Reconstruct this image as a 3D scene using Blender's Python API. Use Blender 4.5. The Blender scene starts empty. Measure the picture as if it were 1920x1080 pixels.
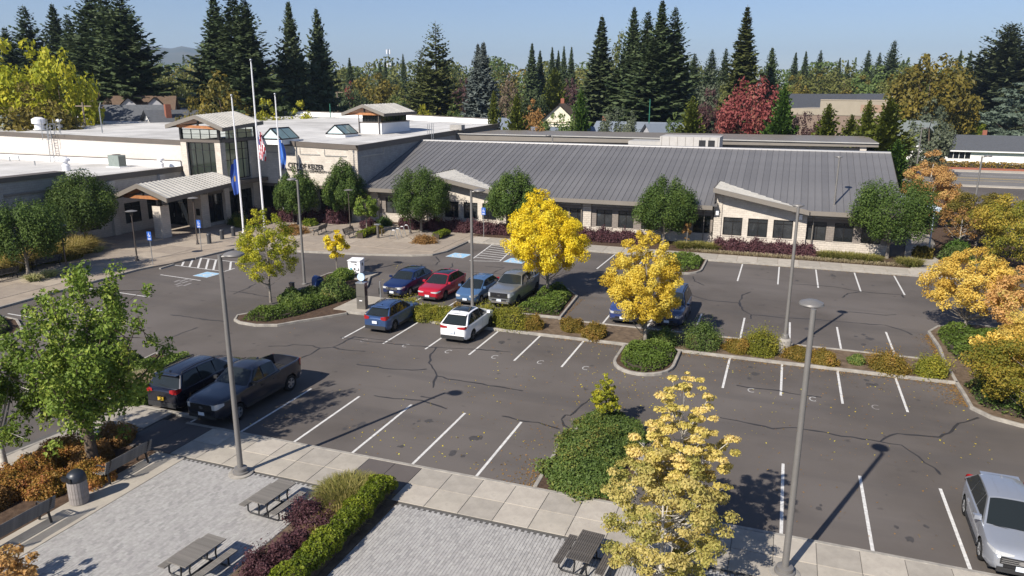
import bpy, math, random
import numpy as np
from mathutils import Vector, Matrix

# ------------------------------------------------------------------ camera, sky, sun, exposure
S = bpy.context.scene
COL = S.collection
R = math.radians
cam_data = bpy.data.cameras.new('camera')
cam_data.sensor_width = 36.0
cam_data.lens = 36.0 * 1394.0 / 1920.0
cam_data.clip_start = 0.5
cam_data.clip_end = 30000
cam = bpy.data.objects.new('camera', cam_data)
COL.objects.link(cam)
cam.matrix_world = (Matrix.Translation((0, 0, 14)) @ Matrix.Rotation(R(20.06), 4, 'Z') @
                    Matrix.Rotation(R(90 - 14.705), 4, 'X') @ Matrix.Rotation(R(0.19), 4, 'Z'))
S.camera = cam
SUN_DIR = Vector((-0.272, -0.733, 0.625)).normalized()      # from the ground towards the sun
world = bpy.data.worlds.new('World')
S.world = world
world.use_nodes = True
wn = world.node_tree
sky = wn.nodes.new('ShaderNodeTexSky')
sky.sky_type = 'NISHITA'
sky.sun_disc = False
sky.sun_elevation = math.asin(SUN_DIR.z)
sky.sun_rotation = math.atan2(SUN_DIR.x, SUN_DIR.y)
sky.altitude = 0
sky.air_density = 1.0
sky.dust_density = .25
sky.ozone_density = 3.0
tint = wn.nodes.new('ShaderNodeMix')
tint.data_type = 'RGBA'; tint.blend_type = 'MULTIPLY'
tint.inputs['Factor'].default_value = 1.0
tint.inputs['B'].default_value = (0.96, 0.965, 1.14, 1)
wn.links.new(sky.outputs[0], tint.inputs['A'])
wn.links.new(tint.outputs['Result'], wn.nodes['Background'].inputs[0])
wn.nodes['Background'].inputs[1].default_value = 0.058
sd = bpy.data.lights.new('sun', 'SUN')
sd.energy = 4.6
sd.angle = R(0.55)
sd.color = (1.0, 0.93, 0.83)
sun = bpy.data.objects.new('sun', sd)
COL.objects.link(sun)
sun.rotation_euler = SUN_DIR.to_track_quat('Z', 'Y').to_euler()
S.view_settings.view_transform = 'Standard'
S.view_settings.look = 'None'
S.view_settings.exposure = 0.78
S.view_settings.gamma = 1.0
S.view_settings.use_curve_mapping = False
S.cycles.use_denoising = True
S.cycles.max_bounces = 6
S.cycles.diffuse_bounces = 3
S.cycles.transmission_bounces = 3
S.cycles.transparent_max_bounces = 6
S.cycles.sample_clamp_indirect = 6

# ------------------------------------------------------------------ helpers
def setp(o, label=None, cat=None, group=None, kind=None):
    if label: o['label'] = label
    if cat: o['category'] = cat
    if group: o['group'] = group
    if kind: o['kind'] = kind
    return o

def link(name, me, mats=None, parent=None, loc=None, rz=0.0, **kw):
    o = bpy.data.objects.new(name, me)
    COL.objects.link(o)
    if me is not None and mats is not None and not me.materials:
        for m in (mats if isinstance(mats, (list, tuple)) else [mats]):
            me.materials.append(m)
    if loc is not None: o.location = loc
    if rz: o.rotation_euler = (0, 0, rz)
    if parent is not None: o.parent = parent
    return setp(o, **kw)

def empty(name, loc=(0, 0, 0), rz=0.0, **kw):
    o = link(name, None, None, None, loc, rz, **kw)
    o.empty_display_size = 0.3
    return o

def kids(o):
    return [c for c in COL.objects if c.parent == o]

CHILDREN = {}
def copy_tree(o, parent=None):
    c = o.copy()
    COL.objects.link(c)
    if parent is not None: c.parent = parent
    if o.name not in CHILDREN: CHILDREN[o.name] = list(o.children)
    for ch in CHILDREN[o.name]: copy_tree(ch, c)
    return c

class MB:
    """collects faces for ONE mesh"""
    def __init__(s): s.V = []; s.F = []; s.M = []
    def add(s, vs, fs, mi=0):
        n = len(s.V); s.V += [tuple(v) for v in vs]
        for f in fs: s.F.append([i + n for i in f]); s.M.append(mi)
        return s
    def box(s, x0, x1, y0, y1, z0, z1, mi=0, bottom=True):
        v = [(x0,y0,z0),(x1,y0,z0),(x1,y1,z0),(x0,y1,z0),(x0,y0,z1),(x1,y0,z1),(x1,y1,z1),(x0,y1,z1)]
        f = [(4,5,6,7),(0,1,5,4),(1,2,6,5),(2,3,7,6),(3,0,4,7)]
        if bottom: f.append((3,2,1,0))
        return s.add(v, f, mi)
    def bar(s, p, q, w, h=None, mi=0, up=(0,0,1)):
        p, q = Vector(p), Vector(q); d = (q - p).normalized(); h = h or w
        u = Vector(up)
        if abs(d.dot(u)) > .98: u = Vector((0,1,0))
        a = d.cross(u).normalized() * w / 2; b = a.cross(d).normalized() * h / 2
        v = [p-a-b,p+a-b,p+a+b,p-a+b,q-a-b,q+a-b,q+a+b,q-a+b]
        return s.add(v, [(3,2,1,0),(4,5,6,7),(0,1,5,4),(1,2,6,5),(2,3,7,6),(3,0,4,7)], mi)
    def tube(s, pts, rad, n=8, mi=0, cap=True):
        pts = [Vector(p) for p in pts]; k = len(pts)
        if not isinstance(rad, (list, tuple)): rad = [rad] * k
        rings = []; ref = Vector((0.31, 0.95, 0.05))
        for i, p in enumerate(pts):
            d = (pts[min(i+1,k-1)] - pts[max(i-1,0)]).normalized()
            a = d.cross(ref)
            if a.length < .1: a = d.cross(Vector((1,0,0)))
            a.normalize(); b = d.cross(a)
            rings += [p + (a*math.cos(2*math.pi*j/n) + b*math.sin(2*math.pi*j/n)) * rad[i] for j in range(n)]
        f = []
        for i in range(k-1):
            for j in range(n):
                j2 = (j+1) % n
                f.append((i*n+j, i*n+j2, (i+1)*n+j2, (i+1)*n+j))
        if cap: f += [tuple(range(n-1,-1,-1)), tuple((k-1)*n+j for j in range(n))]
        return s.add(rings, f, mi)
    def lathe(s, prof, n=16, c=(0,0,0), mi=0):
        v = []; f = []
        for r, z in prof:
            for j in range(n):
                a = 2*math.pi*j/n
                v.append((c[0]+r*math.cos(a), c[1]+r*math.sin(a), c[2]+z))
        for i in range(len(prof)-1):
            for j in range(n):
                j2 = (j+1) % n
                f.append((i*n+j, i*n+j2, (i+1)*n+j2, (i+1)*n+j))
        f.append(tuple((len(prof)-1)*n+j for j in range(n)))
        return s.add(v, f, mi)
    def prism(s, poly, z0, z1, mi=0):
        n = len(poly)
        area = sum(poly[i][0]*poly[(i+1)%n][1]-poly[(i+1)%n][0]*poly[i][1] for i in range(n))
        if area < 0: poly = poly[::-1]
        v = [(x,y,z0) for x,y in poly] + [(x,y,z1) for x,y in poly]
        return s.add(v, [tuple(range(n,2*n))] + [(i,(i+1)%n,n+(i+1)%n,n+i) for i in range(n)], mi)
    def quad(s, a, b, c, d, mi=0): return s.add([a,b,c,d], [(0,1,2,3)], mi)
    def strip(s, pts, w, z, mi=0):
        """flat ribbon along a ground polyline"""
        P = [Vector((p[0],p[1],0)) for p in pts]; L_=[]; 
        for i, p in enumerate(P):
            d = (P[min(i+1,len(P)-1)]-P[max(i-1,0)]).normalized(); nrm = Vector((-d.y,d.x,0))
            ww = w[i] if isinstance(w,(list,tuple)) else w
            L_ += [p+nrm*ww/2, p-nrm*ww/2]
        v = [(q.x,q.y,z) for q in L_]
        return s.add(v, [(2*i,2*i+1,2*i+3,2*i+2) for i in range(len(P)-1)], mi)
    def mesh(s, name, smooth=None):
        me = bpy.data.meshes.new(name)
        me.from_pydata(s.V, [], s.F)
        if any(s.M): me.polygons.foreach_set('material_index', s.M)
        if smooth:
            me.shade_smooth(); me.set_sharp_from_angle(angle=R(smooth))
        me.update()
        return me
    def build(s, name, mats, parent=None, smooth=None, **kw):
        return link(name, s.mesh(name, smooth), mats, parent, **kw)

def np_mesh(name, V, F, rnd=None, mi=None):
    me = bpy.data.meshes.new(name)
    V = np.asarray(V, np.float32); F = np.asarray(F, np.int32); n, k = F.shape
    me.vertices.add(len(V)); me.vertices.foreach_set('co', V.ravel())
    me.loops.add(n*k); me.loops.foreach_set('vertex_index', F.ravel())
    me.polygons.add(n); me.polygons.foreach_set('loop_start', np.arange(0, n*k, k, dtype=np.int32))
    if mi is not None: me.polygons.foreach_set('material_index', np.asarray(mi, np.int32))
    me.update(calc_edges=True); me.shade_flat()
    if rnd is not None:
        a = me.attributes.new('rnd', 'FLOAT', 'FACE'); a.data.foreach_set('value', np.asarray(rnd, np.float32))
    return me

# ------------------------------------------------------------------ materials
def nd(nt, kind, **kw):
    n = nt.nodes.new(kind)
    for k, v in kw.items():
        if k in n.bl_rna.properties: setattr(n, k, v)
    return n

def mat(name, col, rough=.6, metal=0., col2=None, scale=2., var=.0, bump=0., bscale=40., spec=.5, coat=0., obj=True, stain=None):
    m = bpy.data.materials.new(name); m.use_nodes = True
    nt = m.node_tree; b = nt.nodes['Principled BSDF']
    b.inputs['Base Color'].default_value = (*col, 1)
    b.inputs['Roughness'].default_value = rough
    b.inputs['Metallic'].default_value = metal
    b.inputs['Specular IOR Level'].default_value = spec
    if coat:
        b.inputs['Coat Weight'].default_value = coat; b.inputs['Coat Roughness'].default_value = .06
    tc = nd(nt, 'ShaderNodeTexCoord'); src = tc.outputs['Object']
    if col2 is not None or var:
        if col2 is None: col2 = tuple(c*(1-var) for c in col)
        n1 = nd(nt, 'ShaderNodeTexNoise'); n1.inputs['Scale'].default_value = scale; n1.inputs['Detail'].default_value = 8
        n1.inputs['Roughness'].default_value = .65
        nt.links.new(src, n1.inputs['Vector'])
        r = nd(nt, 'ShaderNodeValToRGB'); r.color_ramp.elements[0].position = .35; r.color_ramp.elements[1].position = .65
        r.color_ramp.elements[0].color = (*col2, 1); r.color_ramp.elements[1].color = (*col, 1)
        nt.links.new(n1.outputs['Fac'], r.inputs['Fac']); out = r.outputs['Color']
        if stain:
            sc, lo, hi, scol, amt = stain
            n3 = nd(nt, 'ShaderNodeTexNoise'); n3.inputs['Scale'].default_value = sc; n3.inputs['Detail'].default_value = 5
            nt.links.new(src, n3.inputs['Vector'])
            r3 = nd(nt, 'ShaderNodeMapRange'); r3.inputs['From Min'].default_value = lo; r3.inputs['From Max'].default_value = hi
            r3.inputs['To Max'].default_value = amt
            nt.links.new(n3.outputs['Fac'], r3.inputs['Value'])
            mx = nd(nt, 'ShaderNodeMix', data_type='RGBA')
            nt.links.new(r3.outputs[0], mx.inputs['Factor']); nt.links.new(out, mx.inputs['A']); mx.inputs['B'].default_value = (*scol, 1)
            out = mx.outputs['Result']
        nt.links.new(out, b.inputs['Base Color'])
    if bump:
        n2 = nd(nt, 'ShaderNodeTexNoise'); n2.inputs['Scale'].default_value = bscale; n2.inputs['Detail'].default_value = 4
        nt.links.new(src, n2.inputs['Vector'])
        bp = nd(nt, 'ShaderNodeBump'); bp.inputs['Strength'].default_value = bump; bp.inputs['Distance'].default_value = .02
        nt.links.new(n2.outputs['Fac'], bp.inputs['Height']); nt.links.new(bp.outputs['Normal'], b.inputs['Normal'])
    return m

def vary(m, amt=.12):
    """each object that wears the material gets its own slight tone"""
    nt = m.node_tree; b = nt.nodes['Principled BSDF']; lk = b.inputs['Base Color'].links
    hs = nd(nt, 'ShaderNodeHueSaturation'); oi = nd(nt, 'ShaderNodeObjectInfo'); mr = nd(nt, 'ShaderNodeMapRange')
    mr.inputs['To Min'].default_value = 1-amt; mr.inputs['To Max'].default_value = 1+amt
    nt.links.new(oi.outputs['Random'], mr.inputs['Value']); nt.links.new(mr.outputs[0], hs.inputs['Value'])
    if lk: nt.links.new(lk[0].from_socket, hs.inputs['Color'])
    else: hs.inputs['Color'].default_value = b.inputs['Base Color'].default_value
    nt.links.new(hs.outputs['Color'], b.inputs['Base Color']); return m

def leaf_mat(name, cols, rough=.55, trans=.3, spec=.25):
    """cols: list of (position, colour) over the per-leaf random value"""
    m = bpy.data.materials.new(name); m.use_nodes = True
    nt = m.node_tree; b = nt.nodes['Principled BSDF']; o = nt.nodes['Material Output']
    at = nd(nt, 'ShaderNodeAttribute'); at.attribute_name = 'rnd'
    r = nd(nt, 'ShaderNodeValToRGB'); cr = r.color_ramp
    while len(cr.elements) < len(cols): cr.elements.new(.5)
    for e, (p, c) in zip(cr.elements, cols): e.position = p; e.color = (*c, 1)
    nt.links.new(at.outputs['Fac'], r.inputs['Fac'])
    oi = nd(nt, 'ShaderNodeObjectInfo')
    hs = nd(nt, 'ShaderNodeHueSaturation'); hs.inputs['Saturation'].default_value = 1.0
    mr = nd(nt, 'ShaderNodeMapRange'); mr.inputs['To Min'].default_value = .88; mr.inputs['To Max'].default_value = 1.12
    nt.links.new(oi.outputs['Random'], mr.inputs['Value']); nt.links.new(mr.outputs[0], hs.inputs['Value'])
    nt.links.new(r.outputs['Color'], hs.inputs['Color'])
    b.inputs['Roughness'].default_value = rough; b.inputs['Specular IOR Level'].default_value = spec
    nt.links.new(hs.outputs['Color'], b.inputs['Base Color'])
    t = nd(nt, 'ShaderNodeBsdfTranslucent'); nt.links.new(hs.outputs['Color'], t.inputs['Color'])
    mx = nd(nt, 'ShaderNodeMixShader'); mx.inputs['Fac'].default_value = trans
    nt.links.new(b.outputs[0], mx.inputs[1]); nt.links.new(t.outputs[0], mx.inputs[2]); nt.links.new(mx.outputs[0], o.inputs['Surface'])
    return m

def block_mat(name, col, mortar, bw=.4, bh=.2, bump=.6, var=.12):
    """split-face blocks: course pattern in the wall plane (u = x + y, v = z)"""
    m = mat(name, col, .9, spec=.2)
    nt = m.node_tree; b = nt.nodes['Principled BSDF']
    tc = nd(nt, 'ShaderNodeTexCoord'); sx = nd(nt, 'ShaderNodeSeparateXYZ'); nt.links.new(tc.outputs['Object'], sx.inputs[0])
    ad = nd(nt, 'ShaderNodeMath', operation='ADD'); nt.links.new(sx.outputs['X'], ad.inputs[0]); nt.links.new(sx.outputs['Y'], ad.inputs[1])
    cb = nd(nt, 'ShaderNodeCombineXYZ'); nt.links.new(ad.outputs[0], cb.inputs['X']); nt.links.new(sx.outputs['Z'], cb.inputs['Y'])
    br = nd(nt, 'ShaderNodeTexBrick'); nt.links.new(cb.outputs[0], br.inputs['Vector'])
    br.inputs['Scale'].default_value = 1; br.inputs['Brick Width'].default_value = bw; br.inputs['Row Height'].default_value = bh
    br.inputs['Mortar Size'].default_value = .012; br.inputs['Bias'].default_value = 0
    br.inputs['Color1'].default_value = (*col, 1); br.inputs['Color2'].default_value = (*[c*(1-var) for c in col], 1)
    br.inputs['Mortar'].default_value = (*mortar, 1)
    nz = nd(nt, 'ShaderNodeTexNoise'); nz.inputs['Scale'].default_value = 1.3; nz.inputs['Detail'].default_value = 7
    nt.links.new(tc.outputs['Object'], nz.inputs['Vector'])
    mx = nd(nt, 'ShaderNodeMix', data_type='RGBA', blend_type='MULTIPLY'); mx.inputs['Factor'].default_value = .35
    nt.links.new(br.outputs['Color'], mx.inputs['A']); nt.links.new(nz.outputs['Fac'], mx.inputs['B'])
    hs = nd(nt, 'ShaderNodeHueSaturation'); hs.inputs['Value'].default_value = 1.2; nt.links.new(mx.outputs['Result'], hs.inputs['Color'])
    nt.links.new(hs.outputs['Color'], b.inputs['Base Color'])
    n2 = nd(nt, 'ShaderNodeTexNoise'); n2.inputs['Scale'].default_value = 9; n2.inputs['Detail'].default_value = 6
    nt.links.new(tc.outputs['Object'], n2.inputs['Vector'])
    sb = nd(nt, 'ShaderNodeMath', operation='SUBTRACT'); nt.links.new(n2.outputs['Fac'], sb.inputs[0]); nt.links.new(br.outputs['Fac'], sb.inputs[1])
    bp = nd(nt, 'ShaderNodeBump'); bp.inputs['Strength'].default_value = bump; bp.inputs['Distance'].default_value = .03
    nt.links.new(sb.outputs[0], bp.inputs['Height']); nt.links.new(bp.outputs['Normal'], b.inputs['Normal'])
    return m

def clear_glass(name):
    m = bpy.data.materials.new(name); m.use_nodes = True
    nt = m.node_tree; o = nt.nodes['Material Output']
    t = nd(nt, 'ShaderNodeBsdfTransparent'); t.inputs['Color'].default_value = (.90, .95, .88, 1)
    g = nd(nt, 'ShaderNodeBsdfGlossy'); g.inputs['Roughness'].default_value = .03; g.inputs['Color'].default_value = (.9, .95, 1, 1)
    f = nd(nt, 'ShaderNodeFresnel'); f.inputs['IOR'].default_value = 1.5
    mx = nd(nt, 'ShaderNodeMixShader'); nt.links.new(f.outputs[0], mx.inputs['Fac'])
    nt.links.new(t.outputs[0], mx.inputs[1]); nt.links.new(g.outputs[0], mx.inputs[2]); nt.links.new(mx.outputs[0], o.inputs['Surface'])
    return m

ASPHALT = mat('asphalt', (.104,.090,.080), .88, col2=(.083,.072,.064), scale=.35, bump=.25, bscale=60, spec=.25, stain=(.9, .62, .78, (.035,.033,.033), .55))
def asphalt_detail(m):
    nt = m.node_tree; b = nt.nodes['Principled BSDF']; src = b.inputs['Base Color'].links[0].from_socket
    tc = nd(nt, 'ShaderNodeTexCoord')
    def mul(out, fac_socket, col):
        mx = nd(nt, 'ShaderNodeMix', data_type='RGBA'); nt.links.new(fac_socket, mx.inputs['Factor']); nt.links.new(out, mx.inputs['A']); mx.inputs['B'].default_value = (*col, 1); return mx.outputs['Result']
    def rng_(sock, a, b_, hi):
        r = nd(nt, 'ShaderNodeMapRange'); r.inputs['From Min'].default_value = a; r.inputs['From Max'].default_value = b_; r.inputs['To Max'].default_value = hi; nt.links.new(sock, r.inputs['Value']); return r.outputs[0]
    def noise(s, det=4, stretch=None):
        n = nd(nt, 'ShaderNodeTexNoise'); n.inputs['Scale'].default_value = s; n.inputs['Detail'].default_value = det
        if stretch:
            mp = nd(nt, 'ShaderNodeMapping'); mp.inputs['Scale'].default_value = stretch; nt.links.new(tc.outputs['Object'], mp.inputs['Vector']); nt.links.new(mp.outputs[0], n.inputs['Vector'])
        else: nt.links.new(tc.outputs['Object'], n.inputs['Vector'])
        return n.outputs['Fac']
    out = mul(src, rng_(noise(.11, 3), .42, .60, .8), (.128,.113,.103))        # worn, paler areas
    out = mul(out, rng_(noise(.5, 4, (.08, 1, 1)), .5, .66, .5), (.078,.070,.066))  # lengthwise wheel polish
    v = nd(nt, 'ShaderNodeTexVoronoi'); v.inputs['Scale'].default_value = .62; nt.links.new(tc.outputs['Object'], v.inputs['Vector'])
    d = nd(nt, 'ShaderNodeMath', operation='ADD'); nt.links.new(v.outputs['Distance'], d.inputs[0])
    n5 = nd(nt, 'ShaderNodeMath', operation='MULTIPLY'); nt.links.new(noise(5, 4), n5.inputs[0]); n5.inputs[1].default_value = .22; nt.links.new(n5.outputs[0], d.inputs[1])
    r = nd(nt, 'ShaderNodeMapRange'); r.inputs['From Min'].default_value = .21; r.inputs['From Max'].default_value = .13; r.inputs['To Max'].default_value = .65; nt.links.new(d.outputs[0], r.inputs['Value'])
    out = mul(out, r.outputs[0], (.035,.032,.031))                               # oil drips
    sp = rng_(noise(28, 2), .70, .80, .5); out = mul(out, sp, (.19,.175,.165))   # pale grit
    nt.links.new(out, b.inputs['Base Color'])
asphalt_detail(ASPHALT)
ASPHALT2 = mat('asphalt_patch', (.115,.10,.093), .9, var=.15, scale=.8, bump=.2, bscale=60, spec=.2)
CONCRETE = mat('concrete', (.39,.352,.295), .9, col2=(.30,.272,.23), scale=1.1, bump=.25, bscale=50, spec=.2, stain=(2.2,.6,.75,(.18,.165,.145),.6))
CONCRETE_TAN = mat('tan_concrete', (.34,.285,.225), .9, col2=(.27,.225,.18), scale=.9, bump=.25, bscale=45, spec=.2, stain=(1.4,.6,.75,(.19,.155,.125),.6))
KERB = mat('kerb_concrete', (.34,.315,.275), .9, col2=(.22,.205,.185), scale=2.5, bump=.3, bscale=30, spec=.2)
PAVER = [mat('paver_%d' % i, c, .85, var=.2, scale=9, bump=.3, bscale=40, spec=.25) for i, c in enumerate([(.375,.362,.345),(.345,.333,.318),(.405,.392,.372),(.31,.30,.288)])]
JOINT = mat('joint_sand', (.10,.095,.088), .95, var=.3, scale=8)
PAINT_W = mat('white_road_paint', (.66,.65,.62), .7, col2=(.44,.43,.41), scale=6, spec=.3)
PAINT_WORN = mat('worn_road_paint', (.30,.28,.265), .8, col2=(.14,.13,.125), scale=9)
PAINT_Y = mat('yellow_road_paint', (.60,.42,.10), .7, var=.2, scale=5)
PAINT_B = mat('blue_road_paint', (.22,.42,.60), .7, col2=(.32,.52,.68), scale=5)
SEAL = mat('crack_sealant', (.030,.028,.028), .6, spec=.4)
MULCH = mat('bark_mulch', (.105,.07,.048), .95, col2=(.055,.036,.026), scale=5, bump=.9, bscale=25, spec=.1)
SOIL = mat('dry_soil', (.17,.125,.085), .95, col2=(.09,.065,.045), scale=3, bump=.8, bscale=20, spec=.1)
FIELD = mat('far_ground', (.085,.095,.035), .95, col2=(.05,.06,.025), scale=.02, spec=.1)
LAWN = mat('lawn', (.12,.15,.045), .95, col2=(.08,.11,.035), scale=1.2, bump=.5, bscale=20, spec=.1)
BARK = mat('bark', (.15,.115,.085), .95, col2=(.08,.062,.048), scale=6, bump=.8, bscale=18, spec=.15)
BARK_GREY = mat('grey_bark', (.26,.235,.20), .9, col2=(.14,.12,.10), scale=5, bump=.6, bscale=18, spec=.2)
BARK_PALE = mat('pale_bark', (.55,.52,.46), .8, col2=(.30,.27,.23), scale=4, bump=.4, bscale=15)
TWIG = mat('dark_twigs', (.06,.045,.03), .95, var=.4, scale=6)
STEEL = mat('galvanised_steel', (.42,.43,.44), .4, .7, var=.15, scale=3)
POLE_GREY = mat('grey_pole_paint', (.19,.18,.17), .45, .2, var=.12, scale=2, spec=.5)
POLE_BRONZE = mat('bronze_pole_paint', (.085,.068,.058), .5, .2, var=.15, scale=3)
WHITE_METAL = mat('white_metal', (.78,.78,.80), .35, .1)
BLACK = mat('black_metal', (.018,.018,.02), .45, .2)
RUBBER = mat('tyre_rubber', (.018,.018,.018), .85, spec=.2)
WOOD_GREY = mat('weathered_wood', (.22,.20,.175), .85, col2=(.13,.12,.105), scale=7, bump=.4, bscale=30)
WOOD_DARK = mat('dark_wood', (.10,.088,.078), .85, col2=(.055,.05,.046), scale=7, bump=.4, bscale=30)
TIMBER = mat('orange_timber', (.40,.17,.06), .6, col2=(.28,.11,.04), scale=3)
GLASS = mat('dark_glass', (.012,.014,.017), .06, spec=.6)
GLASS_CAR = mat('car_glass', (.016,.020,.021), .03, spec=.42)
CLEAR = clear_glass('clear_glass')
GLASS_GREEN = mat('green_roof_glass', (.20,.29,.29), .1, var=.2, scale=1.5, spec=.6)
GLASS_PALE = mat('pale_glass', (.55,.68,.70), .12, spec=.5)
FRAME = mat('dark_bronze_frame', (.022,.02,.019), .45, .3)

# ------------------------------------------------------------------ SETTING: ground, lot, kerbs, pavements, plaza
m = MB(); n = 96
m.add([(0, 0, -.06)] + [(7400*math.cos(2*math.pi*i/n), 7400*math.sin(2*math.pi*i/n), -.06) for i in range(n)],
      [(0, 1+i, 1+(i+1) % n) for i in range(n)])
m.build('ground', FIELD, kind='structure')
# far hills: a ridge 6 km away to the north-west
def hills(name, d, pts, col, seed):
    rng = np.random.default_rng(seed); mm = MB(); xs = np.linspace(pts[0][0], pts[-1][0], 120)
    hs = np.interp(xs, [p[0] for p in pts], [p[1] for p in pts])
    nz = sum(rng.uniform(.4, 1)*np.sin(xs*f + rng.uniform(0, 6))/f**.6 for f in (3, 7, 15, 31, 60)) * 3
    vs = []; rows = 8
    for r_ in range(rows):
        t = r_/(rows-1)
        for x, h, q in zip(xs, hs, nz):
            a = R(x); dd = d*(.62 + .38*t); k = math.sin(t*math.pi/2)**1.6
            vs.append((-dd*math.sin(a), dd*math.cos(a), max(-1, (h + q*6)*k + 12*math.sin(x*9+t*17)*k - 2)))
    c = len(xs)
    mm.add(vs, [(r_*c+i, r_*c+i+1, (r_+1)*c+i+1, (r_+1)*c+i) for r_ in range(rows-1) for i in range(c-1)])
    return mm.build(name, col, kind='structure', smooth=60)
HILL = mat('hill_cover', (.10,.085,.05), .95, col2=(.03,.045,.022), scale=.0022, spec=.05)
hills('hills', 6500, [(-12,20),(8,30),(18,60),(26,90),(33,180),(40,330),(48,340),(66,330)], HILL, 5)

lot = MB(); lot.quad((-75,-30,0),(60,-30,0),(60,134,0),(-75,134,0))
lot = lot.build('parking_lot', ASPHALT, kind='structure')
road = MB(); road.quad((-260,136.4,.004),(420,136.4,.004),(420,160.5,.004),(-260,160.5,.004))
road = road.build('road', mat('road_asphalt', (.17,.16,.15), .9, var=.2, scale=.3, bump=.2, bscale=50), kind='structure')
for y, mm_, w in ((137.1, PAINT_W, .35), (148.0, PAINT_Y, .28), (148.8, PAINT_Y, .28), (144.2, PAINT_Y, .28), (153.5, PAINT_W, .2), (159.8, PAINT_W, .3)):
    MB().quad((-260,y,.012),(420,y,.012),(420,y+w,.012),(-260,y+w,.012)).build('road_line', mm_, road)
MB().box(-260, 420, 134, 136.2, -.05, .14).build('pavement', CONCRETE, kind='structure')
MB().box(-260, 420, 160.7, 164, -.05, .14).build('pavement', CONCRETE, kind='structure')
sr = MB(); sr.quad((58,165,.006),(70,165,.006),(120,460,.006),(90,460,.006)); sr.build('side_street', ASPHALT2, kind='structure')
lw = MB(); lw.quad((-260,164.1,.01),(420,164.1,.01),(420,420,-.02),(-260,420,-.02)); lw.build('lawn', LAWN, kind='structure')

def stripe(x0, y0, x1, y1, w=.11, mt=PAINT_W, z=.004, name='stall_stripe'):
    return MB().strip([(x0,y0),(x1,y1)], w, z).build(name, mt, lot)
FRONT_X = [-23.5,-20.8,-18.1,-15.33,-12.63,-9.93, .93, 3.67, 6.37, 9.1]
for x in FRONT_X: stripe(x, 23.32, x, 28.45)
for x in (-26.2,): stripe(x, 24.4, x, 28.6)
MID_X = [-20.9,-18.2,-15.52,-12.87,-10.2,-1.96,.74,3.47,6.2]
for x in MID_X: stripe(x, 35.6, x, 40.12)
stripe(-23.6, 35.6, -23.6, 40.0); stripe(-7.75, 38.4, -7.75, 40.1)
for x in [-23.35,-20.65,-18.0,-9.95,-7.2,-4.35,-1.65,1.1,3.85,6.6]: stripe(x, 43.6, x, 48.3)
for x in (-2.75,.2,3.05,5.95,8.85): stripe(x, 58.3, x, 64.6)
stripe(-13.9, 58.4, -13.75, 64.6); stripe(-11.0, 58.4, -10.9, 64.6); stripe(-17.0, 58.4, -16.8, 64.6)
PAINT_MID = mat('faded_road_paint', (.46,.45,.43), .75, col2=(.26,.25,.24), scale=9)
# letters painted in the compact stalls
def letter_c(x, y, worn=False):
    mm = MB(); pts = [(x+.17*math.cos(a), y+.25*math.sin(a)) for a in np.linspace(R(50), R(310), 12)]
    mm.strip(pts, .06, .0045).build('letter_mark', PAINT_WORN if worn else PAINT_MID, lot)
for i, (x, y) in enumerate([(-22.2,35.7),(-19.5,35.75),(-16.8,35.7),(-14.05,35.8),(-11.45,35.9),(-8.95,35.9),(-.6,35.8),(2.2,35.7),(4.9,35.7)]):
    letter_c(x, y, i in (0, 8))
# left row of stalls by the entrance pavement
for a, b in (((-46.71, 32.29), (-42.85, 32.12)), ((-47.05, 35.31), (-40.88, 34.89)), ((-45.72, 44.13), (-41.41, 43.74))): stripe(*a, *b)
stripe(*(-47.49, 39.01), *(-41.33, 38.67))
# worn three-line pavement wording: only unreadable strokes are left of it
for i, (a, b) in enumerate((((-42.90, 42.64), (-43.02, 43.31)), ((-42.61, 42.93), (-42.70, 43.79)), ((-42.21, 42.03), (-42.29, 42.70)), ((-42.13, 42.58), (-42.16, 43.27)), ((-41.42, 41.99), (-41.49, 42.83)), ((-41.78, 41.69), (-41.73, 42.22)), ((-42.09, 43.30), (-42.02, 43.51)))):
    stripe(*a, *b, w=.22, mt=PAINT_WORN, name='worn_wording')
# hatched access aisles
hA, hB, hC, hD = (-24.86, 57.49), (-22.39, 58.21), (-23.28, 64.75), (-25.72, 64.90)
def lerp(a, b, t): return (a[0]+(b[0]-a[0])*t, a[1]+(b[1]-a[1])*t)
for a, b in ((hA, hB), (hA, hD), (hB, hC)): stripe(*a, *b, name='aisle_line')
for i in range(1, 8): stripe(*lerp(hA, hD, i/8+.08), *lerp(hB, hC, i/8-.03), w=.13, z=.0042, name='aisle_line')
kA, kB, kC, kD = (-47.77, 47.19), (-41.77, 46.81), (-41.78, 48.01), (-48.04, 50.22)
stripe(*kA, *kB, name='aisle_line'); stripe(*kB, *kC, name='aisle_line'); stripe(*kD, *(-42.97, 49.90), name='aisle_line')
for a, b in (((-46.45, 47.17), (-47.98, 49.09)), ((-45.59, 47.08), (-47.96, 50.14)), ((-44.65, 47.02), (-47.12, 50.11)), ((-43.77, 46.95), (-46.21, 50.00)), ((-42.94, 46.86), (-45.39, 49.97)), ((-41.69, 47.34), (-43.70, 49.84))):
    stripe(*a, *b, w=.16, z=.0042, name='aisle_line')
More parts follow.
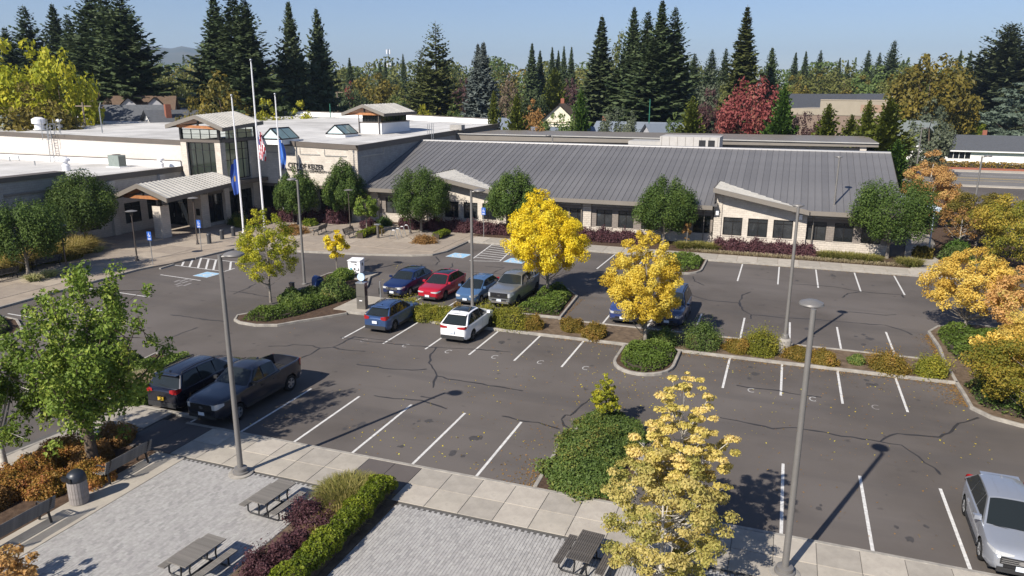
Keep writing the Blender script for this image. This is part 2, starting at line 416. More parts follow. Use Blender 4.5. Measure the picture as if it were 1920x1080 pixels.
# wheelchair symbols on blue squares
def isa(cx, cy, rz, s=1.3):
    mm = MB()
    mm.add([(-s/2,-s/2,.005),(s/2,-s/2,.005),(s/2,s/2,.005),(-s/2,s/2,.005)], [(0,1,2,3)], 1)
    k = s*.46; mm.add([(-k,-k,.008),(k,-k,.008),(k,k,.008),(-k,k,.008)], [(0,1,2,3)], 0)
    u = s/10
    mm.strip([(u*2.4*math.cos(a)-.3*u, u*2.4*math.sin(a)-1.2*u) for a in np.linspace(R(110), R(385), 14)], u*.8, .011, 1)
    mm.strip([(-.9*u,2.2*u),(-.6*u,-.4*u),(1.4*u,-.5*u),(2.4*u,-3*u),(3.2*u,-2.8*u)], u*.85, .0115, 1)
    mm.strip([(-.8*u,1.2*u),(1.2*u,1.1*u)], u*.6, .0118, 1)
    mm.add([(-.95*u+.75*u*math.cos(a), 3.3*u+.75*u*math.sin(a), .012) for a in np.linspace(0, 2*math.pi, 10)[:-1]], [tuple(range(9))], 1)
    o = mm.build('accessible_symbol', [PAINT_B, PAINT_W], lot); o.location = (cx, cy, 0); o.rotation_euler.z = rz
isa(*(-26.65, 59.13), R(-4), 1.75); isa(*(-21.13, 58.91), R(-4), 1.75); isa(*(-42.31, 45.43), R(86), 1.5)
# crack sealant
CR = [
 [(-23.80, 35.79), (-21.93, 35.66), (-20.25, 35.79), (-18.32, 36.02), (-16.78, 36.30), (-15.30, 36.67), (-13.54, 36.85)],
 [(-17.79, 36.12), (-17.50, 34.90), (-16.99, 33.74), (-16.23, 32.76), (-15.81, 32.27), (-15.58, 31.42), (-15.29, 30.64)],
 [(-15.75, 32.14), (-15.11, 31.98), (-14.21, 31.94), (-13.25, 31.92), (-12.45, 31.85), (-11.04, 31.80)],
 [(-20.58, 32.14), (-18.89, 32.17), (-17.44, 32.39), (-16.73, 32.82)],
 [(-10.91, 28.76), (-10.59, 28.70), (-9.79, 28.58), (-9.20, 28.68), (-8.65, 28.48), (-8.13, 28.34)],
 [(-7.61, 32.94), (-7.73, 32.07), (-7.96, 30.79), (-8.07, 29.82), (-8.37, 29.83), (-8.34, 29.30), (-8.08, 28.75), (-7.64, 28.47), (-7.30, 28.10)],
 [(-1.88, 31.95), (-0.62, 31.83), (0.43, 31.65), (1.36, 32.06), (2.22, 32.04), (3.27, 31.88), (4.70, 31.89), (5.49, 31.82), (5.96, 30.96), (6.40, 30.09), (6.56, 29.62)],
 [(4.70, 31.89), (5.07, 32.56), (5.46, 32.98), (6.25, 33.11), (7.08, 33.25), (7.72, 34.09), (8.18, 35.01), (9.10, 36.06)],
 [(-1.36, 36.16), (-0.36, 36.17), (0.63, 36.18), (1.61, 35.98), (2.56, 36.06)],
 [(-36.67, 35.83), (-34.06, 35.81), (-32.40, 35.83)], [(-33.12, 31.75), (-33.14, 33.02), (-33.08, 34.27)],
 [(-37.43, 42.02), (-35.80, 42.00), (-33.72, 41.70), (-31.96, 41.77)], [(-36.32, 41.33), (-36.52, 43.18), (-36.80, 44.43)],
 [(-26.74, 32.95), (-25.86, 33.23), (-25.63, 33.66), (-24.47, 33.90), (-23.83, 33.65), (-23.23, 34.07), (-23.12, 36.15)], [(-23.83, 33.65), (-23.76, 32.63), (-24.06, 31.26)],
 [(-23.23, 34.07), (-22.23, 33.87), (-21.16, 34.08)], [(-23.12, 36.15), (-21.83, 36.11), (-20.62, 36.15)],
 [(-6.32, 53.84), (-5.00, 52.29), (-4.22, 51.84), (-2.25, 51.86), (-2.08, 50.93)],
 [(-1.60, 55.30), (-2.13, 54.15), (-2.18, 51.88), (-1.86, 50.05), (-1.24, 49.23), (-1.25, 48.21)],
 [(-1.24, 49.23), (0.74, 49.21), (2.67, 49.57), (4.87, 49.67), (6.72, 49.77), (7.54, 49.15), (8.01, 48.21)],
 [(1.02, 58.82), (4.04, 59.10), (5.98, 58.19), (7.57, 58.15), (8.62, 58.23), (8.70, 57.49)], [(4.60, 55.94), (5.03, 57.34), (5.98, 58.19)],
 [(11.55, 57.52), (10.85, 56.25), (10.52, 54.74), (10.02, 54.42)], [(4.29, 52.11), (5.69, 52.25), (6.96, 52.21), (7.64, 52.59)],
 [(-6.21, 58.62), (-5.83, 57.10), (-5.03, 56.00)], [(-28.36, 58.00), (-27.21, 56.36), (-26.93, 54.94)], [(-28.11, 54.71), (-27.26, 52.94), (-26.12, 51.99), (-25.12, 52.57), (-25.35, 54.91), (-25.85, 56.00)],
 [(-31.72, 49.85), (-32.70, 51.68), (-33.28, 54.95)], [(-22.85, 56.07), (-21.19, 56.08), (-21.38, 53.80)], [(-24.10, 53.74), (-22.32, 53.63), (-19.74, 54.04)],
 [(-15.40, 29.47), (-14.64, 29.48)], [(-17.52, 28.74), (-16.41, 28.81), (-15.15, 29.09), (-13.58, 28.56)],
]
cm = MB(); rg = random.Random(4)
for pl in CR:
    pts = []
    for a, b in zip(pl[:-1], pl[1:]):
        dist = math.hypot(b[0]-a[0], b[1]-a[1]); k = max(2, int(dist/.35))
        for i in range(k):
            p = lerp(a, b, i/k); pts.append((p[0]+rg.uniform(-.05,.05), p[1]+rg.uniform(-.06,.06)))
    pts.append(pl[-1])
    cm.strip(pts, [rg.uniform(.055,.13) for _ in pts], .0055 + .0002*rg.random())
cm.build('crack_sealant', SEAL, lot, kind='stuff')

# oil drips in the stalls: irregular dark blotches
om = MB(); ro = random.Random(12)
for (xs_, ya, yb) in ((FRONT_X, 24.2, 27.6), (MID_X, 36.4, 39.4), ([-23.3,-20.6,-18,-9.9,-7.2,-4.3,-1.6,1.1,3.8,6.6], 44.4, 47.4), ([-2.7,.2,3.1,6,8.8], 60, 63.8)):
    for a, b in zip(xs_[:-1], xs_[1:]):
        if b-a > 4: continue
        for k in range(ro.randint(2, 6)):
            cx, cy = (a+b)/2+ro.gauss(0,.28), ro.uniform(ya, yb); r_ = ro.uniform(.05,.26)*(1 if ro.random() < .3 else .6); n_ = 11
            ph = [ro.uniform(.6,1.25) for _ in range(n_)]
            om.add([(cx+r_*ph[i]*math.cos(6.2832*i/n_)*.9, cy+r_*ph[i]*math.sin(6.2832*i/n_)*1.25, .0032+.0001*k) for i in range(n_)], [tuple(range(n_))])
om.build('oil_spots', mat('oil_stained_asphalt', (.062,.056,.053), .7, var=.25, scale=7), lot, kind='stuff')
# kerbs --------------------------------------------------------------
def kerb(pts, w=.16, z=.15, name='kerb'):
    P = [Vector((p[0], p[1], 0)) for p in pts]; mm = MB(); vs = []
    for i, p in enumerate(P):
        d = (P[min(i+1,len(P)-1)]-P[max(i-1,0)]).normalized(); nn = Vector((-d.y, d.x, 0))*w/2
        for off, zz in ((nn*1.06, -.03), (nn, z-.015), (nn*.8, z), (-nn*.8, z), (-nn, z-.015), (-nn*1.06, -.03)):
            q = p+off; vs.append((q.x, q.y, zz))
    fs = [(i*6+j, i*6+j+1, (i+1)*6+j+1, (i+1)*6+j) for i in range(len(P)-1) for j in range(5)] + [(0,1,2,3,4,5), tuple(6*(len(P)-1)+j for j in (5,4,3,2,1,0))]
    mm.add(vs, fs)
    return mm.build(name, KERB, kind='structure')
def arc(cx, cy, r, a0, a1, n=10, ry=None):
    return [(cx+r*math.cos(R(a0+(a1-a0)*i/n)), cy+(ry or r)*math.sin(R(a0+(a1-a0)*i/n))) for i in range(n+1)]
def bed(poly, z=.11, mt=MULCH, name='planting_bed'):
    return MB().prism(poly, -.04, z).build(name, mt, kind='structure')
kerb([(x, 23.05) for x in np.linspace(-23.4, 13, 12)])
# median
nose = [(-26.01, 39.86), (-26.83, 38.67), (-27.87, 37.30), (-28.64, 36.18), (-29.87, 35.72), (-31.16, 35.82), (-31.82, 36.17), (-32.29, 36.98)]
island = nose + [(-30.6,39.6), (-30.9,42.2), (-31.6,44.2), (-32.5,46.2), (-33.3,47.5), (-33.3,48.9), (-32.6,50.2), (-30.6,50.3), (-29.9,49.4), (-28.5,46.6), (-27.7,43.45), (-27.0,41.6)]
bed(island); kerb(nose + [(-30.6,39.6), (-30.9,42.2), (-31.6,44.2), (-32.5,46.2), (-33.3,47.5), (-33.3,48.9), (-32.6,50.2), (-30.6,50.3), (-29.9,49.4), (-28.5,46.6), (-27.7,43.9)])
kerb([(x, 40.2) for x in np.linspace(-26.2, 9.0, 12)]); kerb([(x, 43.45) for x in np.linspace(-25.2, -16.2, 5)]); kerb([(x, 43.45) for x in np.linspace(-12.7, 9.0, 6)])
bed([(-25.2,40.28),(8.9,40.28),(8.9,43.37),(-25.2,43.37)], .10, SOIL)
MB().box(-27.3, -24.9, 40.3, 43.9, -.03, .155).build('kiosk_pad', CONCRETE, kind='structure')
MB().box(-31.9, -29.6, 47.9, 50.2, -.03, .158).build('concrete_pad', CONCRETE, kind='structure')
isl = [(-7.75,40.05)] + [(-7.75,38.3)] + arc(-6.2, 37.6, 1.55, 180, 360, 12, 1.75) + [(-4.65,40.05)]
bed(isl, .12); kerb(isl)
iB = [(-16.1,43.6),(-15.9,49.6),(-15.2,50.9),(-14.2,50.9),(-13.1,49.3),(-12.75,43.9)]
bed(iB, .12); kerb([(-16.1,43.6),(-15.9,49.6),(-15.2,50.9),(-14.2,50.9),(-13.1,49.3),(-12.75,43.9),(-15.95,43.75)])
iN = [(-9.2,66)] + arc(-7.5, 60.9, 1.75, 180, 360, 10, 2.0) + [(-5.75,66)]
bed(iN, .12); kerb([(-9.25,64.8)] + arc(-7.5, 60.9, 1.75, 180, 360, 10, 2.0) + [(-5.75,64.8)])
kerb([(x, 64.85) for x in np.linspace(-5.75, 12.6, 8)]); kerb([(x, 64.85) for x in np.linspace(-28.3, -9.25, 8)])
bF = [(-7.55,23.2),(-7.65,27.0),(-7.3,29.2),(-6.6,29.9),(-5.5,29.9),(-4.7,29.0),(-4.3,27.0),(-4.25,23.2)]
bed(bF, .12); kerb(bF)
kerb([(9.0,48.9),(9.1,46.0),(8.95,43.4),(8.95,40.4),(9.0,38.6),(9.0,37.0),(9.6,36.1),(10.6,35.6),(13,35.2),(15.5,35.4),(17,36.5)])
rbed = [(9.05,48.8),(9.1,46.0),(9.0,40.3),(9.05,37.0),(9.6,36.2),(10.6,35.7),(13,35.3),(15.4,35.5),(17,36.6),(16.6,44),(15.2,50.5),(12,51.5),(9.6,50.2)]
bed(rbed, .11, SOIL)
kerb([(9.0,48.9),(9.7,50.3),(12,51.6),(15.2,50.6),(16.7,44),(17,36.5)])
bed([(12.6,64.9),(16.2,64.5),(19.5,68),(22.0,80),(24,110),(24,133.9),(14.2,133.9),(14.6,90),(14.2,80),(12.9,74),(13.4,70.5),(12.7,67.4)], .10)
kerb([(12.6,64.8),(16.2,64.4),(19.6,67.9),(22.1,80),(24.1,110),(24.1,133.9)])

# front pavement: slabs laid in two rows
pav = MB().box(-24.6, 14, 20.52, 22.95, -.05, .135).build('pavement', JOINT, kind='structure')
def slab_mesh(w, d, t=.022, g=.012):
    b = .008; mm = MB(); a, c = w/2-g/2, d/2-g/2
    v = [(-a,-c,0),(a,-c,0),(a,c,0),(-a,c,0),(-a+b,-c+b,t),(a-b,-c+b,t),(a-b,c-b,t),(-a+b,c-b,t)]
    return mm.add(v, [(4,5,6,7),(0,1,5,4),(1,2,6,5),(2,3,7,6),(3,0,4,7)]).mesh('slab')
vary(CONCRETE, .07); vary(CONCRETE_TAN, .06)
sl_a, sl_b = slab_mesh(1.27, 1.2), slab_mesh(1.27, 1.2)
sl_a.materials.append(CONCRETE)
sl_d = slab_mesh(1.14, 2.42); sl_d.materials.append(ASPHALT2)
CONC_V = [CONCRETE, mat('concrete_light', (.43,.39,.33), .9, col2=(.34,.305,.26), scale=1.4, bump=.25, bscale=50, spec=.2, stain=(1.8,.6,.75,(.2,.185,.16),.5)), mat('concrete_dull', (.35,.318,.272), .9, col2=(.275,.25,.215), scale=1.7, bump=.25, bscale=50, spec=.2)]
rg = random.Random(8)
def slab(me, x, y, z, par, ms=None):
    o = bpy.data.objects.new('slab', me); COL.objects.link(o); o.parent = par; o.location = (x, y, z + rg.uniform(-.002, .002))
    if ms: o.material_slots[0].link = 'OBJECT'; o.material_slots[0].material = rg.choice(ms)
    return o
for i in range(20):
    x = -12.0 + 1.27*(i+.5)
    for y in (21.13, 22.34): slab(sl_a, x, y, .132, pav, CONC_V)
for i in range(6):
    x = -14.28 - 1.27*(i+.5)
    for y in (21.13, 22.34): slab(sl_a, x, y, .132, pav, CONC_V)
for x in (-13.71, -12.57): slab(sl_d, x, 21.73, .132, pav)
for x in (-22.5, -23.64): slab(sl_d, x, 21.73, .132, pav)
# pavement that runs on to the lower left, and the drive behind it
pv2 = MB().prism([(-27.4,23.6),(-24.65,23.6),(-24.65,20.5),(-25.2,8),(-28.6,8),(-28.0,20)], -.05, .135).build('pavement', JOINT, kind='structure')
for i in range(9):
    o = slab(slab_mesh(2.5, 1.6) if i == 0 else sl_e, -26.05 - .12*i, 22.75 - 1.62*i, .132, pv2, CONC_V) if i else None
    if i == 0:
        sl_e = slab_mesh(2.6, 1.6); sl_e.materials.append(CONCRETE); slab(sl_e, -26.0, 22.75, .132, pv2, CONC_V)
kerb([(-27.5,23.75),(-27.6,20),(-28.7,12),(-28.9,8)]); kerb([(-26.9,23.75),(-23.4,23.75)]); kerb([(-26.7,23.9),(-26.9,29.0)])
lb = [(-27.05, 23.33), (-26.46, 23.43), (-26.75,24.2), (-26.9,29.2), (-28.95, 29.42), (-31.24, 29.45), (-31.4,29.4), (-30.6,25.6)]
bed([(-27.3,23.9),(-26.85,23.9),(-26.95,29.0),(-28.6,29.6),(-31.5,29.4),(-31.0,25.8),(-29.4,23.9)], .11)
kerb([(-26.95,29.0),(-28.6,29.7),(-31.6,29.5),(-31.1,25.8),(-29.5,23.85),(-27.4,23.8)])
l2 = [(-50,26),(-42.2,27.4),(-41.6,28.3),(-42.4,30.0),(-44.6,31.3),(-50,32)]
bed(l2, .12); kerb([(-50,26),(-42.2,27.4),(-41.6,28.3),(-42.4,30.0),(-44.6,31.3),(-50,32)])
# plaza: pavers, band and beds
def pavers(x0, x1, y0, y1, name, seed, near_y):
    base = MB().box(x0, x1, y0, y1, -.05, .118).build(name, JOINT, kind='structure')
    L_, Wd, g = .21, .105, .011
    rng = np.random.default_rng(seed)
    one = []
    for i in range(4):
        me = MB().box(-Wd/2+g/2, Wd/2-g/2, -L_/2+g/2, L_/2-g/2, 0, .05, bottom=False).mesh('paver'); me.materials.append(PAVER[i]); one.append(me)
    cells = []; nx = int((x1-x0)/Wd)
    for i in range(nx):
        y = y0 + (L_/2 if i % 2 else L_)
        while y < y1 - L_/2 + .001:
            cells.append((x0+Wd*(i+.5), y)); y += L_
    cells.sort(key=lambda c: (c[0]-near_y[0])**2 + (c[1]-near_y[1])**2)
    pick = rng.choice(4, len(cells), p=[.42,.28,.22,.08]); dz = rng.uniform(.030, .036, len(cells))
    for k, (x, y) in enumerate(cells[:150]):
        o = bpy.data.objects.new('paver', one[pick[k]]); COL.objects.link(o); o.parent = base; o.location = (x, y, .05+dz[k])
    V = []; F = []; MI = []
    bx = np.array([(-Wd/2+g/2,-L_/2+g/2),(Wd/2-g/2,-L_/2+g/2),(Wd/2-g/2,L_/2-g/2),(-Wd/2+g/2,L_/2-g/2)])
    rest = np.array(cells[150:]); nn = len(rest)
    for zz in (.0, .05):
        V.append(np.concatenate([rest[:,None,:]+bx[None], np.broadcast_to((.05+dz[150:]+zz)[:,None,None], (nn,4,1))], 2))
    V = np.stack(V, 1).reshape(nn, 8, 3); base_i = np.arange(nn)[:,None]*8
    for f in ((4,5,6,7),(0,1,5,4),(1,2,6,5),(2,3,7,6),(3,0,4,7)):
        F.append(base_i + np.array(f)); MI.append(pick[150:])
    me = np_mesh('paver_field', V.reshape(-1,3), np.concatenate(F), mi=np.concatenate(MI))
    link('paver_field', me, PAVER, base, kind='stuff')
    return base
plaza = pavers(-21.05, -14.4, 9.5, 20.5, 'plaza_paving', 3, (-15, 14))
pavers(-11.7, 1.0, 12, 20.5, 'plaza_paving', 4, (-6, 16.5))
MB().box(-22.5, -21.08, 8, 20.5, -.05, .132).build('pavement', CONCRETE, kind='structure')
bed([(-14.38,9),(-11.72,9),(-11.72,21.8),(-12.2,22.1),(-13.6,21.5),(-14.38,20.6)], .14, SOIL)
bed([(-24.6,8),(-22.52,8),(-22.52,20.5),(-24.6,20.5)], .13)
bed([(-21.0,10.2),(-19.3,10.2),(-19.3,12.9),(-21.0,12.9)], .15, SOIL)
# entrance pavement in front of the building
ent = [(-62.2,26),(-48.6,26),(-48.4,33),(-48.5,38),(-48.6,44.5),(-47.7,47.0),(-47.2,50.2),(-47.0,54.0),(-45.5,55.0),(-40,55.4),(-34,56.4),(-30.4,57.4),(-28.9,58.3),(-28.4,60),(-28.4,64.9),(12.6,64.9),(12.6,67.3),(-28.4,67.5),(-28.4,72),(-62.2,72)]
entp = MB().prism(ent, -.05, .135).build('pavement', CONCRETE_TAN, kind='structure')
tan = [CONCRETE_TAN, mat('tan_concrete_light', (.375,.32,.255), .9, col2=(.30,.255,.205), scale=1.2, bump=.25, bscale=45, spec=.2), mat('tan_concrete_dull', (.30,.255,.205), .9, col2=(.24,.20,.165), scale=1.2, bump=.25, bscale=45, spec=.2)]
GREY = mat('grey_concrete_band', (.24,.22,.20), .9, var=.2, scale=1, bump=.2, bscale=45, spec=.2)
kerb([(-48.5,26),(-48.3,33),(-48.4,38),(-48.5,44.5),(-48.2,45.8)]); kerb([(-47.3,49.6),(-46.9,54.0),(-45.4,54.9),(-40,55.3),(-34,56.3),(-30.3,57.3),(-28.8,58.2),(-28.25,60),(-28.25,64.8)])
def inside(p, poly):
    c = False; n_ = len(poly)
    for i in range(n_):
        a, b = poly[i], poly[(i+1) % n_]
        if (a[1] > p[1]) != (b[1] > p[1]) and p[0] < (b[0]-a[0])*(p[1]-a[1])/(b[1]-a[1])+a[0]: c = not c
    return c
sl_t = slab_mesh(3.0, 3.0); sl_t.materials.append(CONCRETE_TAN)
for i in range(13):
    for j in range(16):
        x, y = -60.6+3*i, 27.5+3*j
        if all(inside((x+a, y+b), ent) for a in (-1.5,1.5) for b in (-1.5,1.5)) and y < 72 and not (x < -56.5 and y < 46):
            slab(sl_t, x, y, .132, entp, tan)
sl_s = slab_mesh(1.65, 2.3); sl_s.materials.append(CONCRETE)
for i in range(24):
    x = -27.5+1.67*i
    if x < 12: slab(sl_s, x, 66.1, .132, entp, CONC_V)
bed([(-28.3,67.55),(12.5,67.4),(12.5,72),(-28.3,72)], .13); bed([(-42.5,67.6),(-28.4,67.6),(-28.4,72),(-42.5,72)], .145)
bed([(-62.2,30),(-58.2,30),(-57.2,42),(-57.6,46.5),(-59.4,49.8),(-62.2,49.8)], .15)
bed([(-56.6,62.4),(-52.6,62.2),(-52.6,66.5),(-43.9,68.5),(-43.9,70.9),(-56.6,70.9)], .15)
MB().prism([(12.3,67.4),(13.3,70.5),(12.8,74),(14.1,80),(14.5,90),(12.4,90),(11.6,80),(10.6,73),(10.4,67.4)], -.05, .142).build('path', CONCRETE, kind='structure')
def wheel_stop(a, b):
    mm = MB(); a, b = Vector((*a, 0)), Vector((*b, 0)); d = (b-a).normalized(); nn = Vector((-d.y, d.x, 0))
    vs = []
    for p in (a, b):
        for o_, z in ((.11, .004), (.07, .12), (-.07, .12), (-.11, .004)): q = p+nn*o_; vs.append((q.x, q.y, z))
    return mm.add(vs, [(0,1,5,4),(1,2,6,5),(2,3,7,6),(0,3,2,1),(4,5,6,7)])
wheel_stop((-47.45, 50.92), (-47.45, 52.87)).build('wheel_stop', KERB, label='concrete wheel stop at the head of the hatched aisle stall by the kerb ramp', cat='wheel stop')
wheel_stop((-47.17, 45.55), (-47.29, 47.16)).build('wheel_stop', KERB, label='concrete wheel stop left of the painted hatching near the blue sign post', cat='wheel stop')

# ------------------------------------------------------------------ CITY HALL
BLOCK = block_mat('beige_split_block', (.55,.495,.425), (.38,.34,.295))
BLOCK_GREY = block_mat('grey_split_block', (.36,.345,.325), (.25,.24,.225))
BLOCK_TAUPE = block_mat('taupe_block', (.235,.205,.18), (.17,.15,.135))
BLOCK_SM = block_mat('smooth_block', (.58,.525,.455), (.43,.39,.34), bump=.15)
FASCIA = mat('brown_fascia', (.125,.105,.088), .55, .1, var=.15, scale=.6)
FASCIA_L = mat('taupe_fascia', (.20,.178,.152), .5, .1, var=.12, scale=.6)
SEAM = mat('grey_seam_roof', (.152,.147,.145), .45, .1, col2=(.128,.124,.123), scale=.35, spec=.5)
SEAM_D = mat('seam_rib', (.085,.085,.095), .5, .1)
ZINC = mat('pale_zinc_roof', (.43,.415,.385), .45, .15, col2=(.35,.34,.315), scale=.7)
MEMBRANE = mat('white_roof_membrane', (.60,.585,.56), .75, col2=(.47,.46,.44), scale=.22, spec=.3, stain=(.16,.5,.68,(.33,.32,.30),.75))
UPSTAND = mat('white_upstand', (.80,.80,.80), .6, var=.06, scale=1)
GLASS_SET = [GLASS, mat('dark_glass_blind', (.045,.048,.05), .05, col2=(.02,.022,.024), scale=.8, spec=.6), mat('dark_glass_dim', (.025,.028,.03), .04, spec=.7)]
CREAM = mat('cream_plaster', (.82,.79,.58), .8, var=.08, scale=1)
vary(SEAM, .09); vary(ZINC, .05)
hall = empty('city_hall', (-44, 72, 0), label='long beige block civic hall with grey metal roof, white flat roofs and entrance tower', cat='building')
HOFF = Vector((44, -72, 0))
def hp(mm, name, mats, parent=None, **kw):
    o = mm.build(name, mats, parent or hall, **kw)
    if parent is None: o.location = HOFF
    return o

def window(x0, x1, z0, z1, Y, nv=1, nh=(.78,), face='y', parent=None, glass=None, dp=.12):
    """frame with mullions; pane is its child. face y: wall looks to -Y, face x: wall looks to +X (x0,x1 run along Y)"""
    f = MB(); fw = .07
    def bx(a, b, c, d, t0, t1):
        if face == 'y': f.box(a, b, Y+t0, Y+t1, c, d)
        else: f.box(Y-t1, Y-t0, a, b, c, d)
    bx(x0, x0+fw, z0, z1, .02, dp); bx(x1-fw, x1, z0, z1, .02, dp); bx(x0+fw, x1-fw, z1-fw, z1, .02, dp); bx(x0+fw, x1-fw, z0, z0+fw, .02, dp)
    for i in range(nv):
        c = x0+(x1-x0)*(i+1)/(nv+1); bx(c-.03, c+.03, z0+fw, z1-fw, .03, dp)
    for t in nh:
        c = z0+(z1-z0)*t
        segs = [x0+fw] + [x0+(x1-x0)*(i+1)/(nv+1)+s for i in range(nv) for s in (-.03,.03)] + [x1-fw]
        for a, b in zip(segs[::2], segs[1::2]): bx(a, b, c-.025, c+.025, .035, dp)
    o = hp(f, 'window', FRAME)
    g = MB(); t = dp-.03
    if face == 'y': g.quad((x0+fw,Y+t,z0+fw),(x1-fw,Y+t,z0+fw),(x1-fw,Y+t,z1-fw),(x0+fw,Y+t,z1-fw))
    else: g.quad((Y-t,x0+fw,z0+fw),(Y-t,x1-fw,z0+fw),(Y-t,x1-fw,z1-fw),(Y-t,x0+fw,z1-fw))
    g.build('pane', glass or GLASS_SET[int(abs(x0*7.3+z0*3)) % 3], o)
    return o

def wall_y(x0, x1, Y, z0, z1, wins, mt, th=.3, name='wall', top=None):
    """wall looking to -Y with real openings; top(x) gives a sloping head"""
    mm = MB(); xs = x0
    tp = top or (lambda x: z1)
    def piece(a, b, lo, hi_a, hi_b):
        v = [(a,Y,lo),(b,Y,lo),(b,Y+th,lo),(a,Y+th,lo),(a,Y,hi_a),(b,Y,hi_b),(b,Y+th,hi_b),(a,Y+th,hi_a)]
        mm.add(v, [(4,5,6,7),(0,1,5,4),(1,2,6,5),(2,3,7,6),(3,0,4,7),(3,2,1,0)])
    for a, b, zs, zh in wins:
        if a > xs+.001: piece(xs, a, z0, tp(xs), tp(a))
        piece(a, b, z0, zs, zs); piece(a, b, zh, tp(a), tp(b)); xs = b
    if x1 > xs+.001: piece(xs, x1, z0, tp(xs), tp(x1))
    return hp(mm, name, mt)
def wall_x(y0, y1, X, z0, z1, wins, mt, th=.3, name='wall'):
    mm = MB(); ys = y0
    for a, b, zs, zh in wins:
        if a > ys+.001: mm.box(X-th, X, ys, a, z0, z1)
        mm.box(X-th, X, a, b, z0, zs); mm.box(X-th, X, a, b, zh, z1); ys = b
    if y1 > ys+.001: mm.box(X-th, X, ys, y1, z0, z1)
    return hp(mm, name, mt)

# --- long wing
WX0, WX1, WY = -43.5, 9.1, 72.3
ZS, ZH = 1.05, 2.76
sheds = [(-35.2, -25.9, 5.62), (-6.05, 2.3, 5.55)]       # left verge x, right end x, height at the verge
segs = [(WX0, -35.3), (-26.6, -6.1), (2.2, WX1)]
wins = {0: [(-41.36,-39.7),(-39.2,-37.6)], 1: [(-26.0,-24.4),(-23.7,-22.1),(-21.95,-20.45),(-20.2,-18.63),(-17.44,-15.82),(-15.22,-13.68),(-12.9,-11.3),(-10.4,-8.75),(-7.94,-6.31)], 2: [(2.3,3.92),(4.59,6.18),(6.85,8.45)]}
for i, (a, b) in enumerate(segs):
    ww = wins[i]
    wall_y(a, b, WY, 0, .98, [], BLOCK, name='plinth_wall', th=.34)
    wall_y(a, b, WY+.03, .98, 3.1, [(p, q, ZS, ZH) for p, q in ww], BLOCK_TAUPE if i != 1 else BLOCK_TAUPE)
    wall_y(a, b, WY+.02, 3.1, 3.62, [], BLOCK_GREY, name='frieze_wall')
    for p, q in ww: window(p, q, ZS, ZH, WY+.06)
    for p, q in ww: hp(MB().box(p-.04, q+.04, WY-.05, WY+.05, ZS-.075, ZS-.005), 'sill', BLOCK_SM)
for x in (-42.6,-38.0, -18.3): hp(MB().box(x-.55, x+.35, WY-.12, WY+.0, 0, 3.45), 'pier', BLOCK)
gw = [[(-34.06,-32.43),(-31.83,-30.23),(-29.69,-28.12)], [(-5.13,-3.39),(-2.88,-1.13),(-.64,1.07)]]
for (xl, xr, zt), ww in zip(sheds, gw):
    sl = (zt-3.72)/(xr-xl)
    top = lambda x, zt=zt, xl=xl, sl=sl: zt-.42-(x-xl)*sl
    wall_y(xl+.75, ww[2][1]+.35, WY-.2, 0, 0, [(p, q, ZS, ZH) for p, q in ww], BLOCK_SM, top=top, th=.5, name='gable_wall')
    wall_y(xl+.05, xl+.75, WY-.32, 0, 0, [], BLOCK, top=top, th=.62, name='gable_pier')
    wall_y(ww[2][1]+.35, ww[2][1]+1.15, WY-.32, 0, 0, [], BLOCK, top=top, th=.62, name='gable_pier')
    for p, q in ww:
        window(p, q, ZS, ZH, WY-.14); hp(MB().box(p-.04, q+.04, WY-.27, WY-.15, ZS-.075, ZS-.005), 'sill', BLOCK_SM)
    # side cheek under the verge
    hp(MB().add([(xl+.05,71.5,3.4),(xl+.05,77.3,3.4),(xl+.05,77.3,zt-.4),(xl+.05,71.5,zt-.4)], [(0,1,2,3)]), 'cheek_wall', BLOCK)
# right end wall (gable end under the main roof)
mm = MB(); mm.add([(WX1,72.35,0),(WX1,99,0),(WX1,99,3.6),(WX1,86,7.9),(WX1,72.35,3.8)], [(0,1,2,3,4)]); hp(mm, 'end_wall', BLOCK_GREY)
# main roof: one object per standing seam panel
RY0, RZ0, RY1, RZ1 = 71.15, 3.86, 86.0, 8.12
ed = Vector((0, RY1-RY0, RZ1-RZ0)); nrm = Vector((0, -ed.z, ed.y)).normalized()
pw = .603
def seam_mesh(y0):
  mm = MB(); t = nrm*.05
  a, b = Vector((0,y0,RZ0+(RZ1-RZ0)*(y0-RY0)/(RY1-RY0))), Vector((0,RY1,RZ1)); w = Vector((pw-.004,0,0))
  mm.add([a, a+w, b+w, b, a-t, a+w-t, b+w-t, b-t], [(0,1,2,3),(4,7,6,5),(0,4,5,1),(1,5,6,2),(2,6,7,3),(3,7,4,0)], 0)
  r0 = Vector((.018,0,0)); u = nrm*.04
  mm.add([a, a+r0, b+r0, b, a+u, a+r0+u, b+r0+u, b+u], [(4,5,6,7),(0,1,5,4),(1,2,6,5),(3,0,4,7)], 1)
  me = mm.mesh('roof_panel'); me.materials.append(SEAM); me.materials.append(SEAM_D); return me
seam_me = seam_mesh(RY0)
npan = 89
for i in range(npan):
    xp = -43.7+pw*i; me_ = seam_me
    for xl, xr, zt in sheds:                             # panels stop where a dormer roof meets the slope
        if xl-.02 < xp < xr-.3: me_ = seam_mesh(max(RY0, RY0+(zt-(xp+pw-xl)*(zt-3.9)/(xr-xl)-RZ0)/((RZ1-RZ0)/(RY1-RY0))-.25))
    o = bpy.data.objects.new('roof_panel', me_); COL.objects.link(o); o.parent = hall; o.location = HOFF + Vector((-43.7 + pw*i, 0, 0))
xr_end = -43.7+pw*npan
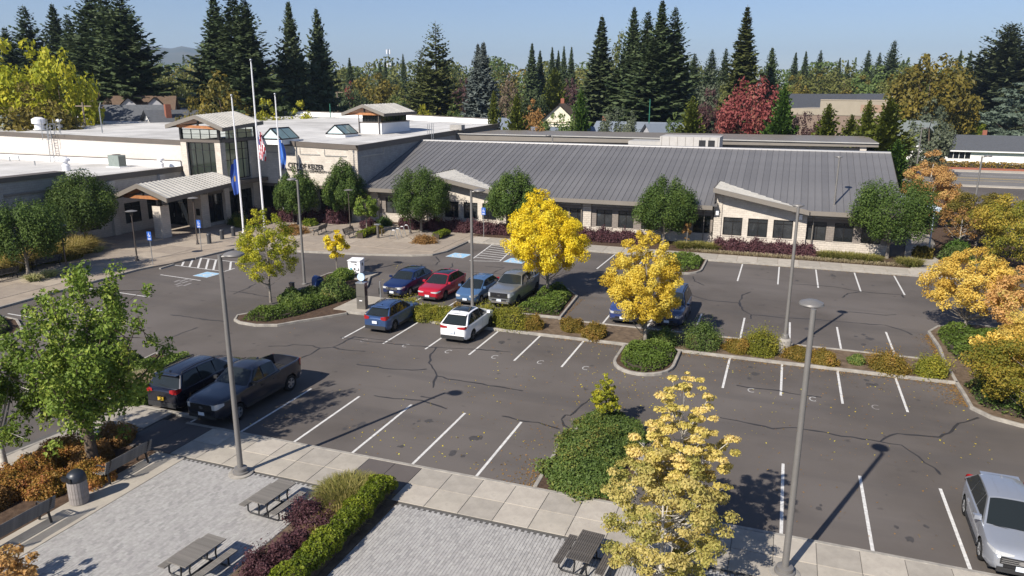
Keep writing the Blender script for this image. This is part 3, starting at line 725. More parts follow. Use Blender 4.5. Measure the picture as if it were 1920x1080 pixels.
hp(MB().add([(-43.7,85.98,8.11),(xr_end,85.98,8.11),(xr_end,86.02,8.24),(-43.7,86.02,8.24),(-43.7,86.9,8.24),(xr_end,86.9,8.24)], [(0,1,2,3),(3,2,5,4)]), 'ridge_cap', mat('ridge_grey', (.27,.265,.265), .45, .1))
hp(MB().add([(-43.7,86.9,8.2),(xr_end,86.9,8.2),(xr_end,98,3.6),(-43.7,98,3.6)], [(0,1,2,3)]), 'rear_roof_slope', SEAM)
for a, b in ((-43.7, -35.25), (-26.0, -6.1), (2.32, xr_end+.02)):
    hp(MB().box(a, b, 71.02, 71.14, 3.5, 3.9), 'fascia', FASCIA_L)
    hp(MB().box(a, b, 71.14, 72.3, 3.52, 3.6), 'soffit', FASCIA_L)
hp(MB().add([(xr_end+.02,71.02,3.5),(xr_end+.02,86.1,7.75),(xr_end+.02,86.1,8.2),(xr_end+.02,71.02,3.92)], [(0,1,2,3)]), 'rake_trim', FASCIA)
# shed dormers: pale panels running down the slope to the right, verge and front fascia
for xl, xr, zt in sheds:
    sl = (zt-3.9)/(xr-xl); slm = (RZ1-RZ0)/(RY1-RY0)
    zx = lambda x: zt-(x-xl)*sl
    yi = lambda x: RY0 + (zx(x)-RZ0)/slm + .12         # where the shed meets the main slope
    n_ = 26
    yback = yi(xl)
    ys = np.linspace(70.85, yback, 13)
    for y0, y1 in zip(ys[:-1], ys[1:]):
        xe = xl + (xr-xl)*min(1, max(.03, 1-(y1-70.95)/(yback-70.95)))+.25
        mm = MB(); y1 -= .004
        mm.add([(xl,y0,zt),(xe,y0,zx(xe)),(xe,y1,zx(xe)),(xl,y1,zt),(xl,y0,zt-.05),(xe,y0,zx(xe)-.05),(xe,y1,zx(xe)-.05),(xl,y1,zt-.05)],
               [(0,1,2,3),(4,7,6,5),(0,4,5,1),(1,5,6,2),(3,2,6,7),(0,3,7,4)])
        mm.add([(xl,y0,zt),(xe,y0,zx(xe)),(xe,y0+.025,zx(xe)),(xl,y0+.025,zt),(xl,y0,zt+.05),(xe,y0,zx(xe)+.05),(xe,y0+.025,zx(xe)+.05),(xl,y0+.025,zt+.05)], [(4,5,6,7),(0,1,5,4),(1,2,6,5),(2,3,7,6),(3,0,4,7)])
        hp(mm, 'dormer_roof_panel', ZINC)
    hp(MB().add([(xl-.06,70.72,zt-.36),(xr,70.72,3.9-.38),(xr,70.72,3.96),(xl-.06,70.72,zt+.06),(xl-.06,70.84,zt-.36),(xr,70.84,3.9-.38),(xr,70.84,3.96),(xl-.06,70.84,zt+.06)],
             [(0,1,2,3),(3,2,6,7),(4,7,6,5),(0,4,5,1),(0,3,7,4),(1,5,6,2)]), 'dormer_fascia', FASCIA_L)
    hp(MB().box(xl-.07, xl-.005, 70.86, yback, zt-.34, zt+.07), 'verge_trim', FASCIA)
    hp(MB().add([(xl,70.86,zt-.3),(xr,70.86,3.6),(xr,72,3.6),(xl,72,zt-.3)], [(0,1,2,3)]), 'dormer_soffit', FASCIA_L)
# wall lamps on the right gable piers are parts of the building
for x in (-5.7, 1.65):
    o = hp(MB().box(x-.13, x+.13, 71.72, 71.95, 2.95, 3.4), 'wall_lamp', WHITE_METAL)
hp(MB().box(-5.75, -5.25, 71.75, 71.97, .2, .62), 'meter_box', STEEL)
for x in (-42.0,-36.1,-25.7,-18.9,-6.9,2.75): hp(MB().tube([(x,71.25,3.55),(x,72.0,3.2),(x,72.02,.3),(x,71.9,.14)], .055, 6), 'downpipe', FASCIA_L)
# --- flat rear block behind the long roof
f0, f1 = (-44.09, 8.35), (9.84, 8.52)
RT = (f0[1]+f1[1])/2
hp(MB().add([(f0[0],97,f0[1]-.75),(f1[0],97,f1[1]-.5),(f1[0],97,f1[1]),(f0[0],97,f0[1]),(f0[0],112,f0[1]),(f1[0],112,f1[1])], [(0,1,2,3),(3,2,5,4)]), 'rear_fascia', FASCIA_L)
hp(MB().box(f0[0], f1[0], 96.8, 97.05, RT-.02, RT+.09), 'rear_coping', ZINC)
hp(MB().box(f0[0], f1[0]-1.5, 98.2, 98.5, 3, RT-.6), 'rear_wall', BLOCK_GREY)
hp(MB().box(f1[0]-1.9, f1[0]-1.2, 97.3, 98.0, 3, RT-.45), 'rear_pier', BLOCK_SM)
for p, q, tl, Y in (((-17.62, 88.06), (-11.05, 90.78), 262, 92),):
    pass
a0, a1, b1 = (-18.48, 8.36), (-11.28, 8.29), (-7.55, 9.05)
hp(MB().box(a0[0], a1[0]-3.2, 92, 96, 6.6, a0[1]), 'equipment_screen', mat('screen_panels', (.40,.385,.36), .6, var=.1, scale=2))
es = hp(MB().box(a1[0]-3.2, b1[0], 91, 95.5, 6.6, b1[1]), 'equipment_screen', mat('screen_panels_light', (.44,.42,.395), .6, var=.1, scale=2))
for i in range(8): hp(MB().box(a1[0]-3.0+i*.93, a1[0]-2.97+i*.93, 90.97, 90.998, 6.7, b1[1]-.02), 'screen_joint', FASCIA_L)
for i in (0,1): hp(MB().box(b1[0]-2.35+i*1.05, b1[0]-1.6+i*1.05, 90.94, 90.997, 7.2, b1[1]-.35), 'louvre', BLACK)

# --- tall block with the lettering
def zr(X, Y): return 8.4+.0188*(Y-71)+.03*max(0, min(18.2, -43.8-X))+.014*max(0, -62-X)
def roof_quad(x0, x1, y0, y1, dz=0, n=6):
    mm = MB(); xs = np.linspace(x0, x1, n); ys = np.linspace(y0, y1, n)
    vs = [(x, y, zr(x, y)+dz) for y in ys for x in xs]
    return mm.add(vs, [(j*n+i, j*n+i+1, (j+1)*n+i+1, (j+1)*n+i) for j in range(n-1) for i in range(n-1)])
hp(roof_quad(-121, -62, 65.1, 113.4, -.05, 9), 'flat_roof', MEMBRANE)
hp(roof_quad(-62, -43.85, 71.1, 113.4, -.05, 9), 'flat_roof', MEMBRANE)
SWX0 = -56.7
# sign wall: block face above a dark ground floor
hp(MB().add([(SWX0,71,3.9),(-43.8,71,3.9),(-43.8,71,8.0),(SWX0,71,8.35),(SWX0,71.3,3.9),(-43.8,71.3,3.9)], [(0,1,2,3),(0,4,5,1)]), 'sign_wall', BLOCK_SM)
hp(MB().box(-44.9, -43.8, 70.9, 71.0, 0, 7.98), 'corner_pier', BLOCK)
for x in (-49.6,): hp(MB().box(x-.45, x+.45, 70.75, 71.35, 0, 3.9), 'column', BLOCK_SM)
hp(MB().box(SWX0, -44.9, 71.1, 71.2, 3.55, 3.9), 'lintel', FASCIA)
for i in range(4):
    x = SWX0+.3+i*2.9
    window(x, x+2.8, .3, 3.52, 71.9, nv=2, nh=(.72,))
hp(MB().box(SWX0, -44.9, 72.02, 72.3, 0, .3), 'plinth_wall', BLOCK_GREY)
for a, b in ((-56.3,-53.9),(-53.3,-51.9),(-51.2,-48.6),(-48.0,-45.2)):      # recessed accent panels near the top
    z = 7.25+.03*(-43.8-(a+b)/2)*.7
    hp(MB().box(a, b, 70.93, 70.995, z-.13, z-.03), 'accent_band', BLOCK_GREY)
    hp(MB().box(a-.03, a+.03, 70.94, 70.995, z-.03, z+.62), 'accent_joint', BLOCK_GREY)
def edge_strip(pts, h, off, name, mt, dz=0):
    mm = MB(); vs = []
    for x, y in pts:
        z = zr(x, y)+dz
        for ox, oz in ((0,-h),(0,.06),(1,.06),(1,-.02)): vs.append((x-off[0]*ox, y-off[1]*ox, z+oz))
    n = len(pts)
    mm.add(vs, [(4*i+j, 4*i+4+j, 4*i+5+j, 4*i+1+j) for i in range(n-1) for j in range(3)] + [(0,1,2,3), (4*n-1,4*n-2,4*n-3,4*n-4)])
    return hp(mm, name, mt)
edge_strip([(SWX0,70.9),(-50,70.9),(-43.7,70.9)], .5, (0,-.28), 'fascia', FASCIA)
edge_strip([(-43.68,70.9),(-43.68,85),(-43.68,100),(-43.68,113.6)], .55, (.28,0), 'fascia', FASCIA)
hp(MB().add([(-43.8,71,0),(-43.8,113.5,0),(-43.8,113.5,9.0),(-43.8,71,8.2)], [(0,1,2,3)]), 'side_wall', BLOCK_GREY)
hp(MB().box(-43.79,-43.72,71.6,76.6,7.15,7.25), 'accent_band', BLOCK); hp(MB().box(-43.79,-43.72,76.5,76.6,7.25,7.9), 'accent_band', BLOCK)
hp(MB().box(-43.79,-43.72,103,112,7.55,7.65), 'accent_band', BLOCK)
# back parapet and left parapet (white upstand, dark coping)
def parapet(pts, h, name='parapet', inward=(0,-1)):
    mm = MB(); vs = []
    for x, y in pts:
        z = zr(x, y)-.05
        vs += [(x,y,z),(x,y,z+h),(x-inward[0]*.3,y-inward[1]*.3,z+h),(x-inward[0]*.3,y-inward[1]*.3,0)]
    n = len(pts)
    mm.add(vs, [(4*i+j, 4*i+4+j, 4*i+5+j, 4*i+1+j) for i in range(n-1) for j in range(3)])
    o = hp(mm, name, UPSTAND); mm = MB(); vs = []
    for x, y in pts:
        z = zr(x, y)-.05+h
        for a, b in ((-.05,.02),(-.05,.14),(.36,.14),(.36,-.1)): vs.append((x-inward[0]*a, y-inward[1]*a, z+b))
    mm.add(vs, [(4*i+j, 4*i+4+j, 4*i+5+j, 4*i+1+j) for i in range(n-1) for j in range(3)])
    hp(mm, 'coping', FASCIA)
BL = (-120.10, 9.09)
parapet([(-43.9,113.3),(-60,113.3),(-62.1,113.3),(-80,113.3),(-100,113.3),(-121,113.3)], .72)
parapet([(-121,113.3),(-121,95),(-121,80),(-121,65)], .85, inward=(1,0))
# --- left part: sunlit high wall and low wing
hp(MB().add([(-62.3,65,0),(-122,65,0),(-122,65,9.6),(-62.3,65,8.65)], [(0,3,2,1)]), 'high_wall', mat('pale_block', (.60,.55,.50), .85, col2=(.53,.485,.44), scale=3, bump=.4, bscale=14))
edge_strip([(-122,64.9),(-100,64.9),(-80,64.9),(-62.0,64.9)], .42, (0,-.28), 'fascia', FASCIA)
LZ = 6.0
mm = MB(); mm.quad((-122,30,LZ),(-62.4,30,LZ),(-62.4,64.98,LZ),(-122,64.98,LZ)); hp(mm, 'low_flat_roof', MEMBRANE)
hp(MB().box(-122, -62.45, 64.82, 64.97, LZ+.0, LZ+.62), 'upstand', UPSTAND); hp(MB().box(-122, -62.45, 64.78, 64.97, LZ+.62, LZ+.7), 'flashing', FASCIA)
wall_x(50, 65.3, -62.3, 0, LZ-.05, [(51.2,53.6,1.05,2.9),(56.6,58.6,1.05,3.1),(59.5,60.7,1.05,3.1)], BLOCK)
for a, b, zt in ((51.2,53.6,2.9),(56.6,58.6,3.1),(59.5,60.7,3.1)): window(a, b, 1.05, zt, -62.3, face='x')
for y in (50.6, 55.2, 61.6): hp(MB().box(-62.3, -61.95, y-.35, y+.35, 0, 5.5), 'pier', BLOCK_SM)
hp(MB().box(-62.6, -62.2, 50, 65.3, LZ-.05, LZ+.1), 'coping', FASCIA); hp(MB().box(-62.28, -62.18, 50, 65.3, LZ-.45, LZ-.05), 'fascia', FASCIA)
# taller front corner of the low wing
wall_x(20, 50, -61.7, 0, 6.55, [(47.0,48.6,1.05,2.6)], BLOCK_GREY, th=1.2)
window(47.0, 48.6, 1.05, 2.6, -61.75, face='x')
hp(MB().box(-63.0, -61.6, 20, 50.05, 6.55, 6.95), 'fascia', FASCIA)
for y in (24, 30.5, 37, 43.5): 
    hp(MB().box(-61.7, -61.62, y+.4, y+5.9, 5.35, 5.55), 'accent_band', BLOCK_TAUPE); hp(MB().box(-61.7, -61.5, y-.35, y+.35, 0, 6.5), 'pier', BLOCK_GREY)
hp(MB().box(-61.7, -61.45, 49.2, 50.0, 0, 6.5), 'pier', BLOCK_GREY)

# --- entrance tower
tx0, tx1, ty0, ty1 = -62.0, -56.7, 64.7, 71.0
PT = 8.75
for a, b, c, d, z0 in ((tx1-.75,tx1,ty0,ty0+.75,0),(tx0,tx0+.75,ty0,ty0+.75,0),(tx1-.75,tx1,ty1-1.6,ty1,0)):
    hp(MB().box(a, b, c, d, z0, PT), 'tower_pier', BLOCK_SM)
hp(MB().box(tx0, tx1, ty0-.03, ty0+.3, PT+.003, PT+.3), 'band_beam', FASCIA); hp(MB().box(tx1-.3, tx1+.03, ty0+.3, ty1, PT+.003, PT+.3), 'band_beam', FASCIA)
hp(MB().box(tx0+.75, tx0+.9, ty0+.75, ty1, 4.5, PT), 'interior_wall', CREAM)
hp(MB().box(tx0+.9, tx1-.75, ty1-.25, ty1-.02, 4.5, PT+1.2), 'interior_wall', CREAM)
hp(MB().box(tx0+.9, tx1-.8, ty0+.8, ty1-.3, 4.35, 4.5), 'interior_floor', CREAM)
window(tx0+.76, tx1-.76, 5.05, PT-.02, ty0+.2, nv=3, nh=(.3,.78), glass=CLEAR)
window(ty0+.76, ty1-1.61, 4.75, PT-.02, tx1-.2, nv=3, nh=(.52,.8), face='x', glass=CLEAR)
window(tx0+.2, tx1-.2, PT+.32, 10.15, ty0+.1, nv=3, nh=(.5,), glass=CLEAR)
window(ty0+.3, ty1-.4, PT+.32, 10.25, tx1-.1, nv=3, nh=(.5,), face='x', glass=CLEAR)
for x, y in ((tx1-.15,ty0+.1),(tx0+.1,ty0+.1),(tx1-.15,ty1-.4)): hp(MB().box(x-.12, x+.12, y-.12, y+.12, PT+.3, 10.5), 'corner_post', FRAME)
# roofs of tower, canopy and cupola share one builder: front points (left low, apex, right low) and back points
def gable_roof(fl, fa, fr, bl, ba, br, npan, tag, th=.32, beam=True):
    V_ = lambda p: Vector(p)
    fl, fa, fr, bl, ba, br = map(V_, (fl, fa, fr, bl, ba, br))
    up = Vector((0,0,.05)); rb = Vector((0,0,.09))
    for (l0, h0, l1, h1) in ((fr, fa, br, ba), (fl, fa, bl, ba)):
        for i in range(npan):
            a = l0.lerp(l1, i/npan); b = h0.lerp(h1, i/npan); c = l0.lerp(l1, (i+.985)/npan); d = h0.lerp(h1, (i+.985)/npan)
            mm = MB(); mm.add([a,b,d,c,a-up,b-up,d-up,c-up], [(0,3,2,1),(4,5,6,7),(0,1,5,4),(0,4,7,3),(3,7,6,2),(1,2,6,5)])
            e = a.lerp(c, .12); f = b.lerp(d, .12)
            mm.add([a,b,f,e,a+rb,b+rb,f+rb,e+rb], [(4,7,6,5),(0,4,5,1),(3,2,6,7),(0,3,7,4)])
            hp(mm, tag+'_roof_panel', ZINC)
        s_ = 1 if l0.x > h0.x else -1
        o_ = Vector((s_*.05,0,0)); dn = Vector((0,0,-th)); u2 = Vector((0,0,.06))
        mm = MB(); mm.add([l0+dn,l1+dn,l1+u2,l0+u2,l0+dn+o_,l1+dn+o_,l1+u2+o_,l0+u2+o_], [(4,5,6,7),(0,1,5,4),(3,7,6,2),(0,4,7,3),(1,2,6,5)])
        hp(mm, 'eave_fascia', FASCIA)
        mm = MB(); mm.add([l0+dn*.5,h0+dn*.5,h1+dn*.5,l1+dn*.5], [(0,1,2,3)]); hp(mm, 'timber_soffit', TIMBER)
    y_ = Vector((0,-.07,0)); dn = Vector((0,0,-th)); u2 = Vector((0,0,.08))
    mm = MB(); mm.add([fl+dn+y_,fa+dn+y_,fr+dn+y_,fr+u2+y_,fa+u2+y_,fl+u2+y_,fl+dn,fa+dn,fr+dn,fr+u2,fa+u2,fl+u2],
        [(0,1,4,5),(1,2,3,4),(5,4,10,11),(4,3,9,10),(0,6,7,1),(1,7,8,2),(2,8,9,3),(0,5,11,6)]); hp(mm, 'bargeboard', FASCIA_L)
    if beam:
        k = Vector((0,.5,0)); a = fl.lerp(fa,.28)+k+dn*1.1; b = fr.lerp(fa,.28)+k+dn*1.1
        hp(MB().bar(a, b, .22, .3), 'timber_beam', TIMBER)
        hp(MB().bar(fa+k+dn*1.2, (a+b)/2, .16, .16), 'king_post', FRAME)
f3 = lambda p, y: (p[0], y, p[1])
tl, ta, tr_ = (-62.94, 10.51), (-58.71, 11.57), (-55.40, 10.32)
tb = (70.36, 10.81)
gable_roof((tl[0],63.8,tl[1]), ((tl[0]+tr_[0])/2+.25,63.8,ta[1]), (tr_[0],63.8,tr_[1]), (tl[0],tb[0],tl[1]+.35), ((tl[0]+tr_[0])/2+.25,tb[0],ta[1]+.3), (tr_[0],tb[0],tb[1]), 14, 'tower')
cl, ca, cr_ = (-59.51, 4.86), (-57.56, 5.50), (-54.07, 4.31)
cb = (63.36, 4.95)
cx_a = ca[0]
gable_roof((2*cx_a-cr_[0]+.4,54,cr_[1]), (cx_a,54,ca[1]), (cr_[0],54,cr_[1]), (2*cx_a-cr_[0]+.4,64.5,cr_[1]+.4), (cx_a,64.6,ca[1]+.15), (cr_[0],64.4,cb[1]-.05), 20, 'canopy', th=.36)
hp(MB().box(-57.35, -56.35, 55.3, 56.4, 0, 3.3), 'canopy_column', BLOCK_SM); hp(MB().box(-56.98, -56.72, 55.72, 55.98, 3.3, 4.15), 'column_post', FRAME)
hp(MB().box(-58.6, -56.8, 61.2, 62.3, 0, 4.6), 'door_pier', BLOCK_SM); hp(MB().box(-57.5, -57.05, 61.14, 61.19, 1.5, 2.2), 'plaque', FRAME)
# glazed entrance under the canopy
window(-62.2, -58.65, .16, 3.6, 62.0, nv=3, nh=(.7,))
for i in range(2): hp(MB().box(-61.3+i*1.15, -61.26+i*1.15, 61.93, 61.99, 1.0, 1.4), 'door_handle', STEEL)
hp(MB().box(-62.2, -56.8, 61.6, 62.2, 3.62, 4.4), 'entrance_lintel', FASCIA)
window(62.35, 66.4, .5, 3.5, -57.0, nv=3, nh=(.7,), face='x'); window(66.9, 69.4, .5, 3.5, -57.0, nv=2, nh=(.7,), face='x')
hp(MB().box(-57.4, -56.95, 62.3, 69.4, .14, .5), 'plinth_wall', BLOCK_GREY); hp(MB().box(-57.35, -56.9, 62.3, 64.7, 3.5, 4.5), 'entrance_lintel', FASCIA)
hp(MB().box(-57.3, -55.75, 65.5, 70.95, 4.2, 4.6), 'flat_canopy', FASCIA)
hp(MB().box(-62, -57.2, 64.7, 64.95, 3.8, 5.0), 'tower_spandrel', BLOCK_GREY)
hp(MB().box(-57.3, -56.95, 64.8, 71, 3.5, 4.7), 'tower_spandrel', BLOCK_GREY)
# lettering
def letters(txt, x, z, size, right, name):
    cu = bpy.data.curves.new(name, 'FONT'); cu.body = txt; cu.size = size; cu.extrude = .03; cu.align_x = 'CENTER'; cu.space_character = 1.06
    o = bpy.data.objects.new(name, cu); COL.objects.link(o); o.parent = hall
    bpy.context.view_layer.update()
    sx_ = right/o.dimensions.x
    me = bpy.data.meshes.new_from_object(o.evaluated_get(bpy.context.evaluated_depsgraph_get())); me.name = name
    bpy.data.objects.remove(o)
    me.materials.clear(); me.materials.append(FRAME)
    o = link(name, me, None, hall); o.scale.x = sx_
    o.rotation_euler = (R(90), R(1.6), 0); o.location = HOFF + Vector((x, 70.9, z))
    return o
s0, s1 = (-52.88, 5.99), (-48.24, 5.80)
letters('CITY OF KEIZER', (s0[0]+s1[0])/2, (s0[1]+s1[1])/2-.18, .82, s1[0]-s0[0], 'sign_lettering')
s0, s1 = (-53.93, 5.60), (-46.28, 5.23)
letters('CITY HALL | POLICE | COMMUNITY CENTER', (s0[0]+s1[0])/2, (s0[1]+s1[1])/2-.06, .36, s1[0]-s0[0], 'sign_lettering')
# --- cupola on the tall roof
c0, c1, c2 = (-52.54, 83.40, 8.90), (-49.27, 85.90, 8.84), (-50.61, 93.55, 9.03)
cz = c1[2]; cw = c1[0]-c0[0]; cd = c2[1]-c1[1]
X0, X1, Y0, Y1 = c1[0]-cw, c1[0], c1[1], c1[1]+cd
ch = (-49.21, 10.19)[1] - cz
hp(MB().box(X0, X1, Y0, Y1, cz-.3, cz+ch), 'cupola_base', UPSTAND); hp(MB().box(X0-.05, X1+.05, Y0-.05, Y1+.05, cz+ch, cz+ch+.12), 'coping', FASCIA)
gz0 = cz+ch+.12; gz1 = (-49.16, 11.19)[1]
window(X0+.35, X1-.25, gz0, gz1, Y0+.25, nv=5, nh=(), glass=GLASS); window(Y0+.35, Y1-.35, gz0, gz1, X1-.25, nv=3, nh=(), face='x', glass=GLASS)
hp(MB().box(X0+.5, X1-.5, Y0+.6, Y1-.5, gz0, gz1+.3), 'cupola_core', FRAME)
r0, ra, r1 = (-54.70, 11.47), (-51.41, 12.44), (-48.45, 11.35)
gable_roof((r0[0],Y0-.7,r1[1]), ((r0[0]+r1[0])/2,Y0-.7,ra[1]), (r1[0],Y0-.7,r1[1]), (r0[0],Y1+.6,r1[1]+.1), ((r0[0]+r1[0])/2,Y1+.6,ra[1]+.1), (r1[0],Y1+.6,r1[1]+.1), 12, 'cupola', th=.3)
for x, y in ((X0+.05,Y0-.15),(X1-.3,Y0-.15)): hp(MB().tube([(x,y,cz-.1),(x,y,gz1+.1)], .07, 6), 'downpipe', FASCIA)
# --- skylights
def skylight(p, w, d, h):
    x, y, z = p
    hp(MB().box(x-w/2, x+w/2, y, y+d, z-.3, z+.3), 'skylight_curb', UPSTAND)
    mm = MB(); a = [(x-w/2,y,z+.31),(x+w/2,y,z+.31),(x,y,z+.31+h)]; b = [(q[0],q[1]+d,q[2]) for q in a]
    o = hp(MB().add(a+b, [(1,4,5,2)]), 'skylight', GLASS_GREEN)
    MB().add(a+b, [(0,2,5,3)]).build('skylight_pane', GLASS_GREEN, o); MB().add(a, [(0,1,2)]).build('skylight_gable', GLASS_PALE, o)
    f = MB()
    for p_, q in ((a[0],a[2]),(a[1],a[2]),(b[1],b[2]),(a[1],b[1]),(a[2],b[2]),(a[0],a[1])): f.bar(p_, q, .12, .12)
    f.bar(Vector(a[1]).lerp(Vector(b[1]),.5), Vector(a[2]).lerp(Vector(b[2]),.5), .06, .06)
    f.build('skylight_frame', FRAME, o)
skylight((-53.77, 69.46, 8.67), 2.7, 3.2, 1.15); skylight((-51.84, 79.17, 8.79), 2.7, 3.0, 1.05)

# --- things standing on the roofs
def put(mm, name, mats, label, cat, group=None, smooth=None):
    return mm.build(name, mats, None, smooth, label=label, cat=cat, group=group)
AC = mat('ac_casing', (.25,.29,.265), .5, .2, var=.15, scale=3)
p = (-68.89, 62.42)
ac = put(MB().box(p[0]-.75,p[0]+.75,p[1]-.5,p[1]+.5,6.08,7.3), 'air_conditioner', AC, 'grey green air conditioner standing on the low white roof left of the tower', 'air conditioner')
MB().box(p[0]-.95,p[0]+1.0,p[1]-.7,p[1]+.7,6.0,6.08).build('base_pad', UPSTAND, ac)
g_ = MB()
for i in range(9): g_.box(p[0]+.752,p[0]+.765,p[1]-.42,p[1]+.42,6.2+i*.11,6.25+i*.11)
g_.build('grille', BLACK, ac, kind='stuff')
MB().lathe([(.42,0),(.42,.06),(.1,.07)],14,(p[0],p[1],7.3)).build('fan_guard', BLACK, ac)
def vent(pos, s, label):
    v = put(MB().lathe([(.34*s,0),(.34*s,.5*s),(.2*s,.62*s),(.2*s,.8*s)],12,pos), 'roof_vent', WHITE_METAL, label, 'vent', 'white roof vents', smooth=40)
    MB().lathe([(.2*s,.8*s),(.42*s,.84*s),(.42*s,1.05*s),(.12*s,1.25*s)],12,pos).build('cowl', WHITE_METAL, v, smooth=40)
vent((*(-70.48, 57.42),6.0), 1.15, 'white mushroom vent with stained base on the low roof above the round tree')
vent((*(-64.05, 63.73),6.0), .9, 'small white vent at the right end of the low roof by the tower')
vent((-87.17, 70.96, 9.30), 1.1, 'white ball shaped vent right of the roof ladder on the high roof')
v = put(MB().lathe([(.55,0),(.55,.75),(.8,.82),(.8,1.35),(.35,1.6)],16,(-88.48, 69.19, 9.28)), 'roof_fan', WHITE_METAL, 'large white drum shaped exhaust fan just left of the roof ladder', 'fan', smooth=40)
MB().lathe([(.62,0),(.72,.05),(.72,.15)],16,(-88.48, 69.19, 9.28)).build('fan_base', UPSTAND, v)
p = (-95.69, 69.67, 9.39); v = put(MB().box(p[0]-1.5,p[0]+1.2,p[1],p[1]+2,p[2],p[2]+1.5), 'air_conditioner', AC, 'pale air conditioner at the left edge of the high white roof', 'air conditioner')
MB().box(p[0]-1.6,p[0]+1.3,p[1]-.1,p[1]+2.1,p[2]+1.5,p[2]+1.6).build('lid', AC, v)
for i,q in enumerate(((-86.37, 63.12),(-86.06, 64.03),(-85.87, 64.89),(-78.82, 60.41),(-72.45, 66.54))):
    put(MB().tube([(q[0],q[1],6.0),(q[0],q[1],6.55)],.07,6), 'vent_pipe', STEEL, ['thin vent pipe on the low roof, leftmost of three in a line','thin vent pipe on the low roof, middle of three in a line','thin vent pipe on the low roof, right of three in a line','lone short vent pipe on the low roof in front of the line of three','short vent pipe on the low roof just right of the air conditioner'][i], 'pipe', 'thin vent pipes on the low roof')
# ladder up the high wall
q = (63.32, 6.32); lx = (-81.05, 8.04)[0]
ld = MB()
for s_ in (-.28,.28): ld.tube([(lx+s_,64.35,6.0),(lx+s_,64.5,10.2),(lx+s_,65.0,10.35),(lx+s_,65.6,10.3),(lx+s_,65.6,9.3)],.045,6)
ld = put(ld, 'roof_ladder', STEEL, 'steel ladder climbing the sunlit wall from the low roof to the high roof', 'ladder')
for i in range(13): MB().bar((lx-.28,64.36+.01*i,6.2+i*.3),(lx+.28,64.36+.01*i,6.2+i*.3),.04).build('rung', STEEL, ld)
cage = MB()
for i in range(4):
    for s_ in (-.5,.5): cage.tube([(lx+s_,63.9+i*.0,8.6+i*.5),(lx+s_*.6,63.7,8.6+i*.5)],.03,5)
for s_ in (-.5,.5): cage.tube([(lx+s_,63.95,8.5),(lx+s_,64.05,10.9)],.035,5); cage.tube([(lx+s_+1.2,64.6,9.1),(lx+s_+1.2,64.6,10.9)],.04,5)
cage.build('safety_cage', STEEL, ld, kind='stuff')
q = (-78.44, 69.47, 9.15); an = put(MB().tube([q,(q[0],q[1],q[2]+3.0)],[.07,.05],6), 'antenna_mast', STEEL, 'thin antenna mast standing alone on the high white roof', 'antenna')
MB().bar((q[0],q[1],q[2]+2.9),(q[0]+.35,q[1],q[2]+3.6),.05).build('antenna_arm', STEEL, an)
q = (-42.46, 88.44, 8.53)
l2_ = MB()
for s_ in (-.25,.25): l2_.tube([(-43.3,q[1]+s_,6.3),(-43.3,q[1]+s_,10.2)],.04,6); l2_.tube([(-44.6,q[1]+s_+1.5,8.6),(-44.6,q[1]+s_+1.5,10.0)],.04,6)
l2_ = put(l2_, 'roof_ladder', STEEL, 'short steel ladder over the white roof edge above the grey metal roof', 'ladder')
for i in range(8): MB().bar((-43.3,q[1]-.25,6.5+i*.3),(-43.3,q[1]+.25,6.5+i*.3),.035).build('rung', STEEL, l2_)
q = (-43.91, 97.70, 8.91)
put(MB().box(q[0]-1.2,q[0]+.6,q[1],q[1]+1.2,q[2],q[2]+.7), 'roof_hatch', BLOCK_GREY, 'low grey hatch box near the right end of the high white roof', 'hatch')
# slatted steel trellis beyond the right end of the long wing
tz = 3.7
tre = empty('trellis', (WX1, 86, 0), label='pale blue grey steel trellis roof sticking out behind the right end of the long wing', cat='trellis')
TRE = mat('trellis_steel', (.50,.58,.66), .45, .2)
to = Vector((-WX1, -86, 0))
pa, pb = (12.95, 99.14), (15.25, 89.85)
for i in range(14):
    t_ = i/13; y_ = 84 + (75.5-84)*t_
    o = MB().bar((10.1,y_,4.4-.3*t_),(10.4+2.6*t_+.4,y_,4.4-.3*t_),.1,.2).build('slat', TRE, tre); o.location = to
for x in (10.3,):
    o = MB().bar((x,75.2,4.0),(x,84.2,4.3),.12,.25).build('beam', TRE, tre); o.location = to
o = MB().bar((13.2,75.2,3.95),(10.6,84.2,4.25),.12,.25).build('beam', TRE, tre); o.location = to
for y in (75.6,):
    o = MB().tube([(12.9,y,0),(12.9,y,3.9)],.07,8).build('post', TRE, tre); o.location = to
o = MB().tube([(10.7,83.9,0),(10.7,83.9,4.1)],.07,8).build('post', TRE, tre); o.location = to

# membrane seams on the white roofs
SEAM_W = mat('membrane_seam', (.50,.50,.49), .8)
sm_ = MB()
for x in np.arange(-118, -45, 3.1):
    y0 = 65.3 if x < -62 else 71.5
    for a, b in zip(np.linspace(y0, 113, 7)[:-1], np.linspace(y0, 113, 7)[1:]):
        sm_.add([(x,a,zr(x,a)-.035),(x+.09,a,zr(x,a)-.035),(x+.09,b,zr(x,b)-.035),(x,b,zr(x,b)-.035)], [(0,1,2,3)])
for x in np.arange(-120, -63, 3.1): sm_.add([(x,30,LZ+.008),(x+.09,30,LZ+.008),(x+.09,64.7,LZ+.008),(x,64.7,LZ+.008)], [(0,1,2,3)])
hp(sm_, 'membrane_seam', SEAM_W, kind='stuff')

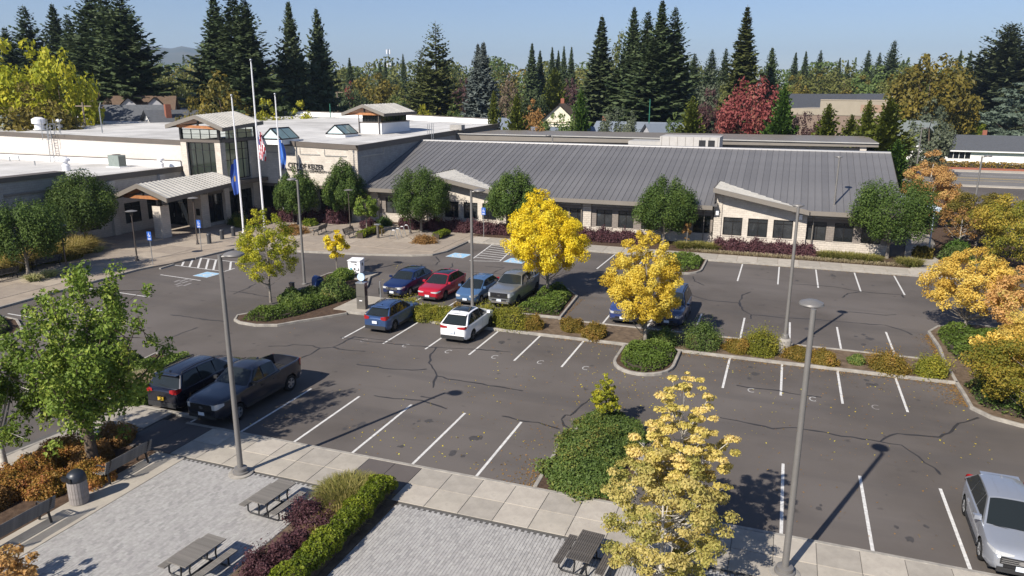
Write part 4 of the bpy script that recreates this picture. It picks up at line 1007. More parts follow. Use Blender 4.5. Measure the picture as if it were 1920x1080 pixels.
# ------------------------------------------------------------------ PLANTS: builders
def nrmz(a): return a/np.maximum(np.linalg.norm(a, axis=1, keepdims=True), 1e-6)
def leaf_quads(rng, P, N, size, asp=.62, jit=.75):
    n = len(P)
    N = nrmz(N + rng.normal(size=(n,3))*jit)
    T_ = nrmz(np.cross(N, rng.normal(size=(n,3)))); B = np.cross(N, T_)
    s = (size*(.6+.8*rng.random(n)))[:,None]
    V = np.stack([P-T_*s*.5, P+B*s*.5*asp+N*s*.08, P+T_*s*.5, P-B*s*.5*asp+N*s*.08], 1).reshape(-1,3)
    return V, np.arange(4*n).reshape(-1,4)
def dirs(rng, n): return nrmz(rng.normal(size=(n,3)))
ENV = {
 'round': lambda t: np.sqrt(np.clip(1-(2*t-1)**2, 0, 1))**.85,
 'oval': lambda t: np.clip(np.sin(np.pi*np.clip(t,0,1)**.8), 0, 1)**.7,
 'pear': lambda t: np.clip(np.sin(np.pi*np.clip(t,0,1)**.62), 0, 1)**.75,
 'vase': lambda t: np.clip(np.sin(np.pi*np.clip(t,0,1)**1.25), 0, 1)**.55,
 'column': lambda t: np.clip(np.sin(np.pi*np.clip(t*.94+.03,0,1)**.7), 0, 1)**.45,
 'cone': lambda t: np.clip((1-t)**.75*(1-np.exp(-t*14)), 0, 1),
}
def decid(name, seed, h, cr, cb, env='oval', nclump=45, leaves=9000, lsize=.16, rc=.24, trunk=.13, bark=None, hollow=.55, nlimb=9, squash=.85, lean=0., asp=.62, irr=0.):
    """trunk-and-limb mesh and leaf-crown mesh"""
    rng = np.random.default_rng(seed); f = ENV[env]
    T_ = np.linspace(.03, .985, 400); w = f(T_)**1.6 + .03; w /= w.sum()
    t = np.sort(rng.choice(T_, nclump, p=w)); az = rng.uniform(0, 2*np.pi) + np.arange(nclump)*2.39996 + rng.normal(0,.35,nclump)
    rr = cr*f(t)*(hollow + (1-hollow)*rng.random(nclump)**.5)*rng.uniform(.8-irr, 1.1+irr*.7, nclump)
    C = np.stack([rr*np.cos(az), rr*np.sin(az), cb+(h-cb)*t], 1)
    C[:,0] += lean*(C[:,2]/h)**2
    crad = cr*rc*rng.uniform(.7, 1.35, nclump)*(.55+.45*f(t))
    crad = np.minimum(crad, np.maximum(.12*cr, (h-C[:,2])*.9+.1*cr))
    per = rng.multinomial(leaves, crad**2/np.sum(crad**2))
    idx = np.repeat(np.arange(nclump), per); n = len(idx)
    d = dirs(rng, n); rad = crad[idx]*(.35+.75*rng.random(n)**.6)
    P = C[idx] + d*rad[:,None]*np.array([1,1,squash])
    out = P - np.array([0,0,(cb+h)/2]); out[:,2] *= .6
    N = d + nrmz(out)*.5 + np.array([0,0,.45])
    V, F = leaf_quads(rng, P, N, lsize, asp)
    crn = rng.random(nclump)
    rnd = np.clip(.55*crn[idx] + .45*rng.random(n), 0, 1)
    crown = np_mesh(name+'_crown', V, F, rnd)
    mb = MB(); top = cb+(h-cb)*.72
    axis = lambda z: Vector((lean*(z/h)**2 + .12*trunk*8*math.sin(z*1.3+seed)*z/h, .1*trunk*8*math.cos(z*1.1+seed)*z/h, z))
    zs = np.linspace(0, top, 8)
    mb.tube([axis(z) for z in zs], [trunk*(1.25 if i == 0 else 1)*(1-.85*(z/top)**1.1)+.012 for i, z in enumerate(zs)], 8)
    order = np.argsort(-crad*rng.uniform(.6, 1.3, nclump))[:nlimb*3]
    for k, i in enumerate(order):
        c = Vector(C[i]); z0 = max(cb*.55, min(top*.9, c.z - (math.hypot(c.x, c.y))*rng.uniform(.6, 1.1)))
        a = axis(z0); mid = a.lerp(c, .5) + Vector((0,0,-.08*(c-a).length)) + Vector(rng.normal(0,.04,3))*(c-a).length
        r0 = trunk*(.42 if k < nlimb else .2)*(1-.5*z0/top)
        mb.tube([a, a.lerp(mid,.5)+Vector((0,0,-.03)), mid, c], [r0, r0*.8, r0*.55, r0*.2], 5, cap=False)
    return mb.mesh(name+'_trunk', 60), crown
def limbed(name, seed, h, cr, nl=14, leaves=30000, lsize=.15, trunk=.2, crad=.17, fork=(.10,.30), spread=.55, steep=1.0, asp=.62, start=.34, lean=0., lop=0.):
    """tree of rising limbs, each wrapped in leaf clumps, with gaps between them"""
    rng = np.random.default_rng(seed); C = []; Rr = []; mb = MB(); Lk = []
    mb.tube([(0,0,0),(.02,.01,h*.12),(0,.03,h*.28),(.04,0,h*.55)], [trunk*1.25,trunk,trunk*.75,trunk*.3], 9)
    for k in range(nl):
        u = (k+.5)/nl; az = k*2.39996+rng.normal(0,.25); r = cr*u**.55*rng.uniform(.85,1.08)
        zt_ = h*(1-spread*(r/cr)**2.2*steep)*rng.uniform(.90,1.0); z0 = h*rng.uniform(*fork)
        tip = np.array([r*math.cos(az), r*math.sin(az), zt_]); st = np.array([0,0,z0])
        ct = np.array([tip[0]*.62, tip[1]*.62, z0+(zt_-z0)*.38])+rng.normal(0,.08,3)*cr*.4
        tip[0] += lean; ct[0] += lean*.45
        if lop and tip[0] > 0: kq = 1-lop*max(0,math.cos(az))*(1-u)*0 - lop*max(0,math.cos(az))*max(0,1-zt_/(h*.8)); tip[0] *= kq; ct[0] *= kq
        q = lambda s: (1-s)**2*st+2*s*(1-s)*ct+s*s*tip
        r0 = trunk*.45*rng.uniform(.7,1.1)
        mb.tube([Vector(q(s)) for s in np.linspace(0,.97,7)], [r0*(1-.9*s) for s in np.linspace(0,1,7)], 6, cap=False)
        L_ = np.linalg.norm(tip-st); n_ = max(4, int(L_/(cr*crad*.85)))
        for s in np.linspace(start, 1.0, n_):
            rad = cr*crad*rng.uniform(.7,1.3)*(1.05-.45*s)
            off = rng.normal(0,.45,3)*rad*2.0*(1-.5*s)
            C.append(q(s)+off); Rr.append(rad); Lk.append(k)
            if rng.random() < .45:
                c2 = q(s)+rng.normal(0,1,3)*rad*2.0; C.append(c2); Rr.append(rad*.7); Lk.append(k)
                mb.tube([Vector(q(s)), Vector(c2)], [r0*.3,.008], 4, cap=False)
    C = np.array(C); Rr = np.array(Rr); per = rng.multinomial(leaves, Rr**2/np.sum(Rr**2)); idx = np.repeat(np.arange(len(C)), per); n = len(idx)
    d = dirs(rng, n); P = C[idx]+d*(Rr[idx]*(.3+.8*rng.random(n)**.6))[:,None]*np.array([1,1,1.15])
    N = d+np.array([0,0,.4]); V, F = leaf_quads(rng, P, N, lsize, asp)
    crn = rng.random(len(C)); rnd = np.clip(.5*crn[idx]+.5*rng.random(n),0,1)
    return mb.mesh(name+'_trunk', 60), np_mesh(name+'_crown', V, F, rnd)
def conifer(name, seed, h=30., r=5., zb=.05, pw=.85, gap=.55, droop=.25, spray=.75, nb=7, irr=.25, wid=.30, tip=.3, hang=.5):
    rng = np.random.default_rng(seed); P0 = []; D = []; Wd = []; Ln = []; BR = []
    z = h*zb; br = rng.random(16)*irr + (1-irr/2)
    while z < h*.985:
        t = (z-h*zb)/(h*(1-zb)); n_ = max(4, int(nb*(1-t*.4) + rng.integers(0, 2))); a0 = rng.uniform(0, 6.28)
        for k in range(n_):
            a = a0 + 6.283*k/n_ + rng.normal(0,.18)
            L_ = r*((1-t)**pw*(1-.30*math.exp(-t*8)) + .012)*br[int(a/6.283*16+t*9) % 16]*rng.uniform(.58, 1.2)
            if rng.random() < .05: L_ *= .5
            zz = z + rng.uniform(-.3, .3)*gap
            ud = tip*t - droop*(1-t)*rng.uniform(.5, 1.4); b_ = rng.random()
            m_ = max(4, int(L_/spray*3.4)); s = np.linspace(.12, 1, m_) + rng.normal(0,.02,m_)
            x = s*L_; y = ud*s*L_ + .16*L_*s**3
            ca, sa = math.cos(a), math.sin(a)
            for side in (-1, 1):
                P0.append(np.stack([ca*x, sa*x, zz+y], 1))
                yaw = a + side*rng.uniform(.35, 1.05, m_)
                D.append(np.stack([np.cos(yaw), np.sin(yaw), -hang*rng.uniform(.2,1.1,m_)+ud*.5], 1))
                sc = spray*(1.15-.55*s)*(.16+.84*min(1,(1-t)*1.9)**.8)*rng.uniform(.7,1.3,m_); Ln.append(sc); Wd.append(sc*wid/.3*.42*rng.uniform(.8,1.25,m_)); BR.append(np.full(m_, b_))
            P0.append(np.array([[ca*x[-1], sa*x[-1], zz+y[-1]]])); D.append(np.array([[ca, sa, ud+.25*t]])); Ln.append([spray*.9*(.15+.85*min(1,(1-t)*1.9)**.8)]); Wd.append([spray*.26*(.2+.8*min(1,(1-t)*1.9)**.8)]); BR.append([b_])
        z += gap*(1-.45*t)*rng.uniform(.8, 1.2)
    P = np.concatenate(P0); D = nrmz(np.concatenate(D)); L_ = np.concatenate(Ln)[:,None]; Wq = np.concatenate(Wd)[:,None]; n = len(P)
    side = nrmz(np.cross(D, np.array([0,0,1.]) + rng.normal(0,.45,(n,3))))
    V = np.stack([P, P+D*L_*.55+side*Wq, P+D*L_, P+D*L_*.55-side*Wq], 1).reshape(-1,3)
    rnd = np.clip(.6*np.concatenate(BR)+.4*rng.random(n), 0, 1)
    crown = np_mesh(name+'_crown', V, np.arange(4*n).reshape(-1,4), rnd)
    mb = MB(); mb.tube([(0,0,0),(0,0,h*.5),(0,0,h*.97),(0,0,h)], [h*.012+.06, h*.008, .03, .015], 7)
    return mb.mesh(name+'_trunk', 60), crown
def bush(name, seed, rx, ry, h, n=1800, ls=.09, lump=.25, nl=14, core=.60, flat=1.0, spiky=0., box=False, dens=.32):
    """leafy shrub: leaves round lumps over a twiggy core; local origin on the ground"""
    n = int(n*1.5); rng = np.random.default_rng(seed)
    d = dirs(rng, n); d[:,2] = np.abs(d[:,2])*1.0 - .12*rng.random(n)
    if box:
        k = np.max(np.abs(d), axis=1, keepdims=True); d = d/k*(.9+.1*np.linalg.norm(d, axis=1, keepdims=True))
    L_ = dirs(rng, nl); L_[:,2] = np.abs(L_[:,2]); amp = rng.uniform(.3, 1, nl)
    bump_ = (np.clip((d/np.linalg.norm(d,axis=1,keepdims=True))@L_.T, 0, 1)**14*amp).max(1)
    r = (1.08-lump+lump*1.35*bump_)*(1-dens*rng.random(n)**1.4)
    if spiky: r = r*(1+spiky*rng.random(n)**6)
    P = d*r[:,None]*np.array([rx, ry, h*flat])
    N = d/np.array([rx, ry, h])*min(rx, ry, h) + np.array([0,0,.3])
    V, F = leaf_quads(rng, P, N, ls, .6, .8)
    rnd = np.clip(.45*bump_ + .55*rng.random(n), 0, 1)
    a = np.linspace(0, 2*np.pi, 13)[:-1]; cv = [(0,0,h*core*.9)]
    for el, q in ((.95,.42),(.6,.78),(.05,.95)): cv += [(rx*core*q*math.cos(t), ry*core*q*math.sin(t), h*core*el*.9) for t in a]
    cf = [(0,1+i,1+(i+1)%12,0) for i in range(12)] + [(1+k*12+i,1+(k+1)*12+i,1+(k+1)*12+(i+1)%12,1+k*12+(i+1)%12) for k in range(2) for i in range(12)]
    nV = len(V); V = np.concatenate([V, np.array(cv)]); me = bpy.data.meshes.new(name)
    tri = [f[:3] if f[0] == f[3] else f for f in cf]
    # build core faces separately so that leaves stay quads
    me = np_mesh(name, V[:nV], F, rnd); cm_ = MB().add(cv, [tuple(f) for f in tri]).mesh(name+'_core')
    return me, cm_
def plant(name, me, core, mt, loc, rz=0., sc=(1,1,1), core_mt=None, **kw):
    if not me.materials: me.materials.append(mt)
    if not core.materials: core.materials.append(core_mt or TWIG)
    o = link(name, me, None, None, loc, rz, **kw); o.scale = sc
    o.material_slots[0].link = 'OBJECT'; o.material_slots[0].material = mt
    link('stems', core, None, o)
    return o
def tree(name, meshes, leaf, bark, loc, rz=0., sc=(1,1,1), **kw):
    tm, cm_ = meshes
    if not tm.materials: tm.materials.append(bark)
    if not cm_.materials: cm_.materials.append(leaf)
    o = empty(name, loc, rz, **kw); o.scale = sc
    a = link('trunk', tm, None, o); a.material_slots[0].link = 'OBJECT'; a.material_slots[0].material = bark
    b = link('crown', cm_, None, o); b.material_slots[0].link = 'OBJECT'; b.material_slots[0].material = leaf
    return o
def cover(name, seed, poly, h, n, ls, mt, label=None, z0=.1, edge=.35, lump=.6, kind='stuff', cat=None, scale=1.1):
    """low leafy cover over a polygon"""
    rng = np.random.default_rng(seed); pl = np.array(poly, float); lo, hi = pl.min(0), pl.max(0); pts = []
    E = [(pl[i], pl[(i+1) % len(pl)]) for i in range(len(pl))]
    Q = rng.uniform(lo, hi, (n*3, 2)); ins = np.zeros(len(Q), bool)
    for a, b in E:
        c = ((a[1] > Q[:,1]) != (b[1] > Q[:,1])) & (Q[:,0] < (b[0]-a[0])*(Q[:,1]-a[1])/(b[1]-a[1]+1e-9)+a[0]); ins ^= c
    Q = Q[ins][:n]; de = np.full(len(Q), 1e9)
    for a, b in E:
        ab = b-a; t = np.clip(((Q-a)@ab)/(ab@ab), 0, 1); de = np.minimum(de, np.linalg.norm(Q-(a+t[:,None]*ab), axis=1))
    ph = rng.uniform(0, 6.28, 6); lm = np.zeros(len(Q))
    for k in range(6): lm += np.sin(Q[:,0]*(1.3+.9*k)*scale+ph[k]+Q[:,1]*.7)*np.cos(Q[:,1]*(1.6+.8*k)*scale+ph[k-1]-Q[:,0]*.5)/(1+.5*k)
    hh = h*np.clip(de/edge, 0, 1)**.5*(1+lump*lm*.5)
    z = z0 + hh*(1-.45*rng.random(len(Q))**1.4)
    P = np.column_stack([Q, z]); N = np.column_stack([rng.normal(0,.4,(len(Q),2)), np.ones(len(Q))])
    V, F = leaf_quads(rng, P, N, ls, .6, .6)
    # rim of leaves down the sides
    rnd = np.clip(.35+.25*lm+.45*(rng.random(len(Q))-.4), 0, 1)
    o = link(name, np_mesh(name, V, F, rnd), mt, kind=kind, label=label, cat=cat)
    c = pl.mean(0); mb = MB(); mb.prism([tuple(c+(p-c)*.93) for p in pl], z0-.03, z0+h*.45); mb.build('stems', TWIG, o, kind='stuff')
    return o
def grass(name, seed, cx, cy, rx, ry, n, hgt, mt, z0=.12, wid=.02, spread=.45, head=None, parent=None, **kw):
    rng = np.random.default_rng(seed); a = rng.uniform(0, 6.283, n); r = np.sqrt(rng.random(n))
    B = np.column_stack([cx+rx*r*np.cos(a), cy+ry*r*np.sin(a), np.full(n, z0)])
    h = hgt*rng.uniform(.6, 1.1, n); out = np.column_stack([np.cos(a), np.sin(a)])*(.35+.65*r[:,None]) + rng.normal(0,.45,(n,2))
    L_ = spread*hgt; w = rng.normal(size=(n,2)); w = w/np.linalg.norm(w,axis=1,keepdims=True)*wid
    Mx = B + np.column_stack([out*L_*.35, h*.62]); Tp = B + np.column_stack([out*L_, h*(1-.25*np.linalg.norm(out,axis=1))])
    W3 = np.column_stack([w, np.zeros(n)])
    V = np.stack([B-W3, B+W3, Mx+W3*.8, Mx-W3*.8, Tp+W3*.25, Tp-W3*.25], 1).reshape(-1,3)
    i = np.arange(n)[:,None]*6; F = np.concatenate([i+np.array([0,1,2,3]), i+np.array([3,2,4,5])])
    rn = rng.random(n); rnd = np.concatenate([rn*.6, np.clip(rn*.6+.35,0,1)])
    return link(name, np_mesh(name, V, F, rnd), mt, parent, **kw)

# leaf colours
def ramp(*c): return [(i/(len(c)-1), x) for i, x in enumerate(c)]
LEAF = {
 'green': leaf_mat('leaf_green', ramp((.065,.105,.016),(.12,.185,.026),(.20,.27,.04),(.32,.35,.065))),
 'pear': leaf_mat('leaf_pear_green', ramp((.032,.058,.013),(.055,.094,.019),(.086,.134,.027),(.14,.19,.04)), rough=.55, spec=.2),
 'lime': leaf_mat('leaf_lime', ramp((.15,.19,.015),(.28,.31,.02),(.44,.42,.03),(.60,.52,.05)), trans=.4),
 'yellow': leaf_mat('leaf_yellow', ramp((.50,.36,.015),(.76,.58,.02),(.86,.70,.045),(.80,.74,.12)), trans=.42),
 'gold': leaf_mat('leaf_gold', ramp((.42,.29,.03),(.68,.49,.05),(.80,.62,.09),(.72,.64,.16)), trans=.4),
 'straw': leaf_mat('leaf_straw', ramp((.31,.27,.06),(.54,.45,.11),(.71,.56,.18),(.79,.61,.28)), trans=.38),
 'straw_green': leaf_mat('leaf_straw_green', ramp((.20,.21,.05),(.38,.35,.09),(.52,.43,.14),(.62,.50,.18)), trans=.38),
 'peach': leaf_mat('leaf_peach', ramp((.34,.20,.07),(.52,.30,.10),(.60,.36,.14),(.42,.38,.10)), trans=.35),
 'yelgreen': leaf_mat('leaf_yellow_green', ramp((.10,.13,.014),(.21,.23,.02),(.36,.34,.026),(.46,.40,.04)), trans=.35),
 'olive': leaf_mat('leaf_olive', ramp((.06,.075,.02),(.105,.118,.028),(.15,.158,.04),(.20,.19,.055))),
 'olive_gold': leaf_mat('leaf_olive_gold', ramp((.06,.06,.012),(.12,.105,.018),(.19,.15,.025),(.26,.19,.03))),
 'darkgreen': leaf_mat('leaf_dark_green', ramp((.026,.042,.016),(.045,.065,.024),(.068,.092,.034),(.09,.115,.045))),
 'greygreen': leaf_mat('leaf_grey_green', ramp((.05,.065,.04),(.085,.105,.06),(.12,.14,.085),(.17,.185,.12))),
 'midgreen': leaf_mat('leaf_mid_green', ramp((.05,.085,.022),(.085,.125,.033),(.125,.17,.045),(.17,.21,.068))),
 'maroon': leaf_mat('leaf_maroon', ramp((.035,.02,.02),(.065,.033,.033),(.095,.048,.048),(.12,.07,.06))),
 'red': leaf_mat('leaf_red', ramp((.14,.036,.036),(.23,.056,.052),(.30,.085,.078),(.31,.15,.09)), trans=.35),
 'brown': leaf_mat('leaf_brown', ramp((.10,.07,.045),(.16,.115,.075),(.21,.155,.105),(.20,.17,.10))),
 'fir': leaf_mat('needle_fir', ramp((.030,.048,.020),(.052,.076,.031),(.078,.106,.045),(.11,.14,.064)), trans=.12),
 'spruce': leaf_mat('needle_spruce', ramp((.036,.054,.024),(.060,.082,.036),(.09,.115,.05),(.12,.145,.068)), trans=.12),
 'redwood': leaf_mat('needle_redwood', ramp((.038,.05,.016),(.065,.08,.024),(.098,.11,.034),(.13,.14,.048)), trans=.15),
 'bluespruce': leaf_mat('needle_blue', ramp((.05,.062,.056),(.08,.098,.09),(.115,.135,.122),(.15,.17,.155)), trans=.1),
 'cedar': leaf_mat('needle_cedar', ramp((.05,.072,.05),(.08,.108,.076),(.11,.145,.105),(.145,.18,.135)), trans=.1),
 'cypress': leaf_mat('needle_cypress', ramp((.04,.055,.010),(.075,.095,.014),(.12,.14,.02),(.17,.18,.03)), trans=.15),
 'arbor': leaf_mat('needle_arborvitae', ramp((.025,.055,.010),(.045,.09,.014),(.07,.125,.02),(.10,.16,.03)), trans=.15),
 'barberry': leaf_mat('leaf_barberry', ramp((.042,.020,.024),(.080,.034,.040),(.125,.055,.062),(.18,.085,.09)), trans=.3),
 'hedge': leaf_mat('leaf_box_hedge', ramp((.05,.085,.008),(.11,.155,.012),(.20,.245,.018),(.30,.33,.03)), trans=.35),
 'mixgold': leaf_mat('leaf_mixed_gold', ramp((.09,.11,.015),(.19,.19,.025),(.36,.28,.04),(.48,.32,.06)), trans=.35),
 'sequoia': leaf_mat('needle_sequoia', ramp((.05,.065,.03),(.08,.098,.045),(.115,.135,.065),(.15,.17,.09)), trans=.15),
 'palegold': leaf_mat('leaf_pale_gold', ramp((.38,.24,.05),(.60,.40,.07),(.74,.54,.12),(.62,.52,.14)), trans=.4),
 'cover': leaf_mat('leaf_ground_cover', ramp((.05,.085,.014),(.09,.14,.022),(.14,.20,.035),(.20,.24,.05)), trans=.3),
 'coverdark': leaf_mat('leaf_cover_dark', ramp((.045,.078,.018),(.075,.118,.026),(.12,.17,.038),(.25,.20,.045)), trans=.25),
 'spirea': leaf_mat('leaf_spirea', ramp((.09,.11,.014),(.17,.18,.022),(.28,.26,.03),(.40,.32,.05)), trans=.3),
 'spirea_red': leaf_mat('leaf_spirea_red', ramp((.09,.085,.016),(.17,.13,.022),(.28,.18,.035),(.34,.17,.05)), trans=.3),
 'orange': leaf_mat('leaf_orange_shrub', ramp((.13,.11,.02),(.28,.17,.03),(.40,.19,.05),(.42,.15,.08)), trans=.3),
 'rust': leaf_mat('leaf_rust', ramp((.13,.085,.026),(.24,.13,.04),(.32,.17,.055),(.28,.20,.06)), trans=.25),
 'grass_gold': leaf_mat('blade_gold', ramp((.12,.13,.025),(.22,.20,.04),(.40,.31,.09),(.56,.44,.20)), trans=.3),
 'grass_green': leaf_mat('blade_green', ramp((.09,.105,.02),(.15,.16,.035),(.24,.22,.06),(.36,.30,.11)), trans=.3),
 'grass_dry': leaf_mat('blade_dry', ramp((.22,.18,.10),(.33,.27,.16),(.42,.35,.22),(.46,.40,.26)), trans=.3),
 'variegated': leaf_mat('leaf_variegated', ramp((.20,.26,.08),(.38,.42,.16),(.55,.52,.25),(.62,.55,.30)), trans=.3),
}

# ------------------------------------------------------------------ near trees
def h_of(v): return float(v)
# left foreground tree, multi-limbed, with an open leafy crown
BIG = limbed('shade_tree', 11, 8.05, 3.2, 18, 24000, .145, .20, .15, lean=.6, lop=.95)
p = (-23.85,18.7); tree('shade_tree', BIG, LEAF['green'], BARK, (p[0],p[1],.1), 0, label='large open crowned green tree rising from the orange shrub bed by the plaza bench', cat='tree')
BIRCH = limbed('pale_tree', 12, 6.0, 2.3, 13, 9500, .15, .12, .15, start=.5)
p = (-26.60, 17.26); tree('pale_stem_tree', BIRCH, LEAF['green'], BARK_PALE, (p[0],p[1],.1), 2.2, (.95,.95,.98), label='sparse green tree with bare pale stems cut by the left edge', cat='tree')
# yellow trees in the lot
def ht_tree(nm, seed, base, top, cr, cb, env, leaf, bark, label, leaves, ls, nclump=60, trunk=.10, rc=.24, group=None, hollow=.45, z=.12, squash=.85, rot=0., nlimb=10, lean=0.):
    me = decid(nm, seed, top, cr, cb, env, lean=lean, nclump=nclump, leaves=leaves, lsize=ls, rc=rc, trunk=trunk, hollow=hollow, squash=squash, nlimb=nlimb)
    return tree(nm, me, leaf, bark, (base[0], base[1], z), rot, label=label, cat='tree', group=group)
ht_tree('yellow_maple', 21, (-15.06, 48.63), 7.56, 2.85, 1.9, 'pear', LEAF['yellow'], BARK_GREY, 'bright yellow round tree on the square island beside the silver pickup', 48000, .12, nclump=190, rc=.145, lean=-.75, nlimb=22, hollow=.35)
ht_tree('yellow_maple', 22, (-6.58, 39.95), 6.78, 2.12, 1.3, 'oval', LEAF['gold'], BARK_GREY, 'golden tree on the half round island in front of the blue van', 34000, .105, nclump=190, rc=.14, hollow=.35, lean=-.35, nlimb=24)
ht_tree('lime_maple', 23, (-32.21, 40.22), 6.52, 2.15, 1.5, 'oval', LEAF['lime'], BARK_GREY, 'lime yellow young tree on the rounded island end with the mailbox', 14000, .115, nclump=120, rc=.14, nlimb=20, trunk=.07, hollow=.3)
ht_tree('yellow_sapling', 24, (-32.71, 49.09), 3.73, .95, 1.2, 'oval', LEAF['yellow'], BARK_GREY, 'small yellow sapling beside the white drop box', 1500, .20, nclump=26, rc=.26, trunk=.035, hollow=.2)
ht_tree('young_tree', 25, (-6.32, 29.02), 2.57, .8, .8, 'cone', LEAF['yelgreen'], BARK, 'little yellow green tree poking out of the big dark shrub mass by the front pavement', 3000, .095, nclump=60, rc=.2, trunk=.045, hollow=.2, squash=.5)
# tall straw coloured tree in the foreground
STRAW = decid('straw_tree', 27, float(6.48), 1.52, .8, 'oval', nclump=200, leaves=23000, lsize=.085, rc=.125, trunk=.11, hollow=.25, nlimb=34, squash=.36, irr=.28)
p = (-2.10, 20.00); tree('straw_tree', STRAW, LEAF['straw'], BARK_PALE, (p[0],p[1],.12), 1.0, label='tall straw yellow tree with pale stem in front of the dark shrub mass', cat='tree')
p = (-2.33, 18.74); me = decid('straw_tree', 28, 4.4, 1.75, .5, 'round', nclump=130, leaves=22000, lsize=.085, rc=.14, trunk=.06, hollow=.35, nlimb=24, squash=.4)
tree('straw_tree', me, LEAF['straw_green'], BARK_PALE, (p[0],p[1],.12), 2.0, label='shorter yellow green tree at the bottom edge beside the dark picnic table', cat='tree')
p = (-19.65, 12.32); me = decid('orange_top', 29, float(1.39), .75, .3, 'round', nclump=20, leaves=1600, lsize=.13, rc=.3, trunk=.04)
tree('orange_tree', me, LEAF['peach'], BARK_GREY, (p[0],p[1],.1), label='orange leaved tree top peeping in at the bottom left corner', cat='tree')
# clipped pear trees along the building
PEARS = [
 (31, (165,470), 322, 2.75, 2.5, 'dark green round headed tree at the left by the golden grasses and entrance canopy'),
 (32, (55,524), 392, 2.7, 2.1, 'green low forked tree at the left edge behind the three benches'),
 (33, (560,422), 318, 2.1, 1.7, 'dark green tree in front of the sign wall, under the letters'),
 (34, (648,420), 303, 1.95, 1.8, 'dark green tree just right of the wall lettering at the block corner'),
 (35, (790,438), 314, 2.75, 2.0, 'large round green tree in front of the left dormer'),
 (36, (963,445), 318, 2.3, 2.0, 'dark green round tree right of the left dormer, above the yellow tree'),
 (37, (1243,462), 330, 2.5, 2.0, 'dark green round tree between the two dormers'),
 (38, (1662,487), 345, 3.0, 2.1, 'broad dark green tree at the right end of the long wing'),
]
PTOP = [float(v) for v in (7.13, 5.45, 6.00, 6.79, 6.73, 6.74, 6.62, 6.60)]
PB = [(-58.94, 48.97), (-53.89, 39.35), (-49.30, 67.21), (-44.93, 69.64), (-34.56, 67.46), (-25.02, 68.95), (-10.28, 69.74), (8.95, 70.87)]
for (sd_, _, _, cr_, cb_, lab), tp_, b_ in zip(PEARS, PTOP, PB):
    me = decid('pear_tree', sd_, tp_, cr_*1.06, cb_*.93, 'pear' if sd_ not in (32,38) else 'round', nclump=110, leaves=30000, lsize=.15, rc=.21, trunk=.13, hollow=.55, squash=1.5)
    tree('pear_tree', me, LEAF['pear'], BARK_GREY, (b_[0],b_[1],.13), sd_, label=lab, cat='tree', group='round headed trees along the civic hall')
ht_tree('small_tree', 39, (-39.91, 65.72), 3.85, 1.35, 1.1, 'vase', LEAF['green'], BARK_GREY, 'small bright green tree left of the bike racks with a purple shrub under it', 3200, .19, nclump=34, rc=.24, trunk=.06, group=None)
# right-hand trees
ht_tree('yellow_tree', 41, (10.94, 49.32), 5.43, 2.6, 1.5, 'pear', LEAF['palegold'], BARK_GREY, 'yellow tree with sparse low boughs on the right island beside the kerb', 17000, .125, nclump=140, rc=.13, hollow=.3, nlimb=20)
me = decid('peach_tree', 42, 9.0, 2.7, 1.0, 'pear', nclump=90, leaves=20000, lsize=.16, rc=.18, trunk=.12, hollow=.45)
tree('peach_tree', me, LEAF['peach'], BARK_PALE, (14.6,90,.1), .3, label='tall pale orange tree beyond the right end of the long wing', cat='tree')
me = decid('gold_green_tree', 43, 6.3, 4.3, 1.0, 'round', nclump=100, leaves=24000, lsize=.16, rc=.18, trunk=.12, hollow=.5, squash=.6)
tree('spreading_tree', me, LEAF['mixgold'], BARK_GREY, (19.0,69.5,.1), .3, label='spreading green and gold tree with layered boughs at the right edge', cat='tree')
me2 = decid('gold_green_tree', 44, 5.0, 3.0, 1.0, 'round', nclump=80, leaves=15000, lsize=.16, rc=.18, trunk=.1, hollow=.45, squash=.6)
tree('spreading_tree', me2, LEAF['olive_gold'], BARK_GREY, (17.6,80.5,.1), .3, label='olive gold tree behind the spreading green and gold tree at the right', cat='tree')
me = decid('red_brown_tree', 45, 4.2, 1.9, .8, 'vase', nclump=40, leaves=2600, lsize=.17, rc=.2, trunk=.06)
tree('bare_tree', me, LEAF['rust'], BARK_PALE, (15.6,77.5,.1), .3, label='thin rusty half bare tree beside the side path', cat='tree')
me = decid('edge_tree', 46, 4.4, 2.9, .7, 'round', nclump=95, leaves=26000, lsize=.115, rc=.2, trunk=.1, hollow=.5, squash=.65)
tree('edge_tree', me, LEAF['mixgold'], BARK_GREY, (11.6,36.8,.1), .3, (.95,.95,.85), label='wide mottled green and gold tree over the curved kerb at the right edge', cat='tree')
tree('edge_tree', me, LEAF['palegold'], BARK_GREY, (13.4,41.8,.1), 2.3, (.85,.85,.85), label='pale gold tree above the right island, behind the wide mottled one', cat='tree')
me = decid('yellow_bough', 47, 2.5, 1.2, .5, 'round', nclump=30, leaves=3600, lsize=.17, rc=.26, trunk=.05)
tree('yellow_sapling', me, LEAF['palegold'], BARK_GREY, (10.7,40.6,.1), .4, label='low pale yellow sapling among the green cover of the right island', cat='tree')
me = decid('orange_gold_tree', 49, 5.6, 2.4, 1.2, 'pear', nclump=120, leaves=15000, lsize=.125, rc=.14, trunk=.08, hollow=.3, nlimb=20)
tree('orange_tree', me, LEAF['peach'], BARK_PALE, (13.6,46.8,.1), .5, label='loose orange gold tree at the right edge behind the low yellow sapling', cat='tree')
me = decid('right_shade', 48, 7.5, 3.6, 2.0, 'round', nclump=50, leaves=9000, lsize=.2, rc=.24, trunk=.15)
tree('shade_tree', me, LEAF['yelgreen'], BARK, (13.2,26.6,.1), .3, label='tree outside the right edge whose shadow falls behind the silver car', cat='tree')

